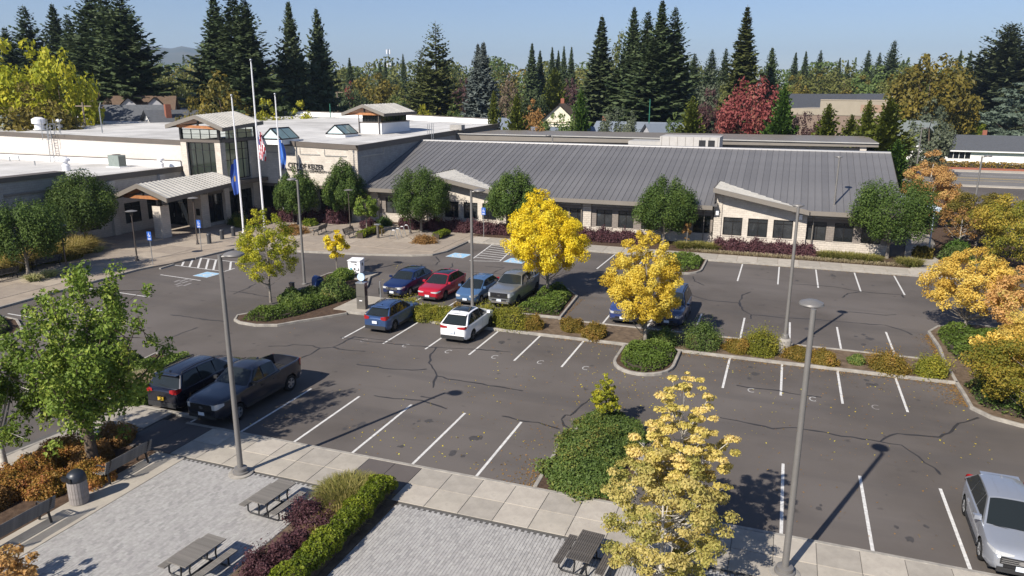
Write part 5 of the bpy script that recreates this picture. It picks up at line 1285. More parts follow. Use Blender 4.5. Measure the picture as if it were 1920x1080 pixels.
# ------------------------------------------------------------------ shrubs, hedges, grasses
# orange-red shrub bed under the big tree
rng0 = random.Random(3)
BQ = [(-24.78, 20.52),(-24.32, 19.10),(-25.69, 18.96),(-25.40, 17.58),(-25.12, 16.37),(-23.81, 16.86),(-23.12, 17.93),(-24.92, 15.31)]
for i, (px_, py_, s_, lb_) in enumerate(((215,835,.95,'dark rusty shrub at the far end of the orange bed behind the bench'),(175,868,1.0,'rusty green shrub round the foot of the big tree'),(120,860,1.05,'orange red shrub in front of the big tree, along the pavement edge'),(70,893,1.1,'orange red shrub in the middle of the bed left of the tree'),(22,925,1.1,'orange and yellow shrub at the left edge of the bed'),(95,925,.9,'yellow orange shrub left of the trash can'),(170,905,.95,'amber shrub between the trash can and the bench'),(-25,955,1.1,'rusty shrub at the left edge beside the lower bench'))):
    q = BQ[i]
    me, co = bush('bed_shrub', 60+i, 1.0*s_, 1.0*s_, .85*s_, 3800, .085, lump=.3)
    plant('bed_shrub', me, co, LEAF['rust'] if i in (0,1,7) else LEAF['orange'], (q[0],q[1],.12), i, label=lb_, cat='shrub', group='orange shrubs in the bed by the benches')
# plaza bed: hedge, barberries, golden grass
def hedge_run(name, pts, w, h, n, ls, mt, seed, **kw):
    rng = np.random.default_rng(seed); P = np.array(pts, float); seg = np.linalg.norm(np.diff(P, axis=0), axis=1); cum = np.r_[0, np.cumsum(seg)]
    s = rng.uniform(0, cum[-1], n); k = np.clip(np.searchsorted(cum, s)-1, 0, len(seg)-1); t = (s-cum[k])/seg[k]
    B = P[k]+(P[k+1]-P[k])*t[:,None]; d = (P[k+1]-P[k])/seg[k][:,None]; nn = np.column_stack([-d[:,1], d[:,0]])
    a = rng.uniform(-.12*math.pi, 1.12*math.pi, n); ca, sa = np.cos(a), np.sin(a)
    q = (np.abs(ca)**4+np.abs(sa)**4)**-.25
    lum = 1+.10*np.sin(s*3.1+1)+.08*np.sin(s*6.7)+.05*np.sin(s*13+a*4)
    r = q*lum*(1-.3*rng.random(n)**1.6)
    x = w/2*ca*r; z = h*.55+h*.45*sa*r
    ends = np.minimum(s, cum[-1]-s); z *= np.clip(.72+ends/.5*.28, 0, 1)
    Pp = np.column_stack([B+nn*x[:,None], np.maximum(.02, z)]); N = np.column_stack([nn*ca[:,None], sa+.3])
    V, F = leaf_quads(rng, Pp, N, ls, .62, .8)
    o = link(name, np_mesh(name, V, F, np.clip(.5*(lum-.8)/.4+.5*rng.random(n), 0, 1)), mt, loc=(0,0,kw.pop('z0', .12)), **kw)
    mb = MB()
    for a_, b_ in zip(pts[:-1], pts[1:]): mb.bar((a_[0],a_[1],h*.42), (b_[0],b_[1],h*.42), w*.72, h*.72)
    mb.build('stems', TWIG, o)
    return o
hedge_run('box_hedge', [(-12.49, 21.07), (-12.30, 18.46), (-12.25, 16.15), (-12.4,12)], .85, .8, 14000, .085, LEAF['hedge'], 71, label='long bright green clipped hedge between the two paver plazas', cat='hedge')
for i, (q, s_, lb_) in enumerate((((-13.97, 18.33),1.0,'purple barberry shrub beside the left picnic table, top of the plaza bed'),((-13.03, 18.02),.85,'purple barberry shrub against the bright hedge'),((-13.49, 17.07),.75,'sparse purple barberry shrub in the middle of the plaza bed'),((-13.33, 16.19),.85,'dark purple barberry shrub in the lower plaza bed'),((-13.64, 15.58),.85,'purple barberry shrub at the bottom edge near the second picnic table'),((-12.52, 15.86),.7,'purple barberry shrub at the bottom edge by the hedge'))):
    me, co = bush('barberry', 80+i, .75*s_, .75*s_, .85*s_, 3200, .07, lump=.5, spiky=.55, nl=20, core=.55)
    plant('barberry', me, co, LEAF['barberry'], (q[0],q[1],.14), i, label=lb_, cat='shrub', group='purple barberries in the plaza bed')
q = (-13.36, 19.98); grass('ornamental_grass', 90, q[0], q[1], .95, 1.0, 5200, .75, LEAF['grass_green'], wid=.014, label='golden green ornamental grass clump at the head of the plaza bed', kind='stuff')
q = (-12.80, 18.60); grass('ornamental_grass', 91, q[0], q[1], .6, 1.2, 3200, .6, LEAF['grass_gold'], wid=.013, label='yellow ornamental grass beside the bright hedge', kind='stuff')
# big dark shrub mass by the front pavement
for i, (x_, y_, rx_, ry_, h_, lb_) in enumerate(((-6.0,24.4,1.75,1.5,.78,'dark green shrub nearest the front pavement in the rounded bed'),(-6.1,26.6,1.7,1.6,.85,'dark green shrub in the middle of the rounded bed'),(-5.9,28.6,1.5,1.4,.8,'dark green shrub at the far round end of the bed, round the little tree'))):
    me, co = bush('dense_shrub', 95+i, rx_, ry_, h_, 9500, .10, lump=.38, nl=30, spiky=.15)
    plant('dense_shrub', me, co, LEAF['coverdark'], (x_,y_,.1), 0, label=lb_, cat='shrub', group='dark shrubs in the rounded bed by the front pavement')
# islands with low cover
cover('ground_cover', 101, [(-7.55,39.9),(-7.55,38.2),(-7.3,36.9),(-6.6,36.1),(-5.8,36.05),(-5.1,36.7),(-4.8,38),(-4.8,39.9)], .55, 5500, .12, LEAF['cover'], 'low green cover on the half round island')
cover('ground_cover', 102, [(-15.9,43.9),(-15.7,49.4),(-15.1,50.6),(-14.3,50.6),(-13.4,49.1),(-13.0,44.2)], .5, 6500, .13, LEAF['cover'], 'low green cover on the square island under the yellow tree')
cover('ground_cover', 103, [(-9.0,64.5),(-9.0,61),(-8.2,59.5),(-7.0,59.4),(-6.0,60.8),(-5.95,64.5)], .6, 4200, .15, LEAF['cover'], 'low green cover on the island by the building walk')
cover('ground_cover', 104, [(-28.0,41.5),(-28.6,38.2),(-29.6,36.4),(-31.2,36.1),(-31.2,37.8),(-30.4,40.0),(-30.3,41.8)], .55, 6000, .13, LEAF['cover'], 'low green cover on the rounded island end')
cover('ground_cover', 105, [(9.3,48.4),(9.5,44.2),(10.2,41.9),(12.6,42.2),(13.0,45),(12.6,48.6),(11.4,49.8),(10,49.6)], .6, 8000, .14, LEAF['cover'], 'low green cover on the right island')
cover('ground_cover', 106, [(9.2,39.9),(9.4,37.2),(10.2,36.4),(12.8,35.9),(15,36.2),(16,40),(12.5,40)], .55, 7000, .14, LEAF['coverdark'], 'dark green cover along the curved right kerb')
cover('ground_cover', 107, [(-50,26.3),(-43,27.6),(-42.1,28.5),(-43,29.7),(-45,30.9),(-50,31.6)], .6, 5000, .14, LEAF['cover'], 'low green cover on the island at the left edge')
for i, (q, s_, h_, mt_, lb_) in enumerate((((-30.23, 42.13),1.1,.85,'coverdark','dark green shrub in front of the blue mailbox'),((-28.89, 42.93),1.55,1.6,'coverdark','big dark green shrub left of the metal kiosk'),((-31.44, 47.72),1.1,.9,'cover','green shrub in front of the white drop box'),((-31.26, 41.29),1.0,.9,'coverdark','green shrub at the foot of the lamp post by the mailbox'))):
    me, co = bush('island_shrub', 110+i, s_, s_, h_, 4200, .12, lump=.3)
    plant('island_shrub', me, co, LEAF[mt_], (q[0],q[1],.1), i, label=lb_, cat='shrub', group='shrubs on the mailbox island')
# shrubs along the median, one by one
MED = [
 ((-22.15, 40.31),1.05,.85,'spirea','yellow green shrub in front of the dark blue car'),((-20.62, 40.28),.95,.8,'spirea','yellow green shrub in front of the red car'),
 ((-19.27, 40.79),.8,.75,'spirea','golden shrub just left of the concrete lamp base'),((-18.79, 41.71),.7,.7,'spirea_red','rusty shrub touching the left side of the concrete lamp base'),
 ((-16.75, 41.50),.85,.9,'spirea','golden green shrub right of the concrete lamp base'),((-15.13, 41.17),1.05,1.05,'spirea','tall yellow green shrub in front of the silver pickup'),
 ((-13.72, 41.13),.6,.75,'spirea_red','small dark rusty shrub right of the tall yellow green one'),((-11.38, 41.67),.8,.75,'spirea_red','round green and rust shrub, left of a pair on bare soil'),
 ((-9.80, 40.96),.9,.8,'spirea_red','round rusty shrub, right of a pair on bare soil'),
 ((-5.75, 40.55),.9,.9,'coverdark','dark green shrub behind the trunk of the golden tree'),((-3.61, 41.36),1.15,1.5,'coverdark','tall loose dark green shrub right of the golden tree'),
 ((-1.61, 41.15),.75,.7,'spirea_red','low rusty shrub left of the tall yellow green one by the lamp base'),((-0.43, 41.41),1.05,1.35,'spirea','tall yellow green shrub left of the right lamp base'),
 ((1.65, 41.19),.8,.75,'spirea_red','rusty dome shrub right of the right lamp base'),((2.85, 40.94),.75,.7,'spirea_red','rusty dome shrub left of the small bare green bush'),
 ((4.51, 41.56),.5,.45,'coverdark','small sparse green bush between two rusty domes'),((5.93, 40.84),1.05,.85,'spirea_red','wide rusty dome shrub near the right end of the median'),
 ((7.86, 41.00),.85,.95,'spirea','yellow green round shrub at the right end of the median')]
for i, (q, s_, h_, mt_, lb_) in enumerate(MED):
    y_ = min(42.75, max(40.95, q[1]))
    me, co = bush('median_shrub', 130+i, s_*(1.35 if i < 7 else 1.12), s_*(1.15 if i < 7 else 1.0), h_*(1.3 if i < 7 else 1.1), 4600, .085, lump=.34, spiky=.45 if h_ > .84 else .15)
    plant('median_shrub', me, co, LEAF[mt_], (q[0],y_,.1), i*1.7, label=lb_, cat='shrub', group='shrubs along the central median')
# shrubs left of the black car
for i, (q, s_, h_, mt_, lb_) in enumerate((((-27.27, 24.21),1.0,.9,'cover','green shrub left of the rear of the black car'),((-29.65, 27.31),1.1,.8,'cover','green shrub above the black car beside dry grass'),((-28.96, 28.23),1.1,.75,'cover','low light green shrub above the front of the black car'),((-31.29, 27.52),1.0,.9,'coverdark','dark shrub behind the big tree trunk by the left kerb'))):
    me, co = bush('bed_shrub', 160+i, s_, s_, h_, 3600, .10, lump=.3)
    plant('bed_shrub', me, co, LEAF[mt_], (q[0],q[1],.1), i, label=lb_, cat='shrub', group='shrubs beside the black car')
q = (-28.65, 25.56); grass('dry_grass', 165, q[0], q[1], .8, .9, 1600, .7, LEAF['grass_dry'], wid=.012, label='dry tan grass tuft beside the black car', cat='grass')
# golden grasses and small plants at the left entrance bed
for i, (q, rx_, ry_, n_) in enumerate((((-58.3,41.5),1.7,2.2,3000),((-57.6,45.0),1.5,2.0,2800),((-58.9,37.2),1.6,2.4,2800),((-58.2,47.6),1.0,1.2,1300),((-57.2,39.0),1.2,2.2,1800))):
    grass('golden_grass', 170+i, q[0], q[1], rx_, ry_, int(n_*1.4), 1.75, LEAF['grass_gold'], wid=.028, label='tall golden grass bed behind the benches', kind='stuff')
for i, (q, lb_) in enumerate((((-52.68, 40.17),'pale variegated plant by the low forked tree, left one'),((-52.60, 38.78),'pale variegated plant at the foot of the low forked tree'),((-57.88, 47.89),'pale variegated plant left of the dark round tree trunk'),((-57.19, 48.39),'pale variegated plant right of the dark round tree trunk'))):
    grass('variegated_plant', 180+i, q[0], q[1], .35, .35, 260, .65, LEAF['variegated'], wid=.045, spread=.8, label=lb_, cat='plant', group='variegated plants by the benches')
# barberry rows in front of the building
def row(xs, y0, y1, s_, h_, lab, grp, mt_='barberry', seed=200, name='barberry', n=1500):
    k = 0
    for x in xs:
        me, co = BB[k % len(BB)]
        plant(name, me, co, LEAF[mt_], (x, y0+(y1-y0)*((x-xs[0])/(xs[-1]-xs[0]+1e-6)), .13), k*1.9+seed, (s_, s_*.9, h_*(1+.12*math.sin(k*2.7))), label=lab, cat='shrub', group=grp); k += 1
BB = [bush('barberry_row', 200+i, 1, 1, 1, 2300, .13, lump=.4, spiky=.4, nl=18, core=.6) for i in range(3)]
row(np.arange(-5.0, 3.4, 1.05), 69.3, 69.2, .95, 1.25, 'purple barberry in the row below the right dormer windows', 'barberries below the right dormer')
row(np.arange(-37.2, -26.4, 1.15), 68.9, 69.5, .95, 1.35, 'purple barberry in the row below the left dormer windows', 'barberries below the left dormer')
row(np.arange(-19.5, -12.4, 1.15), 69.6, 69.7, .95, 1.3, 'purple barberry in the row below the windows between the yellow trees', 'barberries below the middle windows')
row(np.arange(-55.2, -44.2, 1.25), 67.6, 69.3, 1.05, 1.5, 'purple barberry in the row below the lettered wall', 'barberries below the lettered wall')
row([-26.0,-24.8,-23.6,-22.4,-21.2], 69.6, 69.7, .9, 1.1, 'purple barberry in the row behind the yellow tree', 'barberries behind the yellow tree')
for i, (x_, y_, s_, h_, mt_, lb_) in enumerate(((-55.2,64.8,1.3,1.3,'coverdark','dark shaded shrub under the tower windows'),(-53.9,63.6,.9,1.1,'yelgreen','yellow green shrub by the left flagpole foot'),(-53.0,65.0,1.1,1.4,'barberry','purple shrub behind the left flagpole'),
    (*(-40.93, 67.64),1.0,1.1,'barberry','purple shrub under the small bright tree left of the bike racks'),(*(-40.06, 69.72),.9,1.0,'arbor','green grass like shrub at the foot of the pale wall pier'),(*(-46.30, 62.30),1.5,1.0,'rust','rusty green shrub left of the entrance benches'),(*(-47.53, 66.82),.9,.8,'hedge','green shrub behind the left entrance bench'))):
    me, co = bush('entrance_shrub', 230+i, s_, s_, h_, 1900, .13, lump=.35, spiky=.3)
    plant('entrance_shrub', me, co, LEAF[mt_], (x_,y_,.14), i, label=lb_, cat='shrub')
hedge_run('box_hedge', [(-38.60, 62.23), (-38.84, 66.45)], .85, .75, 1800, .12, LEAF['hedge'], 240, label='short green clipped hedge left of the bike racks', cat='hedge')
hedge_run('box_hedge', [(-31.40, 64.42), (-31.37, 66.81)], .85, .75, 1300, .12, LEAF['hedge'], 241, label='short green clipped hedge right of the rusty shrub', cat='hedge')
q = (-31.71, 62.60); me, co = bush('rust_shrub', 242, 1.25, 1.0, .95, 2600, .11, lump=.4, spiky=.4)
plant('rust_shrub', me, co, LEAF['rust'], (q[0],q[1],.14), 0, label='rusty orange shrub right of the bike racks at the pavement corner', cat='shrub')
q = (-38.59, 65.27); me, co = bush('mixed_shrub', 243, .9, .9, .9, 1500, .11, lump=.4, spiky=.4)
plant('mixed_shrub', me, co, LEAF['spirea_red'], (q[0],q[1],.14), 0, label='rusty shrub behind the short hedge left of the bike racks', cat='shrub')
GT = [(-6.9,69.2,.75,'green grass tuft left of the pier with the meter box'),(-5.6,68.9,.6,'green grass tuft in front of the pier with the meter box'),(4.4,68.9,.95,'green grass tuft at the foot of the tall lamp by the right windows'),(5.9,68.9,.9,'green grass tuft below the right windows'),(7.4,68.7,.8,'green grass tuft left of the broad tree trunk'),(10.4,68.3,.85,'round green grass tuft right of the broad tree trunk'),(-8.2,68.8,.6,'pale grass tuft behind the green island')]
for i, (x_, y_, s_, lb_) in enumerate(GT):
    grass('grass_tuft', 250+i, x_, y_, s_, s_*.7, 900, .8, LEAF['grass_green'], wid=.03, spread=.6, label=lb_, cat='grass', group='grass tufts along the right wing')
grass('dry_grass', 260, 1.5, 67.9, 9.5, .35, 2200, .35, LEAF['grass_dry'], wid=.02, spread=.8, label='thin dry grass edging along the building walk', kind='stuff')
q = (-8.01, 69.02); me = decid('rust_sapling', 262, 2.7, .35, .8, 'column', nclump=16, leaves=260, lsize=.2, rc=.4, trunk=.03)
tree('rust_sapling', me, LEAF['rust'], BARK_GREY, (q[0],q[1],.1), label='thin rusty sapling on the island by the building walk', cat='tree')
for i, (x_, y_, s_, h_, mt_, lb_) in enumerate(((11.9,72.5,1.0,1.3,'olive_gold','dark olive shrub in shade at the right end of the wing'),(14.6,72.6,1.4,1.2,'midgreen','green shrub right of the side path'),(16.2,69.2,1.5,1.1,'cover','low green shrub right of the side path, nearer one'),(15.2,76.0,1.3,1.3,'arbor','upright green shrub by the side path'),(17.8,66.3,1.2,.8,'greygreen','grey green shrub behind the right yellow tree'),(21.5,118,2.2,1.6,'olive_gold','olive shrub beside the main road'),(18.5,118,2.2,1.9,'yelgreen','yellow green shrub beside the main road'),(23,100,2.0,1.4,'rust','rusty shrub near the main road'))):
    me, co = bush('side_shrub', 270+i, s_, s_, h_, 1700, .16, lump=.35, spiky=.2)
    plant('side_shrub', me, co, LEAF[mt_], (x_,y_,.1), i, label=lb_, cat='shrub')
# fallen leaves
def litter(name, seed, areas, mt_):
    """areas: (x0, x1, y0, y1, count, edge) - leaves gather towards the named edge and thin out from it"""
    rng = np.random.default_rng(seed); P = []
    for (x0, x1, y0, y1, n_, e) in areas:
        u, v = rng.random(n_), rng.random(n_); ex = np.clip(rng.exponential(.18, n_), 0, 1.6)
        if e == 'N': v = 1-ex
        if e == 'S': v = ex
        if e == 'E': u = 1-ex
        if e == 'W': u = ex
        P.append(np.column_stack([x0+(x1-x0)*u, y0+(y1-y0)*v, np.full(n_, .012)]))
    P = np.concatenate(P); V, F = leaf_quads(rng, P, np.tile([0,0,1.], (len(P),1)), .07, .75, .25)
    return link(name, np_mesh(name, V, F, rng.random(len(P))), mt_, kind='stuff', label='fallen yellow and orange leaves on the asphalt')
litter('fallen_leaves', 300, [(-14,9,30,40,420,''),(-10,9,35,40.1,300,'N'),(-9,-3,31,36,120,''),(-16,-8,23.3,29,130,'E'),(-10,-7.7,23.2,25.4,260,'E'),(-30,-14,24,40,90,''),(-12,8.9,39.2,40.1,800,'N'),(7.9,8.95,43.6,48.6,700,'E'),(6.5,8.95,37.2,40.1,600,'E'),(0,9,24,30,70,''),(-13.2,-12.55,44,49,180,'E'),(-13,-8,44,50,100,''),(-26,-20,45,55,40,''),(-28,-8,64.0,64.75,260,'N'),(-5,12,64.1,64.8,420,'N'),(-16,-12,43.55,44.2,100,'S')], LEAF['rust'])
litter('fallen_leaves', 301, [(-14,9,30,40,240,''),(-9,-3,31,36,90,''),(-16,-7.7,23.3,29,80,''),(-26,-10,24,34,40,''),(-32,-26,44,55,40,'')], LEAF['yellow'])

# ------------------------------------------------------------------ VEHICLES
def paint(name, col, metal=.25, rough=.32, coat=.7): return mat(name, col, rough, metal, coat=coat, spec=.5)
LAMP_CLEAR = mat('headlamp_lens', (.62,.64,.66), .12, .3, spec=.8)
LAMP_RED = mat('tail_lamp_red', (.30,.012,.014), .15, spec=.8)
LAMP_AMBER = mat('amber_lens', (.55,.22,.02), .2)
PLASTIC = mat('black_plastic', (.022,.022,.023), .6)
CHROME = mat('chrome', (.65,.66,.68), .15, .9)
ALLOY = mat('alloy_rim', (.40,.41,.42), .3, .7)
ALLOY_D = mat('dark_rim', (.07,.07,.075), .35, .5)
PLATE = mat('licence_plate', (.55,.62,.72), .5, col2=(.68,.72,.76), scale=12)
PLATE_Y = mat('yellow_plate', (.72,.46,.04), .5)
INTERIOR = mat('seat_cloth', (.11,.105,.10), .8)

def wheel_mesh(r, w):
    t = MB(); prof = [(r*.62,-w/2),(r*.93,-w/2),(r,-w/2+.03),(r,w/2-.03),(r*.93,w/2),(r*.62,w/2)]; n = 22; vs = []
    for rr, x in prof:
        for j in range(n): a = 6.2832*j/n; vs.append((x, rr*math.cos(a), rr*math.sin(a)))
    t.add(vs, [(i*n+j, i*n+(j+1)%n, (i+1)*n+(j+1)%n, (i+1)*n+j) for i in range(5) for j in range(n)])
    return t.mesh('tyre', 40)
def rim_mesh(r, w, spokes=5):
    m_ = MB(); n = 20; x0 = w/2-.03; ro = r*.64; vs = []
    for rr, x in ((ro, x0+.02),(ro*.88, x0+.02),(ro*.86, x0-.05)):
        for j in range(n): a = 6.2832*j/n; vs.append((x, rr*math.cos(a), rr*math.sin(a)))
    m_.add(vs, [(i*n+j, i*n+(j+1)%n, (i+1)*n+(j+1)%n, (i+1)*n+j) for i in range(2) for j in range(n)], 0)
    m_.add([(x0-.055, ro*.9*math.cos(6.2832*j/n), ro*.9*math.sin(6.2832*j/n)) for j in range(n)], [tuple(range(n))], 1)
    for k in range(spokes):
        a = 6.2832*k/spokes
        for da in (-.13,.13): m_.bar((x0-.005, .04*math.cos(a), .04*math.sin(a)), (x0+.005, ro*.9*math.cos(a+da), ro*.9*math.sin(a+da)), .05, .045, 0, up=(1,0,0))
    m_.add([(x0+.02, .09*math.cos(6.2832*j/10), .09*math.sin(6.2832*j/10)) for j in range(10)], [tuple(range(10))], 0)
    return m_.mesh('rim')

def car(name, loc, heading, pnt, label, cat, L=4.5, W=1.83, zs=.24, r=.34, yf=1.35, yr=-1.35, hood=.98, cowl=1.06, nose=.78, yc=.95, yw=.15, ztop=1.66, yrr=-1.55, yrb=-2.0, zdeck=1.05, tail=.95, wr=.58,
        bed=None, wins=None, rails=False, glass_roof=None, cladding=True, rim='alloy', grille=(.9,.22,.62), plate=PLATE, rear_plate=PLATE, lamp_z=.78, lamp_w=.38, lamp_h=.15, tl_z=.95, tl_w=.34, tl_h=.24, chrome_bumper=False, spokes=5, group=None, tint=0, grille_mt=None, step_bumper=False, bulge=.0, ends=None):
    root = empty(name, (loc[0], loc[1], .0), heading, label=label, cat=cat, group=group)
    hl = L/2; hw = W/2
    def zt(y):       # top of the lower body along the length
        if bed and y < bed[0]: return bed[1]
        P = [(-hl, zdeck-.10), (-hl+.12, zdeck-.02), (yrb, zdeck), (yc, cowl), (hl-.45, hood), (hl-.16, hood-.06), (hl, nose)]
        return float(np.interp(y, [p[0] for p in P], [p[1] for p in P]))
    def wd(y):
        u = abs(y)/hl
        return hw*(1-(.24 if y > 0 else .17)*max(0,(u-.72)/.28)**2.1 - .025*u*u)
    ys = sorted(set([round(v,3) for v in list(np.linspace(-hl+.1, hl-.1, 34)) + [-hl,-hl+.03,hl,hl-.03] + [c+d*(r+.07)*k for c in (yf,yr) for d in (-1,1) for k in (.999,.9,.72,.45,.15,1.03)] + ([bed[0]-.001, bed[0]+.02, -hl+.10, -hl+.101] if bed else [])]))
    Ra = r+.06; secs = []
    for y in ys:
        w = wd(y); z1 = zt(y); zb = zs + .12*max(0,(abs(y)-hl+.25)/.25); arch = 0
        for c in (yf, yr):
            if abs(y-c) < Ra: arch = max(arch, r + math.sqrt(Ra*Ra-(y-c)**2))
        a0 = max(zb, arch); inb = bed and -hl+.1 < y < bed[0]
        b = w + bulge*max(0, 1-min(abs(y-yf),abs(y-yr))/.6)
        zm = zb+(z1-zb)*.45; zsh = z1-.13
        pts = [(w*.90 if not arch else b*.985, a0), (b*.985, max(zb+.10, a0+.015)), (b, max(zm, a0+.03)), (w*.985, max(zsh, a0+.045))]
        if inb: pts += [(w*.965, z1-.02), (w*.93, z1), (w*.86, z1), (w*.85, z1-.50), (0, z1-.50)]
        else: pts += [(w*.955, z1-.05), (w*.90, z1-.015), (w*.72, z1+.005), (w*.4, z1+.022), (0, z1+.03)]
        if abs(y) >= hl-.001:
            pts = [(px*.97, zb+.06+(pz-zb)*.86) for px, pz in pts]
        secs.append(pts)
    mm = MB(); k = len(secs[0]); vs = []
    for y, pts in zip(ys, secs):
        vs += [(x, y, z) for x, z in pts] + [(-x, y, z) for x, z in pts[-2::-1]]
    q = 2*k-1
    fs = [(i*q+j, (i+1)*q+j, (i+1)*q+j+1, i*q+j+1) for i in range(len(ys)-1) for j in range(q-1)]
    mi_of = []
    mm.add(vs, fs); n_ = len(ys)
    mm.add([vs[j] for j in range(q)], [tuple(range(q))]); mm.add([vs[(n_-1)*q+j] for j in range(q)], [tuple(range(q-1,-1,-1))])
    # greenhouse shell
    wb = wd((yc+yrb)/2)*.925; wtop = W*wr/1.0*.5*2*.5*1.0; wt = hw*wr/.58*.675
    zc, zd_ = zt(yc)-.03, (zt(yrb)-.03 if not bed else cowl-.02)
    if bed: zd_ = cowl
    def zroof(y): return ztop - .055*((y-(yw+yrr)/2)/max(.4,(yw-yrr)/2))**2
    def zbelt(y): return zd_ + (zc-zd_)*(y-yrb)/(yc-yrb)
    def wbelt(y): return wb*(1-.04*max(0,(y-yc+.5)/.5)) 
    def side(y, t, off=0.):          # point on the side glass surface
        x = wb + (wt-wb)*(t**1.15); z = zbelt(y)+(zroof(min(max(y,yrr),yw))-zbelt(y))*t
        return Vector((x+off, y, z+off*.35))
    g = MB(); ny = 7; rys = np.linspace(yrr, yw, ny); lat = np.linspace(-1, 1, 9); rv = []
    for y in rys:
        for u in lat: rv.append((wt*u, y, zroof(y) - .05*u**4 - .015*u*u))
    nl_ = len(lat)
    g.add(rv, [(i*nl_+j, i*nl_+j+1, (i+1)*nl_+j+1, (i+1)*nl_+j) for i in range(ny-1) for j in range(nl_-1)])
    for s in (1,-1):
        e = [(s*wt, y, zroof(y)-.065) for y in rys]; bt = [(s*wb, y, zbelt(y)) for y in np.linspace(yrb, yc, ny)]
        f = [(i, i+1, ny+i+1, ny+i) for i in range(ny-1)]
        if s < 0: f = [t[::-1] for t in f]
        g.add(bt+e, f)
    fr = [(-wb,yc,zc),(wb,yc,zc)]; top = [rv[(ny-1)*nl_+j] for j in range(nl_)]
    g.add([(wb*u, yc+.10*(1-u*u), zc+.01) for u in lat]+top, [(j+1, j, nl_+j, nl_+j+1) for j in range(nl_-1)])
    topr = [rv[j] for j in range(nl_)]
    g.add([(wb*u, yrb-.06*(1-u*u), zd_+.01) for u in lat]+topr, [(j, j+1, nl_+j+1, nl_+j) for j in range(nl_-1)])
    for v, f in ((g.V, g.F),): mm.add(v, f)
    body = mm.build('body', pnt, root, smooth=32)
    # glass
    def screen(yb, zb_, yt, rowtop, name, sgn, bow, ins=.93):
        vs_ = []
        for t in (.07, .5, .95):
            for u in lat:
                p0 = Vector((wb*u*ins, yb+bow*(1-u*u), zb_+.01)); p1 = Vector((wt*u*ins, yt, zroof(yt)-.05*(u*ins)**4-.015*u*u))
                p = p0.lerp(p1, t); vs_.append(p+Vector((0, sgn*.012, .012)))
        f_ = [(i*nl_+j, i*nl_+j+1, (i+1)*nl_+j+1, (i+1)*nl_+j) for i in range(2) for j in range(nl_-1)]
        if sgn > 0: f_ = [t_[::-1] for t_ in f_]
        MB().add(vs_, f_).build(name, GLASS_CAR, root, smooth=40)
    screen(yc, zc, yw, top, 'windscreen', 1, .10)
    if bed: screen(yrb, zd_, yrr, topr, 'rear_window', -1, -.06, .8)
    else: screen(yrb, zd_, yrr, topr, 'rear_window', -1, -.06, .9)
    yA = lambda t: yc + (yw-yc)*t; yC = lambda t: yrb + (yrr-yrb)*t
    if wins is None: wins = [(-.05, None), (-1.0, -.10)] + ([] if bed else [(None, -1.05)])
    for s in (1, -1):
        for (lo, hi) in wins:
            pts = []
            for t in (.08, .90):
                h_ = (yA(t)-.13-.05*(1-t)) if hi is None else hi; l_ = (yC(t)+.14) if lo is None else lo
                pts.append((side(l_, t, .012), side(h_, t, .012)))
            (a, b), (d, c) = pts
            v = [Vector((s*p.x, p.y, p.z)) for p in (a, b, c, d)]
            MB().add(v, [(0,1,2,3) if s > 0 else (3,2,1,0)]).build('side_window', GLASS_CAR, root)
    # door gaps and handles
    gap = MB()
    for s in (1, -1):
        for yg in [w_[0] for w_ in wins if w_[0] is not None] + [yc-.22] + ([yrb+.1] if bed else []):
            zg0 = zs+.18; w_ = wd(yg)
            if abs(yg-yr) < Ra+.05: zg0 = r+Ra+.03
            if abs(yg-yf) < Ra+.05: zg0 = r+Ra+.03
            gap.add([(s*(w_*1.002), yg-.006, zg0),(s*(w_*1.002), yg+.006, zg0),(s*(w_*.995), yg+.006, zt(yg)-.13),(s*(w_*.995), yg-.006, zt(yg)-.13)], [(0,1,2,3)])
    gap.build('door_gap', BLACK, root, kind='stuff')
    for s in (1, -1):
        for yg in [w_[0] for w_ in wins if w_[0] is not None]:
            MB().box(min(s*hw*.99, s*(hw+.02)), max(s*hw*.99, s*(hw+.02)), yg+.10, yg+.28, zt(yg)-.24, zt(yg)-.205).build('door_handle', pnt, root)
        # mirrors
        xm = s*(wb+.13); ym = yc-.28; zm = zbelt(ym)+.10
        mb = MB(); mb.box(xm-.10, xm+.10, ym-.06, ym+.06, zm-.06, zm+.08)
        mb.build('mirror', pnt if not bed else PLASTIC, root)
    # wheels
    tm, rm = wheel_mesh(r, .225), rim_mesh(r, .225, spokes)
    tm.materials.append(RUBBER); rm.materials.append(ALLOY if rim == 'alloy' else ALLOY_D); rm.materials.append(BLACK)
    for s in (1, -1):
        for y in (yf, yr):
            o = link('wheel', tm, None, root, (s*(hw-.125), y, r), 0 if s > 0 else math.pi); link('rim', rm, None, o)
    ub = MB(); ub.box(-hw*.86, hw*.86, -hl+.25, hl-.25, zs-.03, .62)
    ub.build('underbody', BLACK, root)
    # front
    gwid, gh, gz = grille
    wN = wd(hl)
    MB().box(-gwid/2, gwid/2, hl-.015, hl+.022, gz-gh/2, gz+gh/2).build('grille', grille_mt or PLASTIC, root)
    MB().box(-wN*.93, wN*.93, hl-.10, hl+.03, zs+.04, zs+.20).build('front_bumper', CHROME if chrome_bumper else PLASTIC, root)
    e_ = MB(); e_.add([(.11*math.cos(a), hl+.03, gz+.05*math.sin(a)) for a in np.linspace(0, 6.2832, 15)[:-1]], [tuple(range(13,-1,-1))]); e_.build('emblem', CHROME, root)
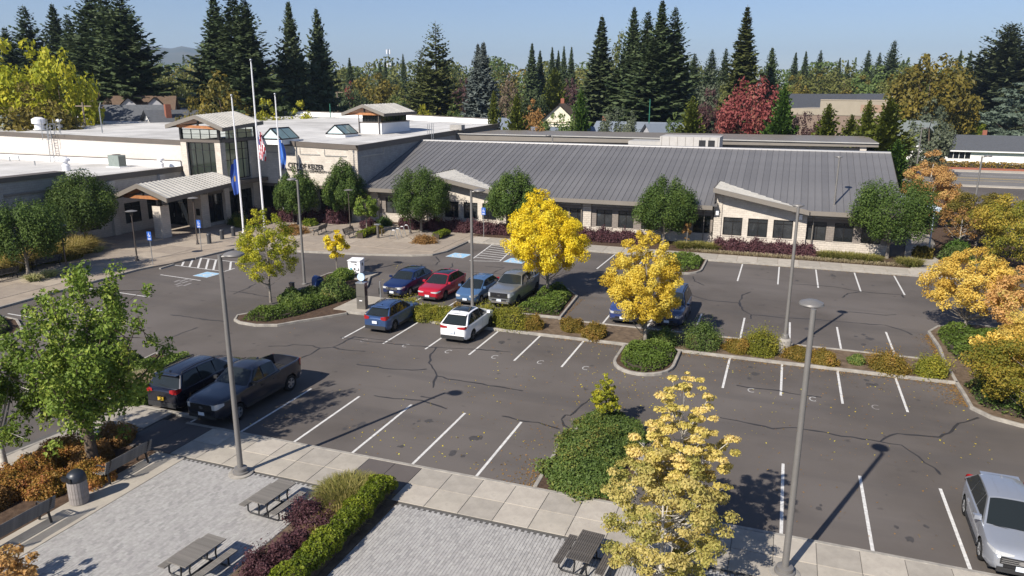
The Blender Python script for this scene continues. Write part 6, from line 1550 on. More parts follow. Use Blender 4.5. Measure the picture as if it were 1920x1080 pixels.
    for s in (1, -1):
        # lamps wrap round the corners: swept along the plan outline just proud of the body
        def wrap(yend, run, ln, zc_, hh, sgn, name, mt_):
            e = sgn*hl; P_ = [(wd(yend)*.97-ln, e+sgn*.014), (wd(yend)*.97-ln*.5, e+sgn*.016), (wd(yend)*.955, e+sgn*.012), (wd(e-sgn*.03)+.010, e-sgn*.03), (wd(e-sgn*.12)+.010, e-sgn*.12), (wd(e-sgn*run)+.010, e-sgn*run)]
            up_ = [0, .0, .01, .015, .03, .07]; sh = [.55, .9, 1, 1, .95, .45]; mb = MB(); vs_ = []
            for (px, py), u_, h_ in zip(P_, up_, sh): vs_ += [(s*px, py, zc_+u_-hh*h_/2), (s*px, py, zc_+u_+hh*h_/2)]
            f_ = [(2*i, 2*i+2, 2*i+3, 2*i+1) for i in range(5)]
            mb.add(vs_, f_ if s*sgn < 0 else [q_[::-1] for q_ in f_]); return mb.build(name, mt_, root)
        wrap(hl, .36, lamp_w, lamp_z, lamp_h, 1, 'headlight', LAMP_CLEAR)
        wrap(-hl, .26, tl_w, tl_z, tl_h, -1, 'tail_light', LAMP_RED)
    lo = MB(); lo.box(-gwid*.42, gwid*.42, hl+.012, hl+.034, zs+.22, zs+.30); lo.build('air_intake', BLACK, root)
    gl = MB()
    for i in range(3): gl.box(-gwid*.47, gwid*.47, hl+.022, hl+.03, gz-gh*.32+i*gh*.28, gz-gh*.26+i*gh*.28)
    gl.build('grille_bar', CHROME if grille_mt is None or grille_mt is CHROME else grille_mt, root, kind='stuff')
    MB().box(-.16, .16, hl+.03, hl+.04, zs+.16, zs+.31).build('licence_plate', plate, root)
    MB().box(-.16, .16, -hl-.075, -hl-.035, (.64 if bed is None else .60), (.80 if bed is None else .75)).build('licence_plate', rear_plate, root)
    wB = wd(-hl)
    MB().box(-wB*.95, wB*.95, -hl-.035, -hl+.12, zs+.04, zs+(.26 if not step_bumper else .38)).build('rear_bumper', CHROME if step_bumper else PLASTIC, root)
    if cladding:
        for s in (1, -1):
            mb = MB(); mb.box(min(s*hw*.955, s*(hw+.006)), max(s*hw*.955, s*(hw+.006)), yr+Ra+.03, yf-Ra-.03, zs-.005, zs+.14); mb.build('sill_trim', PLASTIC, root)
    if not bed:
        mb = MB(); mb.bar((.30,yrb-.045+.03,zd_+.10),(-.28,yrb-.03+.05,zd_+.17),.018,.018); mb.build('rear_wiper', BLACK, root)
        sp = MB(); sp.box(-wt*.93, wt*.93, yrr-.22, yrr+.03, zroof(yrr)-.075, zroof(yrr)-.035); sp.build('spoiler', pnt, root)
    if rails:
        for s in (1, -1):
            mb = MB(); mb.tube([(s*(wt-.07),yrr+.12,zroof(yrr)-.05),(s*(wt-.07),yrr+.2,zroof(yrr)+.035),(s*(wt-.07),(yw+yrr)/2,zroof((yw+yrr)/2)+.045),(s*(wt-.07),yw-.15,zroof(yw)+.035),(s*(wt-.07),yw-.06,zroof(yw)-.04)],.022,6); mb.build('roof_rail', BLACK if rails is True else rails, root)
    if glass_roof:
        v = []; yy = np.linspace(yrr+glass_roof[0], yw-glass_roof[1], 6); la = np.linspace(-.86, .86, 7)
        for y in yy:
            for u in la: v.append((wt*u, y, zroof(y)-.05*u**4-.015*u*u+.008))
        MB().add(v, [(i*7+j, i*7+j+1, (i+1)*7+j+1, (i+1)*7+j) for i in range(5) for j in range(6)]).build('glass_roof', GLASS_CAR, root, smooth=40)
    else:
        for i in range(3 if not bed else 4):
            u = -.5+i*(1.0/(2 if not bed else 3))
            v = []
            for y in rys[1:-1]: v += [(wt*u-.018, y, zroof(y)-.015*u*u+.004),(wt*u+.018, y, zroof(y)-.015*u*u+.004)]
            MB().add(v, [(2*j,2*j+1,2*j+3,2*j+2) for j in range(ny-3)]).build('roof_groove', pnt, root)
    fin = MB(); yk = yrr+.18; fin.add([(-.03,yk-.1,zroof(yk)-.01),(.03,yk-.1,zroof(yk)-.01),(.03,yk+.1,zroof(yk)-.01),(-.03,yk+.1,zroof(yk)-.01),(0,yk-.09,zroof(yk)+.07)], [(0,1,4),(1,2,4),(2,3,4),(3,0,4)])
    fin.build('antenna_fin', pnt, root)
    wip = MB(); wip.bar((-.5,yc+.06,zc+.035),(.05,yc+.02,zc+.06),.02,.015); wip.bar((.1,yc+.09,zc+.03),(.6,yc-.02,zc+.06),.02,.015); wip.build('wiper', BLACK, root, kind='stuff')
    if bed:
        MB().box(-hw*.84, hw*.84, -hl+.12, bed[0], bed[1]-.49, bed[1]-.485).build('bed_floor', PLASTIC, root)
        rb = MB()
        for i in range(7): x = -hw*.7+i*hw*.233; rb.box(x-.03, x+.03, -hl+.12, bed[0]-.02, bed[1]-.484, bed[1]-.465)
        rb.build('bed_ribs', PLASTIC, root, kind='stuff')
        cw = MB(); cw.box(-hw*.86, hw*.86, bed[0]-.05, bed[0]+.12, bed[1]-.5, zd_+.0); cw.build('cab_back', pnt, root)
        tg = MB(); tg.box(-hw*.78, hw*.78, -hl-.022, -hl+.02, bed[1]-.42, bed[1]-.06); tg.build('tailgate_panel', pnt, root)
    return root
SUV = dict(L=4.6, W=1.86, ztop=1.68, hood=1.02, cowl=1.10, nose=.82, yc=1.02, yw=.22, yrr=-1.72, yrb=-2.12, zdeck=1.06, wins=[(-.02,None),(-.98,-.07),(None,-1.03)])
FACE_S, FACE_N = math.pi, 0.0
P_NAVY = paint('paint_navy', (.008,.020,.085)); P_RED = paint('paint_red', (.36,.008,.022), .1); P_SKY = paint('paint_blue', (.085,.17,.32), .4); P_GREY = paint('paint_grey', (.22,.23,.24), .5)
P_STEEL = paint('paint_steel_blue', (.042,.085,.20), .4); P_WHITE = paint('paint_white', (.78,.78,.79), 0, .3); P_BLACK = paint('paint_black', (.010,.011,.020), .3, .22); P_SLATE = paint('paint_slate', (.024,.027,.040), .45, .28); P_SILVER = paint('paint_silver', (.36,.38,.42), .5, .32); P_VAN = paint('paint_van_blue', (.035,.060,.20), .3)
car('parked_car', (-25.1,46.7), FACE_S-.03, P_NAVY, 'dark blue hatchback car parked behind the shrubs, next to the metal kiosk', 'car', **{**SUV, 'L':4.7,'ztop':1.60,'yrr':-1.45,'yrb':-2.15,'zdeck':1.08,'hood':.98,'nose':.8,'glass_roof':(.3,.5)}, plate=PLATE, grille=(.9,.18,.72))
car('parked_car', (-22.35,46.7), FACE_S-.02, P_RED, 'red hatchback car with black glass roof between two blue cars', 'car', **{**SUV, 'L':4.75,'ztop':1.62,'yrr':-1.35,'yrb':-2.2,'zdeck':1.12,'hood':.96,'nose':.74,'cowl':1.04,'yc':1.15,'yw':.25,'glass_roof':(.08,.12)}, rim='dark', grille=(.5,.05,.42), grille_mt=P_RED, lamp_z=.74, lamp_h=.12, cladding=False)
car('parked_car', (-19.6,46.7), FACE_S-.02, P_SKY, 'light blue hatchback car between the red car and the silver pickup', 'car', L=4.45, W=1.74, ztop=1.50, hood=.86, cowl=1.0, nose=.68, yc=1.25, yw=.2, yrr=-1.35, yrb=-2.05, zdeck=1.02, wins=[(-.05,None),(-.98,-.1),(None,-1.03)], r=.31, yf=1.35, yr=-1.35, cladding=False, grille=(.5,.08,.42), lamp_z=.70, lamp_h=.18, lamp_w=.28)
car('pickup_truck', (-17.1,47.4), FACE_S-.02, P_GREY, 'silver grey crew cab pickup truck beside the island with the bright yellow tree', 'pickup', L=5.9, W=2.02, zs=.42, r=.41, yf=1.85, yr=-1.85, hood=1.28, cowl=1.34, nose=1.12, yc=1.12, yw=.42, ztop=1.95, yrr=-1.05, yrb=-1.2, zdeck=1.34, bed=(-1.28,1.36), wins=[(.0,None),(-.98,-.08)], grille=(1.25,.34,.98), grille_mt=BLACK, lamp_z=1.0, lamp_h=.26, lamp_w=.30, chrome_bumper=True, rim='dark', tl_z=1.12, tl_h=.36, tl_w=.16, step_bumper=True, group='pickup trucks')
car('parked_car', (-8.75,46.5), FACE_S, P_VAN, 'blue car with grey lower front showing left of the golden tree trunk', 'car', **{**SUV, 'L':5.0,'W':1.95,'ztop':1.60,'hood':1.02,'nose':.84,'glass_roof':None}, grille=(1.1,.2,.80), grille_mt=CHROME)
car('parked_van', (-6.05,46.75), FACE_S, paint('paint_dark_blue', (.05,.075,.14), .5), 'blue grey van parked right of the golden tree trunk, next to the hidden blue car', 'van', **{**SUV, 'L':5.1,'W':1.98,'ztop':1.86,'yrr':-2.1,'yrb':-2.42,'hood':1.08,'nose':.86}, rails=True, grille=(1.0,.2,.78), grille_mt=CHROME)
car('parked_car', (-22.25,39.3), FACE_N, P_STEEL, 'steel blue hatchback car with roof rails parked tail out left of the white car', 'car', L=4.45, W=1.78, ztop=1.58, hood=.98, cowl=1.04, nose=.8, yc=1.0, yw=.2, yrr=-1.45, yrb=-2.02, zdeck=1.02, wins=[(-.02,None),(-.95,-.07),(None,-1.0)], rails=True, rim='dark', tl_z=.98, tl_w=.30)
car('parked_car', (-17.15,39.3), FACE_N, P_WHITE, 'white crossover car with black glass roof parked tail out below the concrete lamp base', 'car', **{**SUV, 'yc':1.12,'yw':.12,'yrr':-1.42,'yrb':-2.15,'hood':.99,'nose':.76,'glass_roof':(.28,.12)}, rim='dark', tl_z=.98, tl_w=.42, tl_h=.17)
car('parked_car', (-25.4,26.2), FACE_N+.02, P_BLACK, 'black sport utility car with yellow rear plate beside the dark pickup', 'car', L=5.0, W=2.0, ztop=1.80, hood=1.12, cowl=1.18, nose=.9, zs=.28, r=.38, yf=1.45, yr=-1.45, yc=1.15, yw=.42, yrr=-1.95, yrb=-2.3, zdeck=1.14, wins=[(.02,None),(-.95,-.06),(None,-1.02)], rear_plate=PLATE_Y, tl_z=1.08, tl_w=.30, rails=True)
car('pickup_truck', (-22.55,26.05), FACE_S-.015, P_SLATE, 'dark slate pickup truck with open bed parked nose to the front pavement', 'pickup', L=5.85, W=2.03, zs=.42, r=.41, yf=1.82, yr=-1.85, hood=1.24, cowl=1.32, nose=1.05, yc=1.05, yw=.38, ztop=1.93, yrr=-.95, yrb=-1.1, zdeck=1.32, bed=(-1.18,1.34), wins=[(.0,None),(-.88,-.08)], grille=(1.15,.30,.94), grille_mt=BLACK, lamp_z=1.0, lamp_h=.24, lamp_w=.34, chrome_bumper=False, tl_z=1.12, tl_h=.36, tl_w=.16, step_bumper=True, group='pickup trucks', bulge=.02)
car('parked_car', (7.65,25.4), FACE_S-.03, P_SILVER, 'silver crossover car at the right edge parked nose to the front pavement', 'car', **{**SUV, 'L':4.65,'yc':1.16,'yw':.10,'yrr':-1.45,'yrb':-2.15,'hood':.99,'nose':.74,'ztop':1.66,'wr':.56}, spokes=5, lamp_z=.86, lamp_w=.42, lamp_h=.14, grille=(1.15,.22,.66))

# ------------------------------------------------------------------ STREET FURNITURE
def lot_lamp(x, y, h, label, head_dir=90, base=.0, z0=0., footing=False, mt=None):
    mt = mt or POLE_GREY
    o = empty('lamp_post', (x, y, z0), 0, label=label, cat='lamp post', group='tall car park lamp posts')
    zb = base
    if base: MB().lathe([(.36,-.1),(.36,base-.12),(.34,base-.06),(.28,base)],20).build('concrete_base', KERB, o, smooth=40); MB().lathe([(.22,base),(.22,base+.05),(.17,base+.22),(.12,base+.24)],16).build('base_cover', mt, o, smooth=40)
    elif footing: MB().lathe([(.45,-.05),(.45,.05),(.43,.06)],20).build('footing', KERB, o, smooth=40); MB().lathe([(.30,.06),(.30,.12),(.24,.14),(.24,.26),(.11,.3)],18).build('base_cover', mt, o, smooth=40)
    else: MB().lathe([(.2,0),(.2,.06),(.12,.12)],14).build('base_cover', mt, o, smooth=40)
    MB().tube([(0,0,zb),(0,0,h*.5),(0,0,h-.05)],[.105,.09,.075],12).build('pole', mt, o, smooth=60)
    a = R(head_dir); cx, cy = .50*math.cos(a), .50*math.sin(a)
    MB().tube([(0,0,h-.12),(cx*.5,cy*.5,h-.10)],.045,8).build('arm', mt, o)
    hd = MB(); n = 18; vs = []
    for rr, z in ((.06,-.10),(.30,-.10),(.40,-.05),(.38,.0),(.22,.06),(.06,.085)):
        for j in range(n):
            t = 6.2832*j/n; u, v = rr*.90*math.cos(t), rr*.84*math.sin(t)
            vs.append((cx+u*math.cos(a)-v*math.sin(a), cy+u*math.sin(a)+v*math.cos(a), h+z))
    hd.add(vs, [(i*n+j, i*n+(j+1)%n, (i+1)*n+(j+1)%n, (i+1)*n+j) for i in range(5) for j in range(n)] + [tuple(range(n-1,-1,-1)), tuple(5*n+j for j in range(n))])
    hd.build('lamp_head', mt, o, smooth=35)
    return o
HEAD = mat('lamp_head_grey', (.16,.155,.15), .4, .3, var=.15, scale=4)
lot_lamp(*(-18.20, 20.23), float(8.45), 'tall grey lamp post at the plaza corner in front of the dark pickup', 20, z0=.13, footing=True)
lot_lamp(*(1.04, 20.95), float(8.29), 'tall grey lamp post nearest the camera, right of the straw yellow tree', 95, z0=.13, footing=True)
lot_lamp(*(-17.53, 40.85), float(8.40), 'lamp post on a round concrete base in front of the light blue car', 10, base=.95)
lot_lamp(*(0.79, 41.87), float(8.28), 'lamp post on a round concrete base in the right half of the median', 92, base=.95)
lot_lamp(*(-33.29, 45.60), float(7.88), 'lamp post by the mailbox island with its head turned to the left', 180)
lot_lamp(*(4.36, 72.74), float(8.60), 'lamp post in front of the right dormer windows casting its shadow on the roof', 92)
lot_lamp(-26.6, 86.8, 9.1, 'lamp post standing behind the grey roof ridge, only its top showing', 180)
lot_lamp(17.6, 83.5, 8.3, 'lamp post at the right by the main road, above the orange and yellow trees', 0)
lot_lamp(19.0, 131.0, 9.0, 'distant lamp post by the road in front of the grey green tree', 10)
# pedestrian lamps
def ped_lamp(x, y, h, label):
    o = empty('path_lamp', (x, y, .14), 0, label=label, cat='lamp post', group='disc topped path lamps by the entrance')
    MB().lathe([(.16,0),(.16,.08),(.10,.14),(.09,.4),(.06,.45)],12).build('base_cover', POLE_BRONZE, o, smooth=40)
    MB().tube([(0,0,.4),(0,0,h-.5)],[.06,.048],10).build('pole', POLE_BRONZE, o, smooth=60)
    MB().lathe([(.05,h-.5),(.11,h-.42),(.11,h-.22),(.05,h-.18)],12).build('lamp_body', POLE_BRONZE, o, smooth=40)
    MB().lathe([(.03,h-.1),(.46,h-.08),(.47,h-.05),(.28,h+.0),(.05,h+.04)],20).build('lamp_disc', POLE_GREY, o, smooth=40)
    st = MB()
    for k in range(3):
        t = k*2.094; st.bar((.09*math.cos(t),.09*math.sin(t),h-.22),(.2*math.cos(t),.2*math.sin(t),h-.07),.02)
    st.build('struts', POLE_BRONZE, o, kind='stuff')
ped_lamp(*(-50.91, 46.86), float(4.29), 'path lamp with disc top left of the blue sign at the kerb')
ped_lamp(*(-52.37, 41.41), float(3.89), 'path lamp with disc top between two benches at the left')
ped_lamp(*(-51.26, 54.27), float(4.42), 'path lamp with disc top in front of the glazed entrance')
ped_lamp(*(-42.49, 66.70), 4.1, 'path lamp behind the bench nearest the bike racks')
ped_lamp(*(-35.30, 66.54), 4.1, 'path lamp under the left dormer tree, right of the bike racks')
ped_lamp(*(-50.20, 67.59), 4.1, 'path lamp in front of the lettered wall, half hidden by a dark tree')
# flagpoles and flags
FLAG_R, FLAG_W, FLAG_B, FLAG_O, FLAG_C = mat('flag_red', (.38,.03,.045), .8), mat('flag_white', (.70,.70,.72), .8), mat('flag_navy', (.03,.05,.16), .8), mat('flag_state_blue', (.025,.07,.30), .8), mat('flag_city_blue', (.05,.16,.52), .7)
GOLD = mat('gold_leaf', (.50,.34,.08), .5, .3)
def flagpole(x, y, h, label):
    o = empty('flagpole', (x, y, .13), 0, label=label, cat='flagpole', group='white flagpoles at the entrance')
    MB().tube([(0,0,0),(0,0,h*.5),(0,0,h)],[.10,.085,.05],12).build('pole', WHITE_METAL, o, smooth=60)
    MB().lathe([(.18,0),(.18,.05),(.11,.12)],14).build('base_collar', WHITE_METAL, o, smooth=40)
    MB().lathe([(.02,h),(.09,h+.05),(.12,h+.13),(.09,h+.21),(.02,h+.25)],12).build('finial', STEEL, o, smooth=60)
    MB().tube([(.11,-.02,1.2),(.09,-.02,h-.15)],.008,4).build('halyard', WHITE_METAL, o)
    return o
F1, F2, F3 = (-51.18, 60.61), (-48.23, 60.19), (-52.44, 68.93)
H1, H2, H3 = float(13.42), float(16.65), float(13.54)
flagpole(*F1, H1, 'left white flagpole of three carrying the dark blue flag')
flagpole(*F2, H2, 'tallest white flagpole carrying the striped flag')
flagpole(*F3, H3, 'right white flagpole of three carrying the light blue flag')
def flag(name, x, y, ztop, drop, wid, mts, label, pick, seed, side=1):
    rng = np.random.default_rng(seed); nu, nv = 14, 26; vs = []; fs = []; mi = []
    for j in range(nv+1):
        v = j/nv
        for i in range(nu+1):
            u = i/nu; fold = .16*math.sin(u*9+v*2.2+seed)+.07*math.sin(u*17-v*3)
            sag = wid*u*(.55+.45*math.sin(v*2.6+.3)); z = ztop - drop*v*(1+.05*math.sin(u*5)) - u*u*drop*.18
            vs.append((x+side*(.12+sag), y+fold*(.25+u), z))
    for j in range(nv):
        for i in range(nu): fs.append((j*(nu+1)+i, j*(nu+1)+i+1, (j+1)*(nu+1)+i+1, (j+1)*(nu+1)+i)); mi.append(pick((i+.5)/nu, (j+.5)/nv))
    me = bpy.data.meshes.new(name); me.from_pydata(vs, [], fs); me.polygons.foreach_set('material_index', mi); me.shade_smooth(); me.update()
    for m_ in mts: me.materials.append(m_)
    return link(name, me, label=label, cat='flag')
flag('flag', F1[0], F1[1], float(7.58), 3.3, .75, [FLAG_O, GOLD], 'dark blue flag with a small gold emblem hanging limp on the left pole', lambda u, v: 1 if (.3 < u < .7 and .48 < v < .6) else 0, 1, -1)
flag('flag', F2[0], F2[1], float(10.40), 2.6, .8, [FLAG_R, FLAG_W, FLAG_B], 'red and white striped flag with navy corner hanging on the tallest pole', lambda u, v: 2 if (u < .3 and v < .5) else int((u*.7+v*.3)*13) % 2, 2, 1)
flag('flag', F3[0], F3[1], float(8.96), 2.9, .62, [FLAG_C, FLAG_W, FLAG_B], 'light blue flag with a dark lower end hanging on the right pole', lambda u, v: 2 if v > .86 else 0, 5, 1)
# bollards, signs
for q, lb in (((-50.49, 54.96),'dark metal bollard in front of the entrance, left of three'),((-50.83, 57.09),'dark metal bollard in front of the entrance, middle of three'),((-50.95, 58.83),'dark metal bollard in front of the entrance, right of three by the yellow leaves')):
    o = MB().lathe([(.22,0),(.22,.05),(.19,.08),(.19,.78),(.22,.80),(.22,.9),(.16,.98),(.03,1.0)],18,(q[0],q[1],.13)).build('bollard', POLE_GREY if 0 else mat('bollard_paint', (.05,.052,.058), .5, .2), None, smooth=40, label=lb, cat='bollard', group='bollards at the entrance')
BLUE = mat('sign_blue', (.02,.10,.42), .5); SW = mat('sign_white', (.75,.76,.78), .5)
def sign(q, h, lb):
    o = empty('accessible_sign', (q[0], q[1], .13), R(8), label=lb, cat='sign', group='blue accessible parking signs')
    MB().tube([(0,0,0),(0,0,h)],.032,8).build('post', STEEL, o)
    MB().box(-.2,.2,-.05,-.035,h-.72,h+.0).build('sign_plate', BLUE, o)
    s = MB(); s.strip([(.085*math.cos(a), .085*math.sin(a)) for a in np.linspace(R(120),R(390),10)],.028,0); s.strip([(-.03,.16),(-.02,.04),(.06,.03),(.1,-.07)],.03,0.001); s.add([(-.03+.03*math.cos(a),.2+.03*math.sin(a),.0005) for a in np.linspace(0,6.283,9)[:-1]],[tuple(range(8))])
    s.V = [(x,-.054-.001*i/len(s.V),h-.32+y) for i,(x,y,z) in enumerate(s.V)]; s.build('wheelchair_symbol', SW, o, kind='stuff')
    s = MB()
    for k in range(3): s.box(-.13,.13,-.0535,-.0505,h-.66+k*.055,h-.635+k*.055)
    s.build('small_print', SW, o, kind='stuff')
sign((-48.45, 46.11), float(2.81), 'blue accessible parking sign at the kerb left of the hatched aisle')
sign((-48.89, 52.16), float(2.81), 'blue accessible parking sign at the kerb ramp in front of the bollards')
sign((-27.6,67.35), 2.95, 'blue accessible parking sign in front of the purple row below the left dormer')
# benches
def slat_mesh(l, w, t):
    me = MB().box(-l/2,l/2,-w/2,w/2,0,t).mesh('slat'); return me
def bench(x, y, rz, wood, metal, L_, label, group=None, z=.14, arm=True):
    """seat faces local -Y"""
    o = empty('bench', (x, y, z), rz, label=label, cat='bench', group=group)
    sm = slat_mesh(L_, .062, .03); sm.materials.append(wood)
    for i in range(5): link('slat', sm, None, o, (0, -.42+i*.1, .43+(.012 if i in (0,4) else 0)))
    for i in range(6):
        s = link('slat', sm, None, o, (0, .10+i*.028, .50+i*.085)); s.rotation_euler.x = R(-72)
    for s_ in (-1,1):
        xx = s_*(L_/2-.18); f = MB()
        f.bar((xx,-.44,.02),(xx,-.30,.42),.06,.05); f.bar((xx,.12,.02),(xx,.04,.42),.06,.05); f.bar((xx,-.46,.42),(xx,.06,.41),.06,.05); f.bar((xx,.06,.41),(xx,.29,.98),.06,.05)
        f.build('end_frame', metal, o)
        if arm:
            a = MB(); a.tube([(xx,-.42,.45),(xx,-.46,.62),(xx,-.40,.68),(xx,-.1,.67),(xx,.15,.66)],.028,6); a.build('armrest', metal, o)
    return o
bench(*(-22.21, 18.77), R(-90)+.0, WOOD_GREY, BLACK, 2.1, 'weathered slatted bench at the far end of the orange shrub bed beside the plaza')
bench(-21.95, 14.3, R(-90), WOOD_GREY, BLACK, 2.4, 'weathered slatted bench at the lower left edge of the plaza, below the trash can')
for q, rz, lb in (((-55.59, 42.33),R(98),'dark bench in front of the golden grasses, middle of three at the left'),((-57.46, 45.92),R(98),'dark bench in front of the golden grasses, furthest of three by the path lamp'),((-54.73, 37.96),R(98),'dark bench at the left edge by the pale variegated plants')):
    bench(q[0], q[1], rz-math.pi+R(-8), WOOD_DARK, BLACK, 2.4, lb, 'dark benches along the entrance pavement')
bench(*(-43.56, 63.04), R(-80), WOOD_DARK, BLACK, 2.2, 'dark bench in front of the rusty shrub by the entrance, left of a facing pair', 'dark benches along the entrance pavement')
bench(*(-39.93, 62.60), R(95), WOOD_DARK, BLACK, 2.2, 'dark bench seen from behind near the short hedge, right of a facing pair', 'dark benches along the entrance pavement')
# trash can with vertical slats and domed lid
q = (-22.12, 16.64)
o = MB().lathe([(.27,.03),(.27,.80)],24).build('litter_bin', BLACK, label='round litter bin of upright grey slats with black domed lid', cat='bin'); o.location = (q[0],q[1],.135)
sm = MB().box(-.04,.04,-.012,.012,.02,.84).mesh('slat'); sm.materials.append(mat('bin_slats', (.30,.27,.25), .8, col2=(.19,.17,.16), scale=6))
for i in range(22):
    a = 6.2832*i/22; link('slat', sm, None, o, (.30*math.cos(a), .30*math.sin(a), 0), a+math.pi/2)
lid = MB().lathe([(.31,.84),(.32,.88),(.31,.98),(.27,1.10),(.18,1.19),(.03,1.22)],24).build('lid', mat('bin_lid', (.02,.024,.032), .4), o, smooth=50)
MB().box(-.3,-.02,-.335,-.2,.90,1.05).build('opening', BLACK, lid)
MB().box(-.13,.13,-.325,-.30,.895,1.04).build('flap', RUBBER, lid)
# picnic tables
def picnic(x, y, rz, label, wood, L_=1.85):
    o = empty('picnic_table', (x, y, .135), rz, label=label, cat='picnic table', group='slatted picnic tables on the plaza'); o.scale = (.84,.84,.92)
    tm = MB().box(-.033,.033,-L_/2,L_/2,0,.04).mesh('slat'); tm.materials.append(wood)
    for i in range(11): link('slat', tm, None, o, (-.40+i*.08,0,.74))
    for s in (-1,1):
        for i in range(4): link('slat', tm, None, o, (s*.78+(-.12+i*.08),0,.44))
    for s in (-1,1):
        yy = s*L_*.32; f = MB()
        f.tube([(-.78,yy,.43),(-.80,yy,.1),(-.70,yy,.03),(.70,yy,.03),(.80,yy,.1),(.78,yy,.43)],.032,8); f.build('frame', BLACK, o, smooth=60)
        f = MB(); f.tube([(-.25,yy,.03),(-.2,yy,.4),(-.3,yy,.73)],.032,8); f.build('leg', BLACK, o, smooth=60)
        f = MB(); f.tube([(.25,yy,.03),(.2,yy,.4),(.3,yy,.73)],.032,8); f.build('leg', BLACK, o, smooth=60)
    MB().bar((0,-L_*.32,.06),(0,L_*.32,.06),.05,.05).build('stretcher', BLACK, o)
    return o
picnic(*(-15.45, 18.57), R(-4), 'grey slatted picnic table beside the purple barberries, behind the other left one', WOOD_GREY)
picnic(*(-15.40, 15.00), R(-4), 'grey slatted picnic table cut by the bottom edge on the left plaza', WOOD_GREY)
picnic(*(-4.63, 19.23), R(-4), 'dark slatted picnic table beside the straw yellow trees on the right plaza', WOOD_DARK)
q = (-1.55, 20.37); bench(1.0-2.9, 19.0, R(178), WOOD_DARK, BLACK, 1.6, 'dark bench at the bottom edge in the shade of the straw yellow trees', z=.135)
# bike racks
for q, lb in (((-35.34, 63.06),'bare metal bike rack hoop, nearest of four in a row'),((-35.35, 63.94),'bare metal bike rack hoop, second of four in a row'),((-35.50, 65.10),'bare metal bike rack hoop, third of four in a row'),((-35.51, 66.02),'bare metal bike rack hoop, furthest of four in a row')):
    o = MB().tube([(-.42,0,0),(-.2,0,.85),(-.1,0,.93),(.1,0,.93),(.2,0,.85),(.42,0,0)],.03,8).build('bike_rack', STEEL, None, smooth=60, label=lb, cat='bike rack', group='bike rack hoops'); o.location = (q[0],q[1],.135); o.rotation_euler.z = R(8)
    MB().box(-.1,.1,-.035,.035,.90,.965).build('top_cap', WHITE_METAL, o)
q = (-37.02, 63.00); o = MB().box(-.1,.1,-.1,.1,0,1.35).build('info_post', WOOD_DARK, label='square brown post with a sloping metal top by the short hedge', cat='post'); o.location=(q[0],q[1],.135)
MB().box(-.28,.28,-.22,.22,1.35,1.42).build('top_plate', STEEL, o)
q = (-37.24, 64.12); o = MB().lathe([(.07,0),(.07,.7),(.03,.74)],10).build('short_post', WOOD_DARK, label='short brown post beside the square one by the bike racks', cat='post'); o.location=(q[0],q[1],.135)
# mailbox
MBLUE = mat('mailbox_blue', (.02,.06,.20), .45)
q = (-30.37, 43.12)
mb = MB(); mb.prism([(-.31,-.28),(.31,-.28),(.31,.28),(-.31,.28)],.22,1.02)
pr = [(.31*math.cos(a),1.02+.36*math.sin(a)) for a in np.linspace(math.pi,0,11)]
mb.add([(x,-.28,z) for x,z in pr]+[(x,.28,z) for x,z in pr],[(i,i+1,12+i,11+i) for i in range(10)]+[tuple(range(10,-1,-1)),tuple(range(11,22))])
o = mb.build('mailbox', MBLUE, label='blue round topped mailbox standing among dark shrubs on the island', cat='mailbox'); o.location=(q[0],q[1],.1); o.rotation_euler.z=R(70)
for a,b in ((-.26,-.23),(.26,-.23),(.26,.23),(-.26,.23)): MB().box(a-.04,a+.04,b-.04,b+.04,0,.22).build('leg', MBLUE, o)
o2 = MB().box(-.17,.17,-.292,-.283,.42,.72).build('notice', SW, o); MB().box(-.03,.09,-.296,-.293,.5,.64).build('notice_mark', MBLUE, o2)
o2 = MB().box(-.318,-.312,-.17,.17,.42,.72).build('notice', SW, o); MB().box(-.322,-.319,-.02,.1,.5,.64).build('notice_mark', MBLUE, o2)
MB().box(-.2,.2,-.30,-.27,1.12,1.22).build('pull_handle', STEEL, o)
# white drop box on legs
q = (-30.82, 48.96); BOXW = mat('drop_box_white', (.80,.80,.82), .35); INK = mat('print_dark', (.03,.035,.05), .6)
o = empty('drop_box', (q[0],q[1],.155), R(10), label='big white drop box on legs with dark print, by the yellow sapling', cat='drop box'); o.scale = (.8,.8,.76)
m_ = MB(); a, b = .62, .55
m_.add([(-a*.9,-b,.35),(a*.9,-b,.35),(a*.9,b,.35),(-a*.9,b,.35),(-a,-b*1.05,1.1),(a,-b*1.05,1.1),(a,b,1.1),(-a,b,1.1)],[(3,2,1,0),(0,1,5,4),(1,2,6,5),(2,3,7,6),(3,0,4,7)])
m_.add([(-a,-b*1.05,1.1),(a,-b*1.05,1.1),(a,b,1.1),(-a,b,1.1),(-a,-b*1.12,1.62),(a,-b*1.12,1.62),(a,b,1.75),(-a,b,1.75)],[(4,5,6,7),(0,1,5,4),(1,2,6,5),(2,3,7,6),(3,0,4,7)])
m_.build('bin_body', BOXW, o); MB().box(-a*1.06,a*1.06,-b*1.22,b*1.05,1.62,1.69).build('lid', BOXW, o)
for x in (-.45,.45):
    for y in (-.4,.4): MB().box(x-.05,x+.05,y-.05,y+.05,0,.35).build('leg', BOXW, o)
for i,(x0,x1,z0,z1) in enumerate(((-.02,.02,.72,.93),(.06,.10,.70,.92),(.18,.36,.66,.70),(.42,.47,.62,.9),(.0,.22,1.3,1.34),(.12,.30,1.22,1.26))): MB().box(x0,x1,-b*1.09-.022,-b*1.09-.008,z0,z1).build('printed_mark', INK, o)
m_ = MB(); m_.add([(-.32+.11*math.cos(t),-b*1.05-.004,.80+.11*math.sin(t)) for t in np.linspace(0,6.283,17)[:-1]],[tuple(range(15,-1,-1))]); m_.build('round_logo', mat('logo_teal',(.08,.30,.40),.5), o)
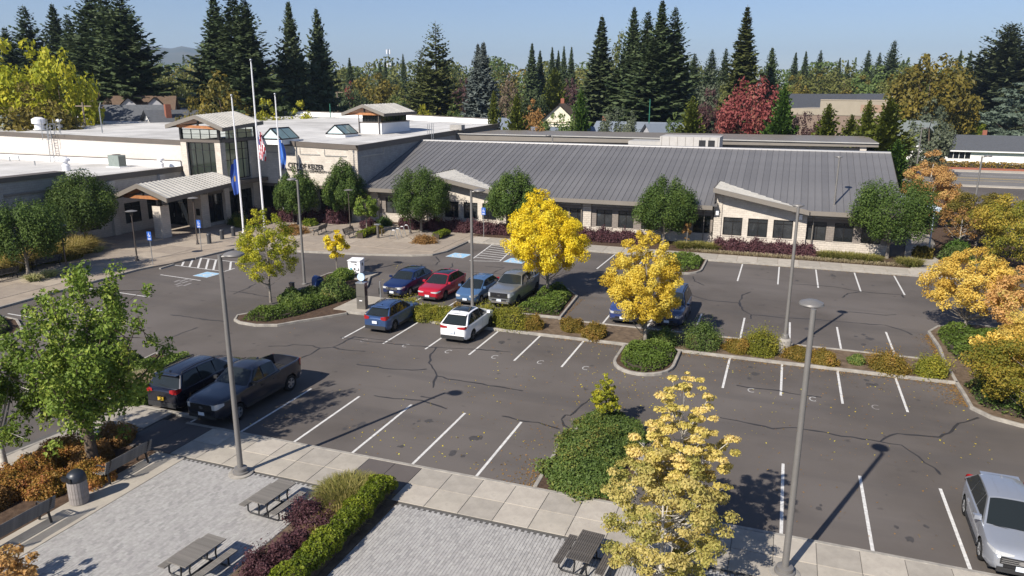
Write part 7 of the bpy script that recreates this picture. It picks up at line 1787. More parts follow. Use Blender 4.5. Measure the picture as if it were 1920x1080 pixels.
m_ = MB(); m_.add([(a*1.0+.012,.0+.15*math.cos(t),1.2+.17*math.sin(t)) for t in np.linspace(0,6.283,17)[:-1]],[tuple(range(16))]); m_.build('round_logo', INK, o)
MB().box(-.3,.3,-b*1.12-.03,-b*1.12+.0,1.5,1.56).build('slot', INK, o)
# kiosk with round light disc
q = (-25.52, 41.05); KM = mat('kiosk_steel', (.20,.185,.165), .4, .5, var=.15, scale=3)
o = empty('pay_kiosk', (q[0],q[1]+.0,.158), R(5), label='tall metal kiosk with a round pale blue disc on top, on its concrete pad', cat='kiosk')
MB().box(-.3,.3,-.22,.22,0,1.72).build('casing', KM, o); MB().box(-.33,.33,-.25,.25,1.72,1.79).build('cap', STEEL, o); MB().box(-.04,.04,-.04,.04,1.79,1.95).build('neck', KM, o)
m_ = MB(); n = 20
for y in (-.05,.05): pass
vs = [(.26*math.cos(6.2832*j/n),y,2.14+.26*math.sin(6.2832*j/n)) for y in (-.05,.05) for j in range(n)]
m_.add(vs,[tuple(range(n)),tuple(range(2*n-1,n-1,-1))]+[(j,n+j,n+(j+1)%n,(j+1)%n) for j in range(n)]); m_.build('round_disc', mat('disc_pale_blue',(.50,.66,.80),.3), o)
MB().box(-.10,.10,-.232,-.222,.55,.62).build('label_plate', WHITE_METAL, o); MB().box(.302,.312,-.12,.12,.9,1.5).build('side_panel', BLACK, o); MB().box(-.296,.296,-.226,-.221,.84,.86).build('panel_joint', BLACK, o)
q = (-25.64, 43.63); o = MB().lathe([(.05,0),(.05,1.25),(.02,1.28)],10).build('charging_post', STEEL, label='slim grey post beside the dark blue car', cat='post'); o.location=(q[0],q[1],.1)
MB().box(-.12,-.05,-.05,.08,.35,.8).build('cable_holder', BLACK, o)
q = (-32.08, 40.46); o = MB().box(-.14,.14,-.12,.12,.0,1.1).build('utility_box', POLE_BRONZE, label='small dark utility box behind the lime yellow tree trunk', cat='box'); o.location=(q[0]+.6,q[1]+1.2,.1)
MB().box(-.16,.16,-.14,.14,1.1,1.14).build('lid', POLE_BRONZE, o)
q = (-55.31, 47.74); o = MB().lathe([(.3,0),(.3,.05),(.06,.12),(.05,.7),(.12,.74),(.12,.85),(.02,.9)],12).build('ash_stand', BLACK, label='small black stand by the left wall near the dark round tree', cat='stand', smooth=40); o.location=(-60.6,51.0,.135)

# ------------------------------------------------------------------ BACKGROUND: houses, poles, trees
PROTO = {
 'fir': (conifer('fir_tree', 401, 34, 6.4, .06, .92, .62, .30, 1.25, 9, .6, .40, .35, .55), 34, 5.0),
 'firhi': (conifer('fir_tree', 408, 34, 6.4, .30, .80, .60, .28, 1.25, 9, .6, .40, .35, .5), 34, 5.2),
 'fir2': (conifer('fir_tree', 402, 34, 6.4, .10, .86, .66, .26, 1.3, 9, .6, .40, .35, .5), 34, 5.0),
 'fir3': (conifer('fir_tree', 407, 34, 6.2, .04, .98, .60, .34, 1.25, 10, .55, .42, .3, .7), 34, 4.9),
 'spruce': (conifer('spruce_tree', 403, 26, 5.2, .04, .95, .50, .42, 1.1, 10, .4, .44, .3, .95), 26, 4.2),
 'narrow': (conifer('narrow_spruce', 404, 30, 4.2, .05, 1.0, .52, .40, 1.1, 9, .45, .44, .3, .8), 30, 3.3),
 'redwood': (conifer('redwood_tree', 405, 26, 5.6, .05, .60, .95, .12, 1.0, 9, .25, .42, .25, .35), 26, 5.4),
 'cypress': (conifer('cypress_tree', 406, 9, 2.2, .02, .75, .34, -.15, .62, 10, .35, .42, .9, -.5), 9, 2.2),
 'round': (decid('round_tree', 411, 12, 5, 2.2, 'round', nclump=60, leaves=5200, lsize=.55, rc=.26, trunk=.25, nlimb=6), 12, 5.2),
 'oval': (decid('oval_tree', 412, 12, 4, 1.6, 'oval', nclump=60, leaves=5000, lsize=.48, rc=.27, trunk=.22, nlimb=6), 12, 4.1),
 'oval2': (decid('oval_tree', 413, 12, 4.2, 1.2, 'pear', nclump=75, leaves=5600, lsize=.45, rc=.24, trunk=.22, nlimb=8), 12, 4.3),
 'vase': (decid('vase_tree', 414, 10, 4, .9, 'vase', nclump=80, leaves=6500, lsize=.34, rc=.19, trunk=.2, nlimb=12, squash=1.3), 10, 4.0),
 'column': (decid('column_tree', 415, 9, 1.5, .4, 'column', nclump=60, leaves=4200, lsize=.34, rc=.42, trunk=.12, nlimb=4), 9, 1.5),
 'layered': (decid('layered_tree', 416, 18, 8, 1.5, 'pear', nclump=90, leaves=9000, lsize=.6, rc=.17, trunk=.5, squash=.35), 18, 8),
 'sequoia': (conifer('sequoia_tree', 417, 30, 8.0, .03, .55, .60, .20, 1.5, 12, .3, .5, .5, .2), 30, 7.4),
}
def bg(kind, pos, wpx, D, leaf, label, bark=BARK, rz=None, group=None, name=None, lean=0):
    ms, h0, r0 = PROTO[kind]; x, y, h = pos
    r = wpx/2*D/1394*.98; s = r/r0
    nm = name or {'fir':'fir_tree','firhi':'fir_tree','fir2':'fir_tree','fir3':'fir_tree','spruce':'spruce_tree','narrow':'spruce_tree','redwood':'redwood_tree','cypress':'cypress_tree','sequoia':'sequoia_tree','layered':'cedar_tree'}.get(kind, 'broadleaf_tree')
    o = tree(nm, ms, LEAF[leaf], bark, (x, y, -.05), (x*1.7+y*.9) % 6.28 if rz is None else rz, (s, s, (h+.05)/h0), label=label, cat='tree', group=group)
    if lean: o.rotation_euler.y = lean
    return o
FG = 'dark firs on the skyline'
bg('fir', (-131.8, 99.3, 25.2), 95, 165, 'fir', 'dark fir at the left edge behind the yellow green trees', group=FG)
bg('fir2', (-135.3, 106.2, 29.6), 105, 172, 'fir', 'tall dark fir, second from the left edge', group=FG)
bg('fir3', (-129.3, 107.3, 29.8), 100, 168, 'fir', 'tall dark fir with a narrow split tip, third from the left', group=FG)
bg('fir', (-121.8, 103.7, 27.6), 85, 160, 'fir', 'dark fir just right of the one with the narrow tip', group=FG)
bg('firhi', (-115.6, 103.3, 31.8), 112, 155, 'fir', 'very tall dark fir reaching above the frame, left of its clump', group=FG)
bg('firhi', (-110.5, 101.5, 31.1), 108, 150, 'fir', 'very tall dark fir in the middle of the left clump', group=FG)
bg('firhi', (-105.9, 100.5, 30.4), 120, 146, 'fir', 'very tall dark fir, right of the left clump with boughs over the hills', group=FG)
bg('fir3', (-98.0, 113.5, 31.2), 125, 150, 'fir', 'tall dark fir behind the flagpoles, left of a trio', group=FG)
bg('fir2', (-93.1, 112.5, 31.5), 130, 146, 'fir', 'tall dark fir behind the flagpoles, middle of a trio', group=FG)
bg('fir', (-89.0, 110.6, 30.1), 120, 142, 'fir', 'tall dark fir behind the flagpoles, right of a trio', group=FG)
bg('spruce', (-88.0, 121.5, 30.4), 88, 150, 'spruce', 'tall green spruce with open top right of the flagpoles', group=FG)
bg('spruce', (-86.8, 128.4, 29.8), 82, 155, 'spruce', 'green spruce standing right beside the tall open topped one', group=FG)
bg('redwood', (-69.4, 144.2, 28.2), 122, 160, 'redwood', 'broad olive redwood with layered boughs behind the cupola')
bg('redwood', (-76.5, 151.8, 23.6), 80, 170, 'redwood', 'smaller olive conifer against the left side of the broad redwood', rz=1)
bg('spruce', (-56.7, 138.9, 23.7), 84, 150, 'bluespruce', 'blue grey spruce with twin tip right of the broad redwood', name='blue_spruce')
bg('spruce', (-58.1, 139.4, 23.4), 70, 151, 'bluespruce', 'second blue grey tip fused to the left of the blue spruce', name='blue_spruce')
bg('narrow', (-73.5, 217.9, 28.6), 46, 230, 'fir', 'dark narrow spruce left of a pair above the red brown shrubs')
bg('narrow', (-72.8, 223.4, 26.8), 40, 235, 'fir', 'dark narrow spruce right of a pair above the red brown shrubs')
bg('narrow', (-76.7, 248.4, 29.2), 34, 260, 'fir', 'thin spruce, first of four thin tips in the skyline')
bg('narrow', (-75.3, 250.9, 28.3), 30, 262, 'fir', 'thin spruce, second of four thin tips in the skyline')
bg('narrow', (-72.4, 247.6, 29.4), 32, 258, 'fir', 'thin spruce, third of four thin tips in the skyline')
bg('narrow', (-69.2, 245.4, 29.0), 34, 255, 'fir', 'thin spruce, fourth of four thin tips in the skyline')
bg('narrow', (-38.8, 160.4, 29.9), 88, 165, 'spruce', 'tall narrow dark spruce standing clear left of the great fir clump')
bg('oval2', (-40.3, 185.7, 28.2), 60, 190, 'olive', 'olive broadleaf tree squeezed between the narrow spruce and the great fir clump')
bg('fir3', (-31.8, 158.9, 31.2), 95, 162, 'fir', 'dark fir, left tip of the great clump', group=FG)
bg('fir', (-28.3, 155.4, 30.0), 100, 158, 'fir', 'dark fir, second tip of the great clump', group=FG)
bg('fir3', (-25.2, 152.9, 31.6), 110, 155, 'fir', 'dark fir, highest tip of the great clump', group=FG)
bg('fir2', (-23.1, 156.3, 30.7), 100, 158, 'fir', 'dark fir, right tip of the great clump', group=FG)
bg('fir3', (-25.5, 147.8, 24.2), 150, 150, 'fir', 'bushy lower fir filling the front of the great clump', group=FG)
bg('fir', (-26.4, 218.4, 25.0), 60, 220, 'fir', 'shorter dark fir right of the great clump', group=FG)
bg('fir2', (-23.3, 233.8, 26.9), 56, 235, 'fir', 'dark fir left of the tall ivy clad spire', group=FG)
bg('fir', (-18.6, 224.2, 26.5), 50, 225, 'fir', 'dark fir touching the left side of the tall ivy clad spire', group=FG)
bg('narrow', (-9.5, 159.7, 30.9), 86, 160, 'redwood', 'very tall ragged olive spire of a spruce above the red maple', rz=2, lean=.03)
bg('spruce', (-5.0, 174.9, 23.8), 66, 175, 'fir', 'dark bushy spruce just right of the tall ragged spire')
bg('sequoia', (53.5, 244.2, 32.4), 128, 250, 'sequoia', 'huge grey green sequoia at the right edge of the skyline')
bg('layered', (54.3, 213.2, 19.7), 165, 220, 'cedar', 'silvery blue cedar with drooping layered boughs at the right edge')
CG = 'small conifers in the far treeline'
for pos, w, D, lb in (((-0.4, 330.0, 30.4),34,330,'small far conifer, leftmost of the right skyline row'),((3.4, 340.0, 31.3),32,340,'small far conifer, second in the right skyline row'),((9.3, 349.9, 32.1),36,350,'small far conifer with a broad tip above the long dark roof'),((16.5, 339.6, 28.6),26,340,'small far conifer in the dip of the skyline above the long dark roof'),((19.8, 344.4, 27.9),24,345,'low far conifer left of the gap in the right skyline'),((25.9, 329.0, 30.7),40,330,'far conifer left of the leaning tree'),((29.4, 323.7, 29.6),36,325,'far conifer touching the leaning tree'),((41.8, 347.5, 27.8),28,350,'low far conifer right of the leaning tree'),((46.3, 346.9, 28.1),30,350,'far conifer in the low part of the right skyline'),((48.9, 341.5, 28.3),26,345,'far conifer left of the olive gold trees'),((44.5, 256.2, 26.7),30,260,'dark far conifer, left of three by the sequoia'),((47.3, 257.7, 26.7),30,262,'dark far conifer, middle of three by the sequoia'),((50.0, 260.2, 26.5),28,265,'dark far conifer, right of three by the sequoia'),((-148.1, 237.6, 26.2),34,280,'dark conifer in the treeline left of the cell tower'),((-163.9, 286.4, 27.2),26,330,'small pointed conifer left of the cell tower'),((-164.4, 291.9, 27.9),24,335,'small pointed conifer right behind the cell tower'),((-159.3, 289.0, 27.3),26,330,'small pointed conifer right of the cell tower'),((-136.6, 255.8, 28.2),26,290,'lone slim conifer between the cell tower and the redwood')):
    bg('narrow' if w < 35 else 'fir', pos, w, D, 'fir', lb, group=CG)
bg('fir2', (29.7, 298.5, 32.3), 52, 300, 'fir', 'wind bent leaning conifer sticking out of the right skyline', lean=.10)
# broadleaf trees
BT = [
 ('round', (-101.8, 77.6, 20.5), 135, 'lime', 'large yellow green tree at the left edge'), ('round', (-95.8, 78.7, 19.3), 110, 'lime', 'yellow green tree right of the one at the left edge'),
 ('oval', (-91.4, 71.4, 15.4), 120, 'olive_gold', 'olive gold tree low between the two yellow green ones'), ('oval2', (-101.0, 89.6, 14.0), 78, 'brown', 'thin brownish tree behind the utility pole'),
 ('oval', (-161.3, 164.0, 21.0), 80, 'olive', 'olive tree below the distant hills'), ('round', (-165.4, 173.9, 20.5), 70, 'olive', 'olive tree left of the gold tree by the tower'),
 ('oval2', (-83.9, 96.7, 17.1), 118, 'olive_gold', 'large olive gold tree left of the flagpoles behind the tower'), ('oval', (-82.7, 89.7, 13.6), 60, 'olive_gold', 'small olive gold tree touching the large one behind the tower'),
 ('oval', (-78.6, 101.0, 13.2), 66, 'yelgreen', 'yellow green small tree between two flagpoles'), ('oval', (-76.8, 107.4, 12.9), 62, 'yelgreen', 'yellow green small tree right of the flagpoles'), ('oval2', (-83.9, 112.1, 13.5), 60, 'midgreen', 'mid green tree between two yellow green ones behind the skylight'),
 ('round', (-111.4, 178.0, 15.8), 70, 'darkgreen', 'dark green tree behind the utility pole by the cupola'), ('round', (-116.0, 198.6, 19.0), 95, 'olive_gold', 'olive gold round tree above the cupola'), ('oval', (-86.9, 146.1, 12.7), 80, 'darkgreen', 'dark green tree behind the left end of the cupola roof'),
 ('oval', (-101.3, 189.7, 17.3), 70, 'olive', 'olive tree right above the cupola roof'), ('oval2', (-86.2, 158.0, 13.2), 80, 'midgreen', 'mid green tree behind the right end of the cupola roof'), ('column', (-114.3, 182.1, 17.5), 16, 'red', 'thin dark red tree in the treeline above the cupola'),
 ('round', (-62.2, 123.2, 11.7), 34, 'yelgreen', 'small bright yellow green tree right of the cupola'), ('oval2', (-58.0, 127.4, 11.9), 66, 'midgreen', 'mid green tree in front of the redwood foot'), ('round', (-84.3, 192.3, 17.3), 46, 'maroon', 'dark maroon tree between the redwood and the blue spruce'), ('oval', (-85.1, 181.0, 13.2), 60, 'olive_gold', 'olive gold tree hidden behind the redwood foot'),
 ('cypress', (-44.7, 113.5, 14.2), 40, 'cypress', 'upright yellow green cypress beside the blue spruce'), ('oval2', (-69.4, 187.6, 18.6), 56, 'brown', 'pale brown nearly bare tree left of the dark spruce pair'), ('cypress', (-40.6, 112.9, 13.7), 62, 'cypress', 'bushy yellow green conifer at the corner of the white roof'),
 ('oval', (-47.6, 142.2, 13.2), 44, 'rust', 'rusty red brown tree above the flat rear roof'), ('round', (-52.1, 156.6, 14.3), 58, 'darkgreen', 'dark green round tree left of the cream cottage'), ('cypress', (-55.4, 181.7, 19.9), 72, 'cypress', 'tall mossy green conifer behind the cream cottage'), ('round', (-58.7, 206.8, 17.5), 46, 'maroon', 'maroon tree behind the cream cottage roof'),
 ('cypress', (-32.5, 121.7, 14.6), 52, 'arbor', 'bright green conifer right of the cream cottage'), ('round', (-34.7, 117.0, 10.6), 84, 'midgreen', 'soft green low tree below the cream cottage'), ('oval2', (-35.9, 110.3, 10.0), 60, 'rust', 'low rusty green tree at the flat rear roof edge'),
 ('vase', (-24.9, 115.4, 11.7), 84, 'greygreen', 'light green willow like tree in front of the grey roof'), ('oval2', (-17.5, 122.8, 11.0), 50, 'midgreen', 'soft green tree beside the green pole'), ('cypress', (-14.5, 121.1, 13.5), 66, 'cypress', 'yellow green tree left of the maroon tree'),
 ('oval', (-12.7, 129.4, 15.0), 62, 'maroon', 'dark maroon tree left of the red maple'), ('oval', (-19.8, 214.1, 20.6), 70, 'greygreen', 'pale grey green tree behind the maroon tree'),
 ('vase', (-5.8, 123.9, 16.3), 116, 'red', 'big crimson red maple behind the long roof'), ('cypress', (-1.2, 116.0, 15.3), 70, 'arbor', 'bright green conical conifer right of the red maple'), ('vase', (2.1, 120.0, 11.3), 66, 'maroon', 'low maroon tree right of the bright green conifer'),
 ('cypress', (4.9, 115.9, 12.6), 70, 'cypress', 'gold green cypress with thin leader, left of a group'), ('cypress', (8.4, 121.7, 11.0), 60, 'cypress', 'lower gold green cypress in the middle of a group'), ('cypress', (9.8, 113.6, 13.1), 64, 'cypress', 'gold green cypress with thin leader, middle of a group'), ('cypress', (11.9, 109.4, 13.5), 95, 'cypress', 'largest gold green cypress at the end of the long roof'),
 ('oval2', (12.2, 123.4, 9.9), 60, 'olive', 'olive cypress filling the gap by the long roof end'), ('cypress', (12.6, 103.2, 8.6), 60, 'arbor', 'dark green low conifer right of the long roof end'),
 ('oval2', (22.8, 148.3, 13.2), 80, 'greygreen', 'grey green tree left of the white house'), ('round', (29.9, 202.8, 22.5), 120, 'olive_gold', 'big olive gold tree above the grey shingle roof'), ('oval2', (35.1, 207.1, 21.9), 90, 'olive_gold', 'olive gold tree with yellow top left of the sequoia'), ('round', (44.9, 251.0, 18.6), 100, 'midgreen', 'broad green tree behind the conical hedge'), ('oval', (51.9, 256.8, 17.7), 72, 'yelgreen', 'yellow green tree above the side street'),
 ('round', (7.3, 319.9, 23.1), 90, 'olive', 'far olive tree above the long dark roof'), ('round', (17.1, 309.5, 23.1), 80, 'olive', 'far olive tree in the middle of the right treeline'), ('oval', (0.7, 300.0, 20.7), 60, 'olive_gold', 'far olive gold tree left of the long dark roof'), ('round', (27.6, 298.7, 23.1), 85, 'midgreen', 'far green tree below the leaning conifer'), ('round', (34.8, 287.9, 22.0), 80, 'olive', 'far olive tree right of the leaning conifer'), ('oval', (22.4, 299.2, 21.0), 60, 'olive_gold', 'far gold green tree left of the leaning conifer'),
 ('round', (30.9, 238.0, 16.4), 80, 'midgreen', 'green tree behind the tan building right end'), ('round', (-13.7, 199.5, 17.3), 70, 'olive', 'olive tree showing left of the red maple'),
]
for kind, pos, w, leaf, lb in BT:
    D = math.hypot(pos[0], pos[1]); bg(kind, pos, w, D, leaf, lb)
# small conical hedge beyond the white house
for i, pos in enumerate(((36.7, 211.8, 8.3),(37.7, 211.7, 8.5),(38.7, 211.5, 8.4),(39.7, 211.3, 8.2),(40.6, 211.1, 8.0),(41.2, 208.0, 8.2),(42.3, 207.7, 8.0))):
    bg('column', pos, 15, 213, 'hedge', ['bright clipped cone in the hedge behind the white house, first from the left','bright clipped cone, second of the hedge behind the white house','bright clipped cone, third of the hedge behind the white house','bright clipped cone, fourth of the hedge behind the white house','bright clipped cone, last of the five joined behind the white house','bright clipped cone, left of the separate pair behind the white house','bright clipped cone, right of the separate pair behind the white house'][i], group='clipped cones behind the white house', name='clipped_conifer')
# the far-off wood that reads as one mass
def woodland(name, seed, n, leaf, conif, dr, yt, azr=(98, -72), size=1.5):
    rng = np.random.default_rng(seed); Vs = []; Ns = []; rn = []
    for i in range(n):
        az = rng.uniform(azr[1], azr[0]); D = rng.uniform(*dr); x, y = -D*math.sin(R(az)), D*math.cos(R(az))
        d_ = D*max(.55, math.cos(R(az-20))); h = 14+(174-rng.normal(yt, 9))*d_/1394; h = max(7, h*(1 if rng.random() < .8 else .8))
        r = h*(rng.uniform(.16,.24) if conif else rng.uniform(.30,.48)); k = int(420 if conif else 520)
        t = rng.random(k)
        if conif: rad = r*(1-t)**.85*rng.uniform(.55,1,k); z = h*(.08+.92*t)
        else: rad = r*np.sqrt(np.clip(1-(2*t-1)**2,0,1))**.8*rng.uniform(.55,1,k); z = h*(.15+.85*t)
        a = rng.uniform(0,6.283,k); rad = rad*(1+.25*np.sin(a*3+t*9+i))
        P = np.column_stack([x+rad*np.cos(a), y+rad*np.sin(a), z]); Vs.append(P)
        Ns.append(np.column_stack([np.cos(a), np.sin(a), np.full(k, .5 if not conif else .15)])); rn.append(np.clip(.5*rng.random()+.5*rng.random(k),0,1))
    P = np.concatenate(Vs); V, F = leaf_quads(rng, P, np.concatenate(Ns), size*.62, .8, .55)
    return link(name, np_mesh(name, V, F, np.concatenate(rn)), LEAF[leaf], kind='stuff', label='far wood that closes the view beyond the houses')
woodland('woodland', 501, 170, 'fir', True, (330, 560), 122)
woodland('woodland', 502, 250, 'olive', False, (310, 480), 126, size=2.0)
woodland('woodland', 503, 200, 'midgreen', False, (310, 470), 130, size=2.0)
woodland('woodland', 504, 140, 'olive_gold', False, (300, 450), 142, size=2.0)
woodland('undergrowth', 505, 200, 'midgreen', False, (275, 340), 186, size=1.4)

# houses
SHINGLE = mat('grey_shingle', (.10,.105,.115), .9, col2=(.075,.08,.088), scale=3, bump=.3, bscale=15)
SHINGLE_G = mat('green_grey_shingle', (.15,.17,.165), .9, var=.2, scale=3, bump=.3, bscale=15)
SHINGLE_B = mat('brown_shingle', (.13,.085,.055), .9, var=.25, scale=3, bump=.3, bscale=15)
ROOF_BLUE = mat('blue_grey_metal_roof', (.20,.23,.27), .5, .2, var=.1, scale=1)
ROOF_DARK = mat('charcoal_shingle', (.045,.05,.062), .9, var=.25, scale=3)
ROOF_MID = mat('mid_grey_shingle', (.075,.08,.09), .9, var=.25, scale=3)
SIDING_W = mat('white_siding', (.76,.75,.73), .7, var=.05, scale=1); SIDING_C = mat('cream_siding', (.66,.62,.48), .75, var=.06, scale=1); SIDING_G = mat('grey_siding', (.36,.36,.38), .8, var=.08, scale=1)
BRICK_R = mat('red_brick', (.28,.10,.06), .9, var=.3, scale=6)
def house(name, x, y, rz, w, d, hw_, hr, wall, roof, label, gable=True, wins=(), chim=None, over=.5, cat='house', dormers=0):
    o = empty(name, (x, y, -.02), rz, label=label, cat=cat)
    mm = MB(); a, b = w/2, d/2
    v = [(-a,-b,0),(a,-b,0),(a,b,0),(-a,b,0),(-a,-b,hw_),(a,-b,hw_),(a,b,hw_),(-a,b,hw_)]
    f = [(0,1,5,4),(1,2,6,5),(2,3,7,6),(3,0,4,7)]
    if gable: v += [(-a,0,hw_+hr),(a,0,hw_+hr)]; f += [(4,7,8),(6,5,9)]
    mm.add(v, f); mm.build('wall', wall, o)
    e = over; k = hr/b; zt_, zl = hw_+hr+.06, hw_-e*k+.06
    hip = 0 if gable else b*.95
    R1, R2 = (-a-e+hip, 0, zt_), (a+e-hip, 0, zt_)
    c = [(-a-e,-b-e,zl),(a+e,-b-e,zl),(a+e,b+e,zl),(-a-e,b+e,zl)]
    th = .16
    top = c+[R1,R2]; bot = [(p[0],p[1],p[2]-th) for p in top]
    rf = MB().add(top+bot, [(0,1,5,4),(2,3,4,5)]+([(1,2,5),(3,0,4)] if not gable else [])+[(0,6,7,1),(1,7,8,2),(2,8,9,3),(3,9,6,0)]+([(6,10,11,7),(8,11,10,9)] ))
    r_ = rf.build('roof', roof, o)
    if chim: MB().box(chim[0]-.4,chim[0]+.4,chim[1]-.35,chim[1]+.35,hw_,hw_+hr+chim[2]).build('chimney', BRICK_R, r_)
    MB().box(-a-e,a+e,-b-e-.06,-b-e-.002,zl-.22,zl+.02).build('gutter', SIDING_W, r_)
    for wx, wz, ww, wh in wins:
        f_ = MB(); f_.box(wx-ww/2-.1,wx+ww/2+.1,-b-.06,-b-.004,wz-.1,wz+wh+.1)
        q = f_.build('window', SIDING_W, o); g_ = MB(); n_ = max(1, int(ww/.9))
        for i in range(n_): g_.box(wx-ww/2+ww*i/n_+.05,wx-ww/2+ww*(i+1)/n_-.05,-b-.075,-b-.062,wz,wz+wh)
        g_.build('pane', GLASS, q, kind='stuff')
    for i in range(dormers):
        dx = -w*.22+i*w*.44; dm = MB(); y0 = -b*.75
        dm.add([(dx-1.1,y0,hw_+.3),(dx+1.1,y0,hw_+.3),(dx+1.1,y0,hw_+1.7),(dx,y0,hw_+2.7),(dx-1.1,y0,hw_+1.7)],[(0,1,2,3,4)]); q = dm.build('dormer', wall, r_)
        dm = MB(); dm.add([(dx-1.4,y0-.3,hw_+1.55),(dx,y0-.3,hw_+2.85),(dx+1.4,y0-.3,hw_+1.55),(dx-1.4,.3,hw_+1.55),(dx,.3,hw_+2.85),(dx+1.4,.3,hw_+1.55)],[(0,1,4,3),(1,2,5,4)]); dm.build('dormer_roof', roof, r_)
    return o
def hz(p, hr): return p[2]-hr
p = (-95.6, 91.0, 12.0); house('house', p[0], p[1], R(30), 9.5, 6, p[2]-2.3, 2.3, SIDING_G, SHINGLE, 'grey house with plain shingle roof beyond the left end of the white roof', wins=((3,8.2,.8,1.0),))
p = (-88.8, 92.2, 11.3); house('house', p[0], p[1], R(62), 8, 6, p[2]-1.9, 1.9, SIDING_W, SHINGLE, 'grey roofed house with red brick chimney and white gable left of the tower', chim=(-1.5,-1.5,.9))
p = (-101.7, 99.2, 13.3); house('house', p[0], p[1], R(35), 9, 7, p[2]-3, 3, SIDING_G, SHINGLE_B, 'brown roofed house with two dormers under the left firs', dormers=2)
p = (-226.8, 239.7, 15.6); house('house', p[0], p[1], R(10), 10, 8, p[2]-2.5, 2.5, SIDING_C, SHINGLE_B, 'tiny far house with pale wall among trees below the hills')
p = (-42.6, 145.9, 12.0); house('cottage', p[0], p[1], R(95), 8, 6.6, p[2]-3.0, 3.0, SIDING_C, SHINGLE_B, 'cream cottage with steep brown roof and chimney among the trees', chim=(2,.5,1.0), wins=())
mm_ = MB()
p = (-26.5, 139.5, 8.9); house('house', p[0], p[1], R(-8), 15, 7, p[2]-2.2, 2.2, SIDING_W, ROOF_BLUE, 'low blue grey metal roof house behind the willow like tree', chim=(-6.5,.5,.9))
p = (-20.6, 134.4, 8.9); house('house', p[0], p[1], R(40), 7, 6, p[2]-2.6, 2.6, SIDING_G, ROOF_BLUE, 'blue grey roof house beside the green pole', gable=True)
p = (-35.9, 122.9, 8.5); house('house', p[0], p[1], R(30), 10, 7, p[2]-2.4, 2.4, SIDING_W, ROOF_BLUE, 'low blue grey roof showing between the rusty and bright green trees')
p = (-51.8, 127.9, 9.6); house('house', p[0], p[1], R(15), 9, 7, p[2]-2, 2, SIDING_W, ROOF_BLUE, 'corner of a blue grey roof behind the right end of the white roof')
p = (22.4, 170.5, 8.9); house('house', p[0], p[1], R(5), 9, 11, p[2]-4.2, 4.2, SIDING_W, SHINGLE_G, 'house with pale green grey shingle roof left of the grey green tree')
p = (28.7, 213.1, 10.0); house('house', p[0], p[1], R(5), 10, 8, p[2]-2.5, 2.5, SIDING_W, ROOF_DARK, 'white walled house with charcoal roof beside the tan building')
p = (40.3, 185.7, 5.4); house('ranch_house', p[0]+2, p[1], R(-3), 26, 11, 3.0, max(2.6, p[2]-3.0), SIDING_W, ROOF_MID, 'white ranch house with charcoal hip roof across the main road', gable=False, wins=((-8.2,1.0,4.2,1.5),(7.0,1.5,1.6,1.1),(4.6,1.5,1.0,1.1),(10.5,1.4,2.4,1.1)), chim=(-3,2.5,1.0), over=.8)
p = (8.2, 257.9, 14.0); house('long_house', p[0], p[1], R(4), 22, 9, p[2]-4, 4, SIDING_W, ROOF_DARK, 'long white building with charcoal roof behind the tan building', wins=((-6,2.0,3,2.2),(-2,2.0,1.5,2.2)))
p = (25.2, 254.8, 14.1); house('house', p[0], p[1], R(-20), 13, 9, p[2]-4, 4, SIDING_W, ROOF_DARK, 'white gabled building with charcoal roof over the right end of the tan building')
# tan commercial building
TAN = mat('tan_stucco', (.30,.26,.205), .85, var=.1, scale=.4); BRN = mat('brown_stucco', (.20,.145,.115), .85, var=.1, scale=.4)
a, b = (-0.7, 232.0, 9.7), (27.0, 223.4, 12.2); b2 = (7.7, 228.9, 12.3)
o = empty('tan_building', ((a[0]+b[0])/2, (a[1]+b[1])/2, 0), math.atan2(b[1]-a[1], b[0]-a[0]), label='tan and brown flat roofed commercial building beyond the long roof', cat='building')
W_ = math.hypot(b[0]-a[0], b[1]-a[1]); zt2 = b2[2]; zl = zt2-4.0
MB().box(-W_/2, W_/2, 0, 22, 0, zl).build('lower_wall', BRN, o); MB().box(-W_/2+.1*0-.15, W_/2+.15, -.15, 22, zl+.003, zl+1.7).build('upper_wall', TAN, o)
MB().box(-W_/2+W_*.29, W_/2+.15, -.10, 20, zl+1.703, zt2).build('parapet', TAN, o); MB().box(-W_/2+W_*.29, W_/2+.25, -.25, .1, zt2+.003, zt2+.2).build('coping', mat('coping_tan', (.40,.34,.27), .8), o)
MB().box(W_/2-10, W_/2-1, -.22, -.16, zl+.9, zl+2.9).build('accent_panel', mat('accent_panel_brown', (.28,.19,.14), .85), o); MB().tube([(5,-.4,0),(5,-.4,zl+1.2)],.12,6).build('downpipe', TAN, o)
# poles
WOODP = mat('pole_wood', (.24,.19,.145), .9, var=.2, scale=3); GREENP = mat('green_pole', (.02,.13,.09), .5, .1)
def util(p, label, arms=1, r=.15, mt=WOODP, cat='utility pole', name='utility_pole', lean=0.):
    o = MB().tube([(0,0,0),(0,0,p[2])],[r,r*.75],8).build(name, mt, None, label=label, cat=cat); o.location = (p[0], p[1], 0)
    for i in range(arms): MB().bar((-1.3,0,p[2]-.5-i*1.1),(1.3,.2,p[2]-.5-i*1.1),.12,.14).build('crossarm', mt, o)
    if lean: o.rotation_euler.y = lean
    return o
util((-89.6, 76.8, 12.6), 'wooden utility pole with crossarm behind the white roof at the left', 1)
o = util((-89.7, 138.5, 14.5), 'wooden utility pole with transformer drum left of the cupola', 1); MB().lathe([(.3,0),(.3,1.0),(.1,1.1)],10,(.45,0,(-89.7, 138.5, 14.5)[2]-2.6)).build('transformer', STEEL, o)
util((-74.5, 112.6, 12.1), 'slim green pole left of the wooden utility pole', 0, .10, GREENP, 'pole', 'green_pole')
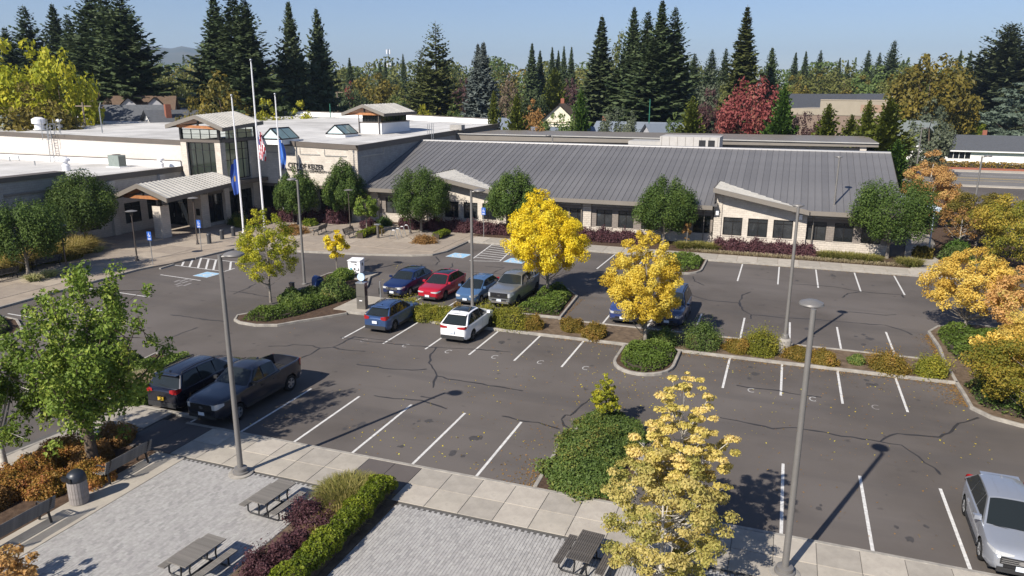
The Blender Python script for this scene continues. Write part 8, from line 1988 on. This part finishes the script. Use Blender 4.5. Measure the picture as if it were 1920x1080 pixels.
util((-23.2, 133.0, 13.0), 'slim green traffic pole behind the grey roof houses', 0, .11, GREENP, 'pole', 'green_pole')
o = util((-71.4, 148.7, 14.2), 'street light on a pole in front of the broad redwood', 0, .11, STEEL, 'street light', 'street_light'); z_ = (-71.4, 148.7, 14.2)[2]
MB().lathe([(.25,0),(.25,1.1),(.05,1.2)],10,(-.3,0,z_-1.6)).build('transformer', WHITE_METAL, o); MB().tube([(0,0,z_-1.8),(1.4,0,z_-1.2),(2.6,0,z_-1.15)],.06,6).build('arm', STEEL, o); MB().box(2.4,3.1,-.15,.15,z_-1.22,z_-1.1).build('lamp_head', WHITE_METAL, o)
util((25.0, 228.6, 16.3), 'pale pole among the trees right of the tan building', 0, .12, WHITE_METAL, 'pole', 'pale_pole'); util((29.5, 223.1, 15.7), 'pale street light pole right of the far white gabled building', 1, .12, STEEL, 'pole', 'pale_pole')
o = util((-209.4, 375.6, 36.9), 'far cell tower mast rising above the treeline', 0, .28, STEEL, 'cell tower', 'cell_tower'); z_ = (-209.4, 375.6, 36.9)[2]
for k, zz in enumerate((z_-1.5, z_-8.5)):
    for j in range(3): t_ = j*2.09; MB().box(1.0*math.cos(t_)-.22,1.0*math.cos(t_)+.22,1.0*math.sin(t_)-.22,1.0*math.sin(t_)+.22,zz-1.2,zz+1.2).build('antenna', WHITE_METAL, o)
# planting along the main road
hedge_run('road_hedge', [(20,165.6),(34,165.4),(48,165.8),(62,165.2)], 2.2, 1.5, 4200, .32, LEAF['spirea_red'], 601, z0=0, label='reddish low hedge along the far side of the main road', cat='hedge')
MB().box(12, 64, 163.9, 164.4, -.05, .5).build('low_wall', BRICK_R, None, label='low brown wall under the reddish hedge by the main road', cat='wall')
gs = MB().box(-.9,.9,-.05,.05,.5,1.6).build('frame_rack', BLACK, None, label='dark metal frame standing on the side street behind the white house', cat='rack'); gs.location = (66,272,0)
MB().box(-.9,-.8,-.05,.05,0,.5).build('leg', BLACK, gs); MB().box(.8,.9,-.05,.05,0,.5).build('leg', BLACK, gs)

# air: pale haze that turns the far hills blue
hz_ = MB().box(-7600, 7600, -7600, 7600, -1.06, 420).build('haze', None, kind='stuff', label='thin pale haze over the whole view')
hm = bpy.data.materials.new('haze_air'); hm.use_nodes = True; hn = hm.node_tree
for n_ in list(hn.nodes):
    if n_.type == 'BSDF_PRINCIPLED': hn.nodes.remove(n_)
pv = hn.nodes.new('ShaderNodeVolumePrincipled'); pv.inputs['Color'].default_value = (.60,.78,1,1); pv.inputs['Density'].default_value = 1.3e-4; pv.inputs['Anisotropy'].default_value = .2
hn.links.new(pv.outputs[0], hn.nodes['Material Output'].inputs['Volume'])
hz_.data.materials.append(hm)
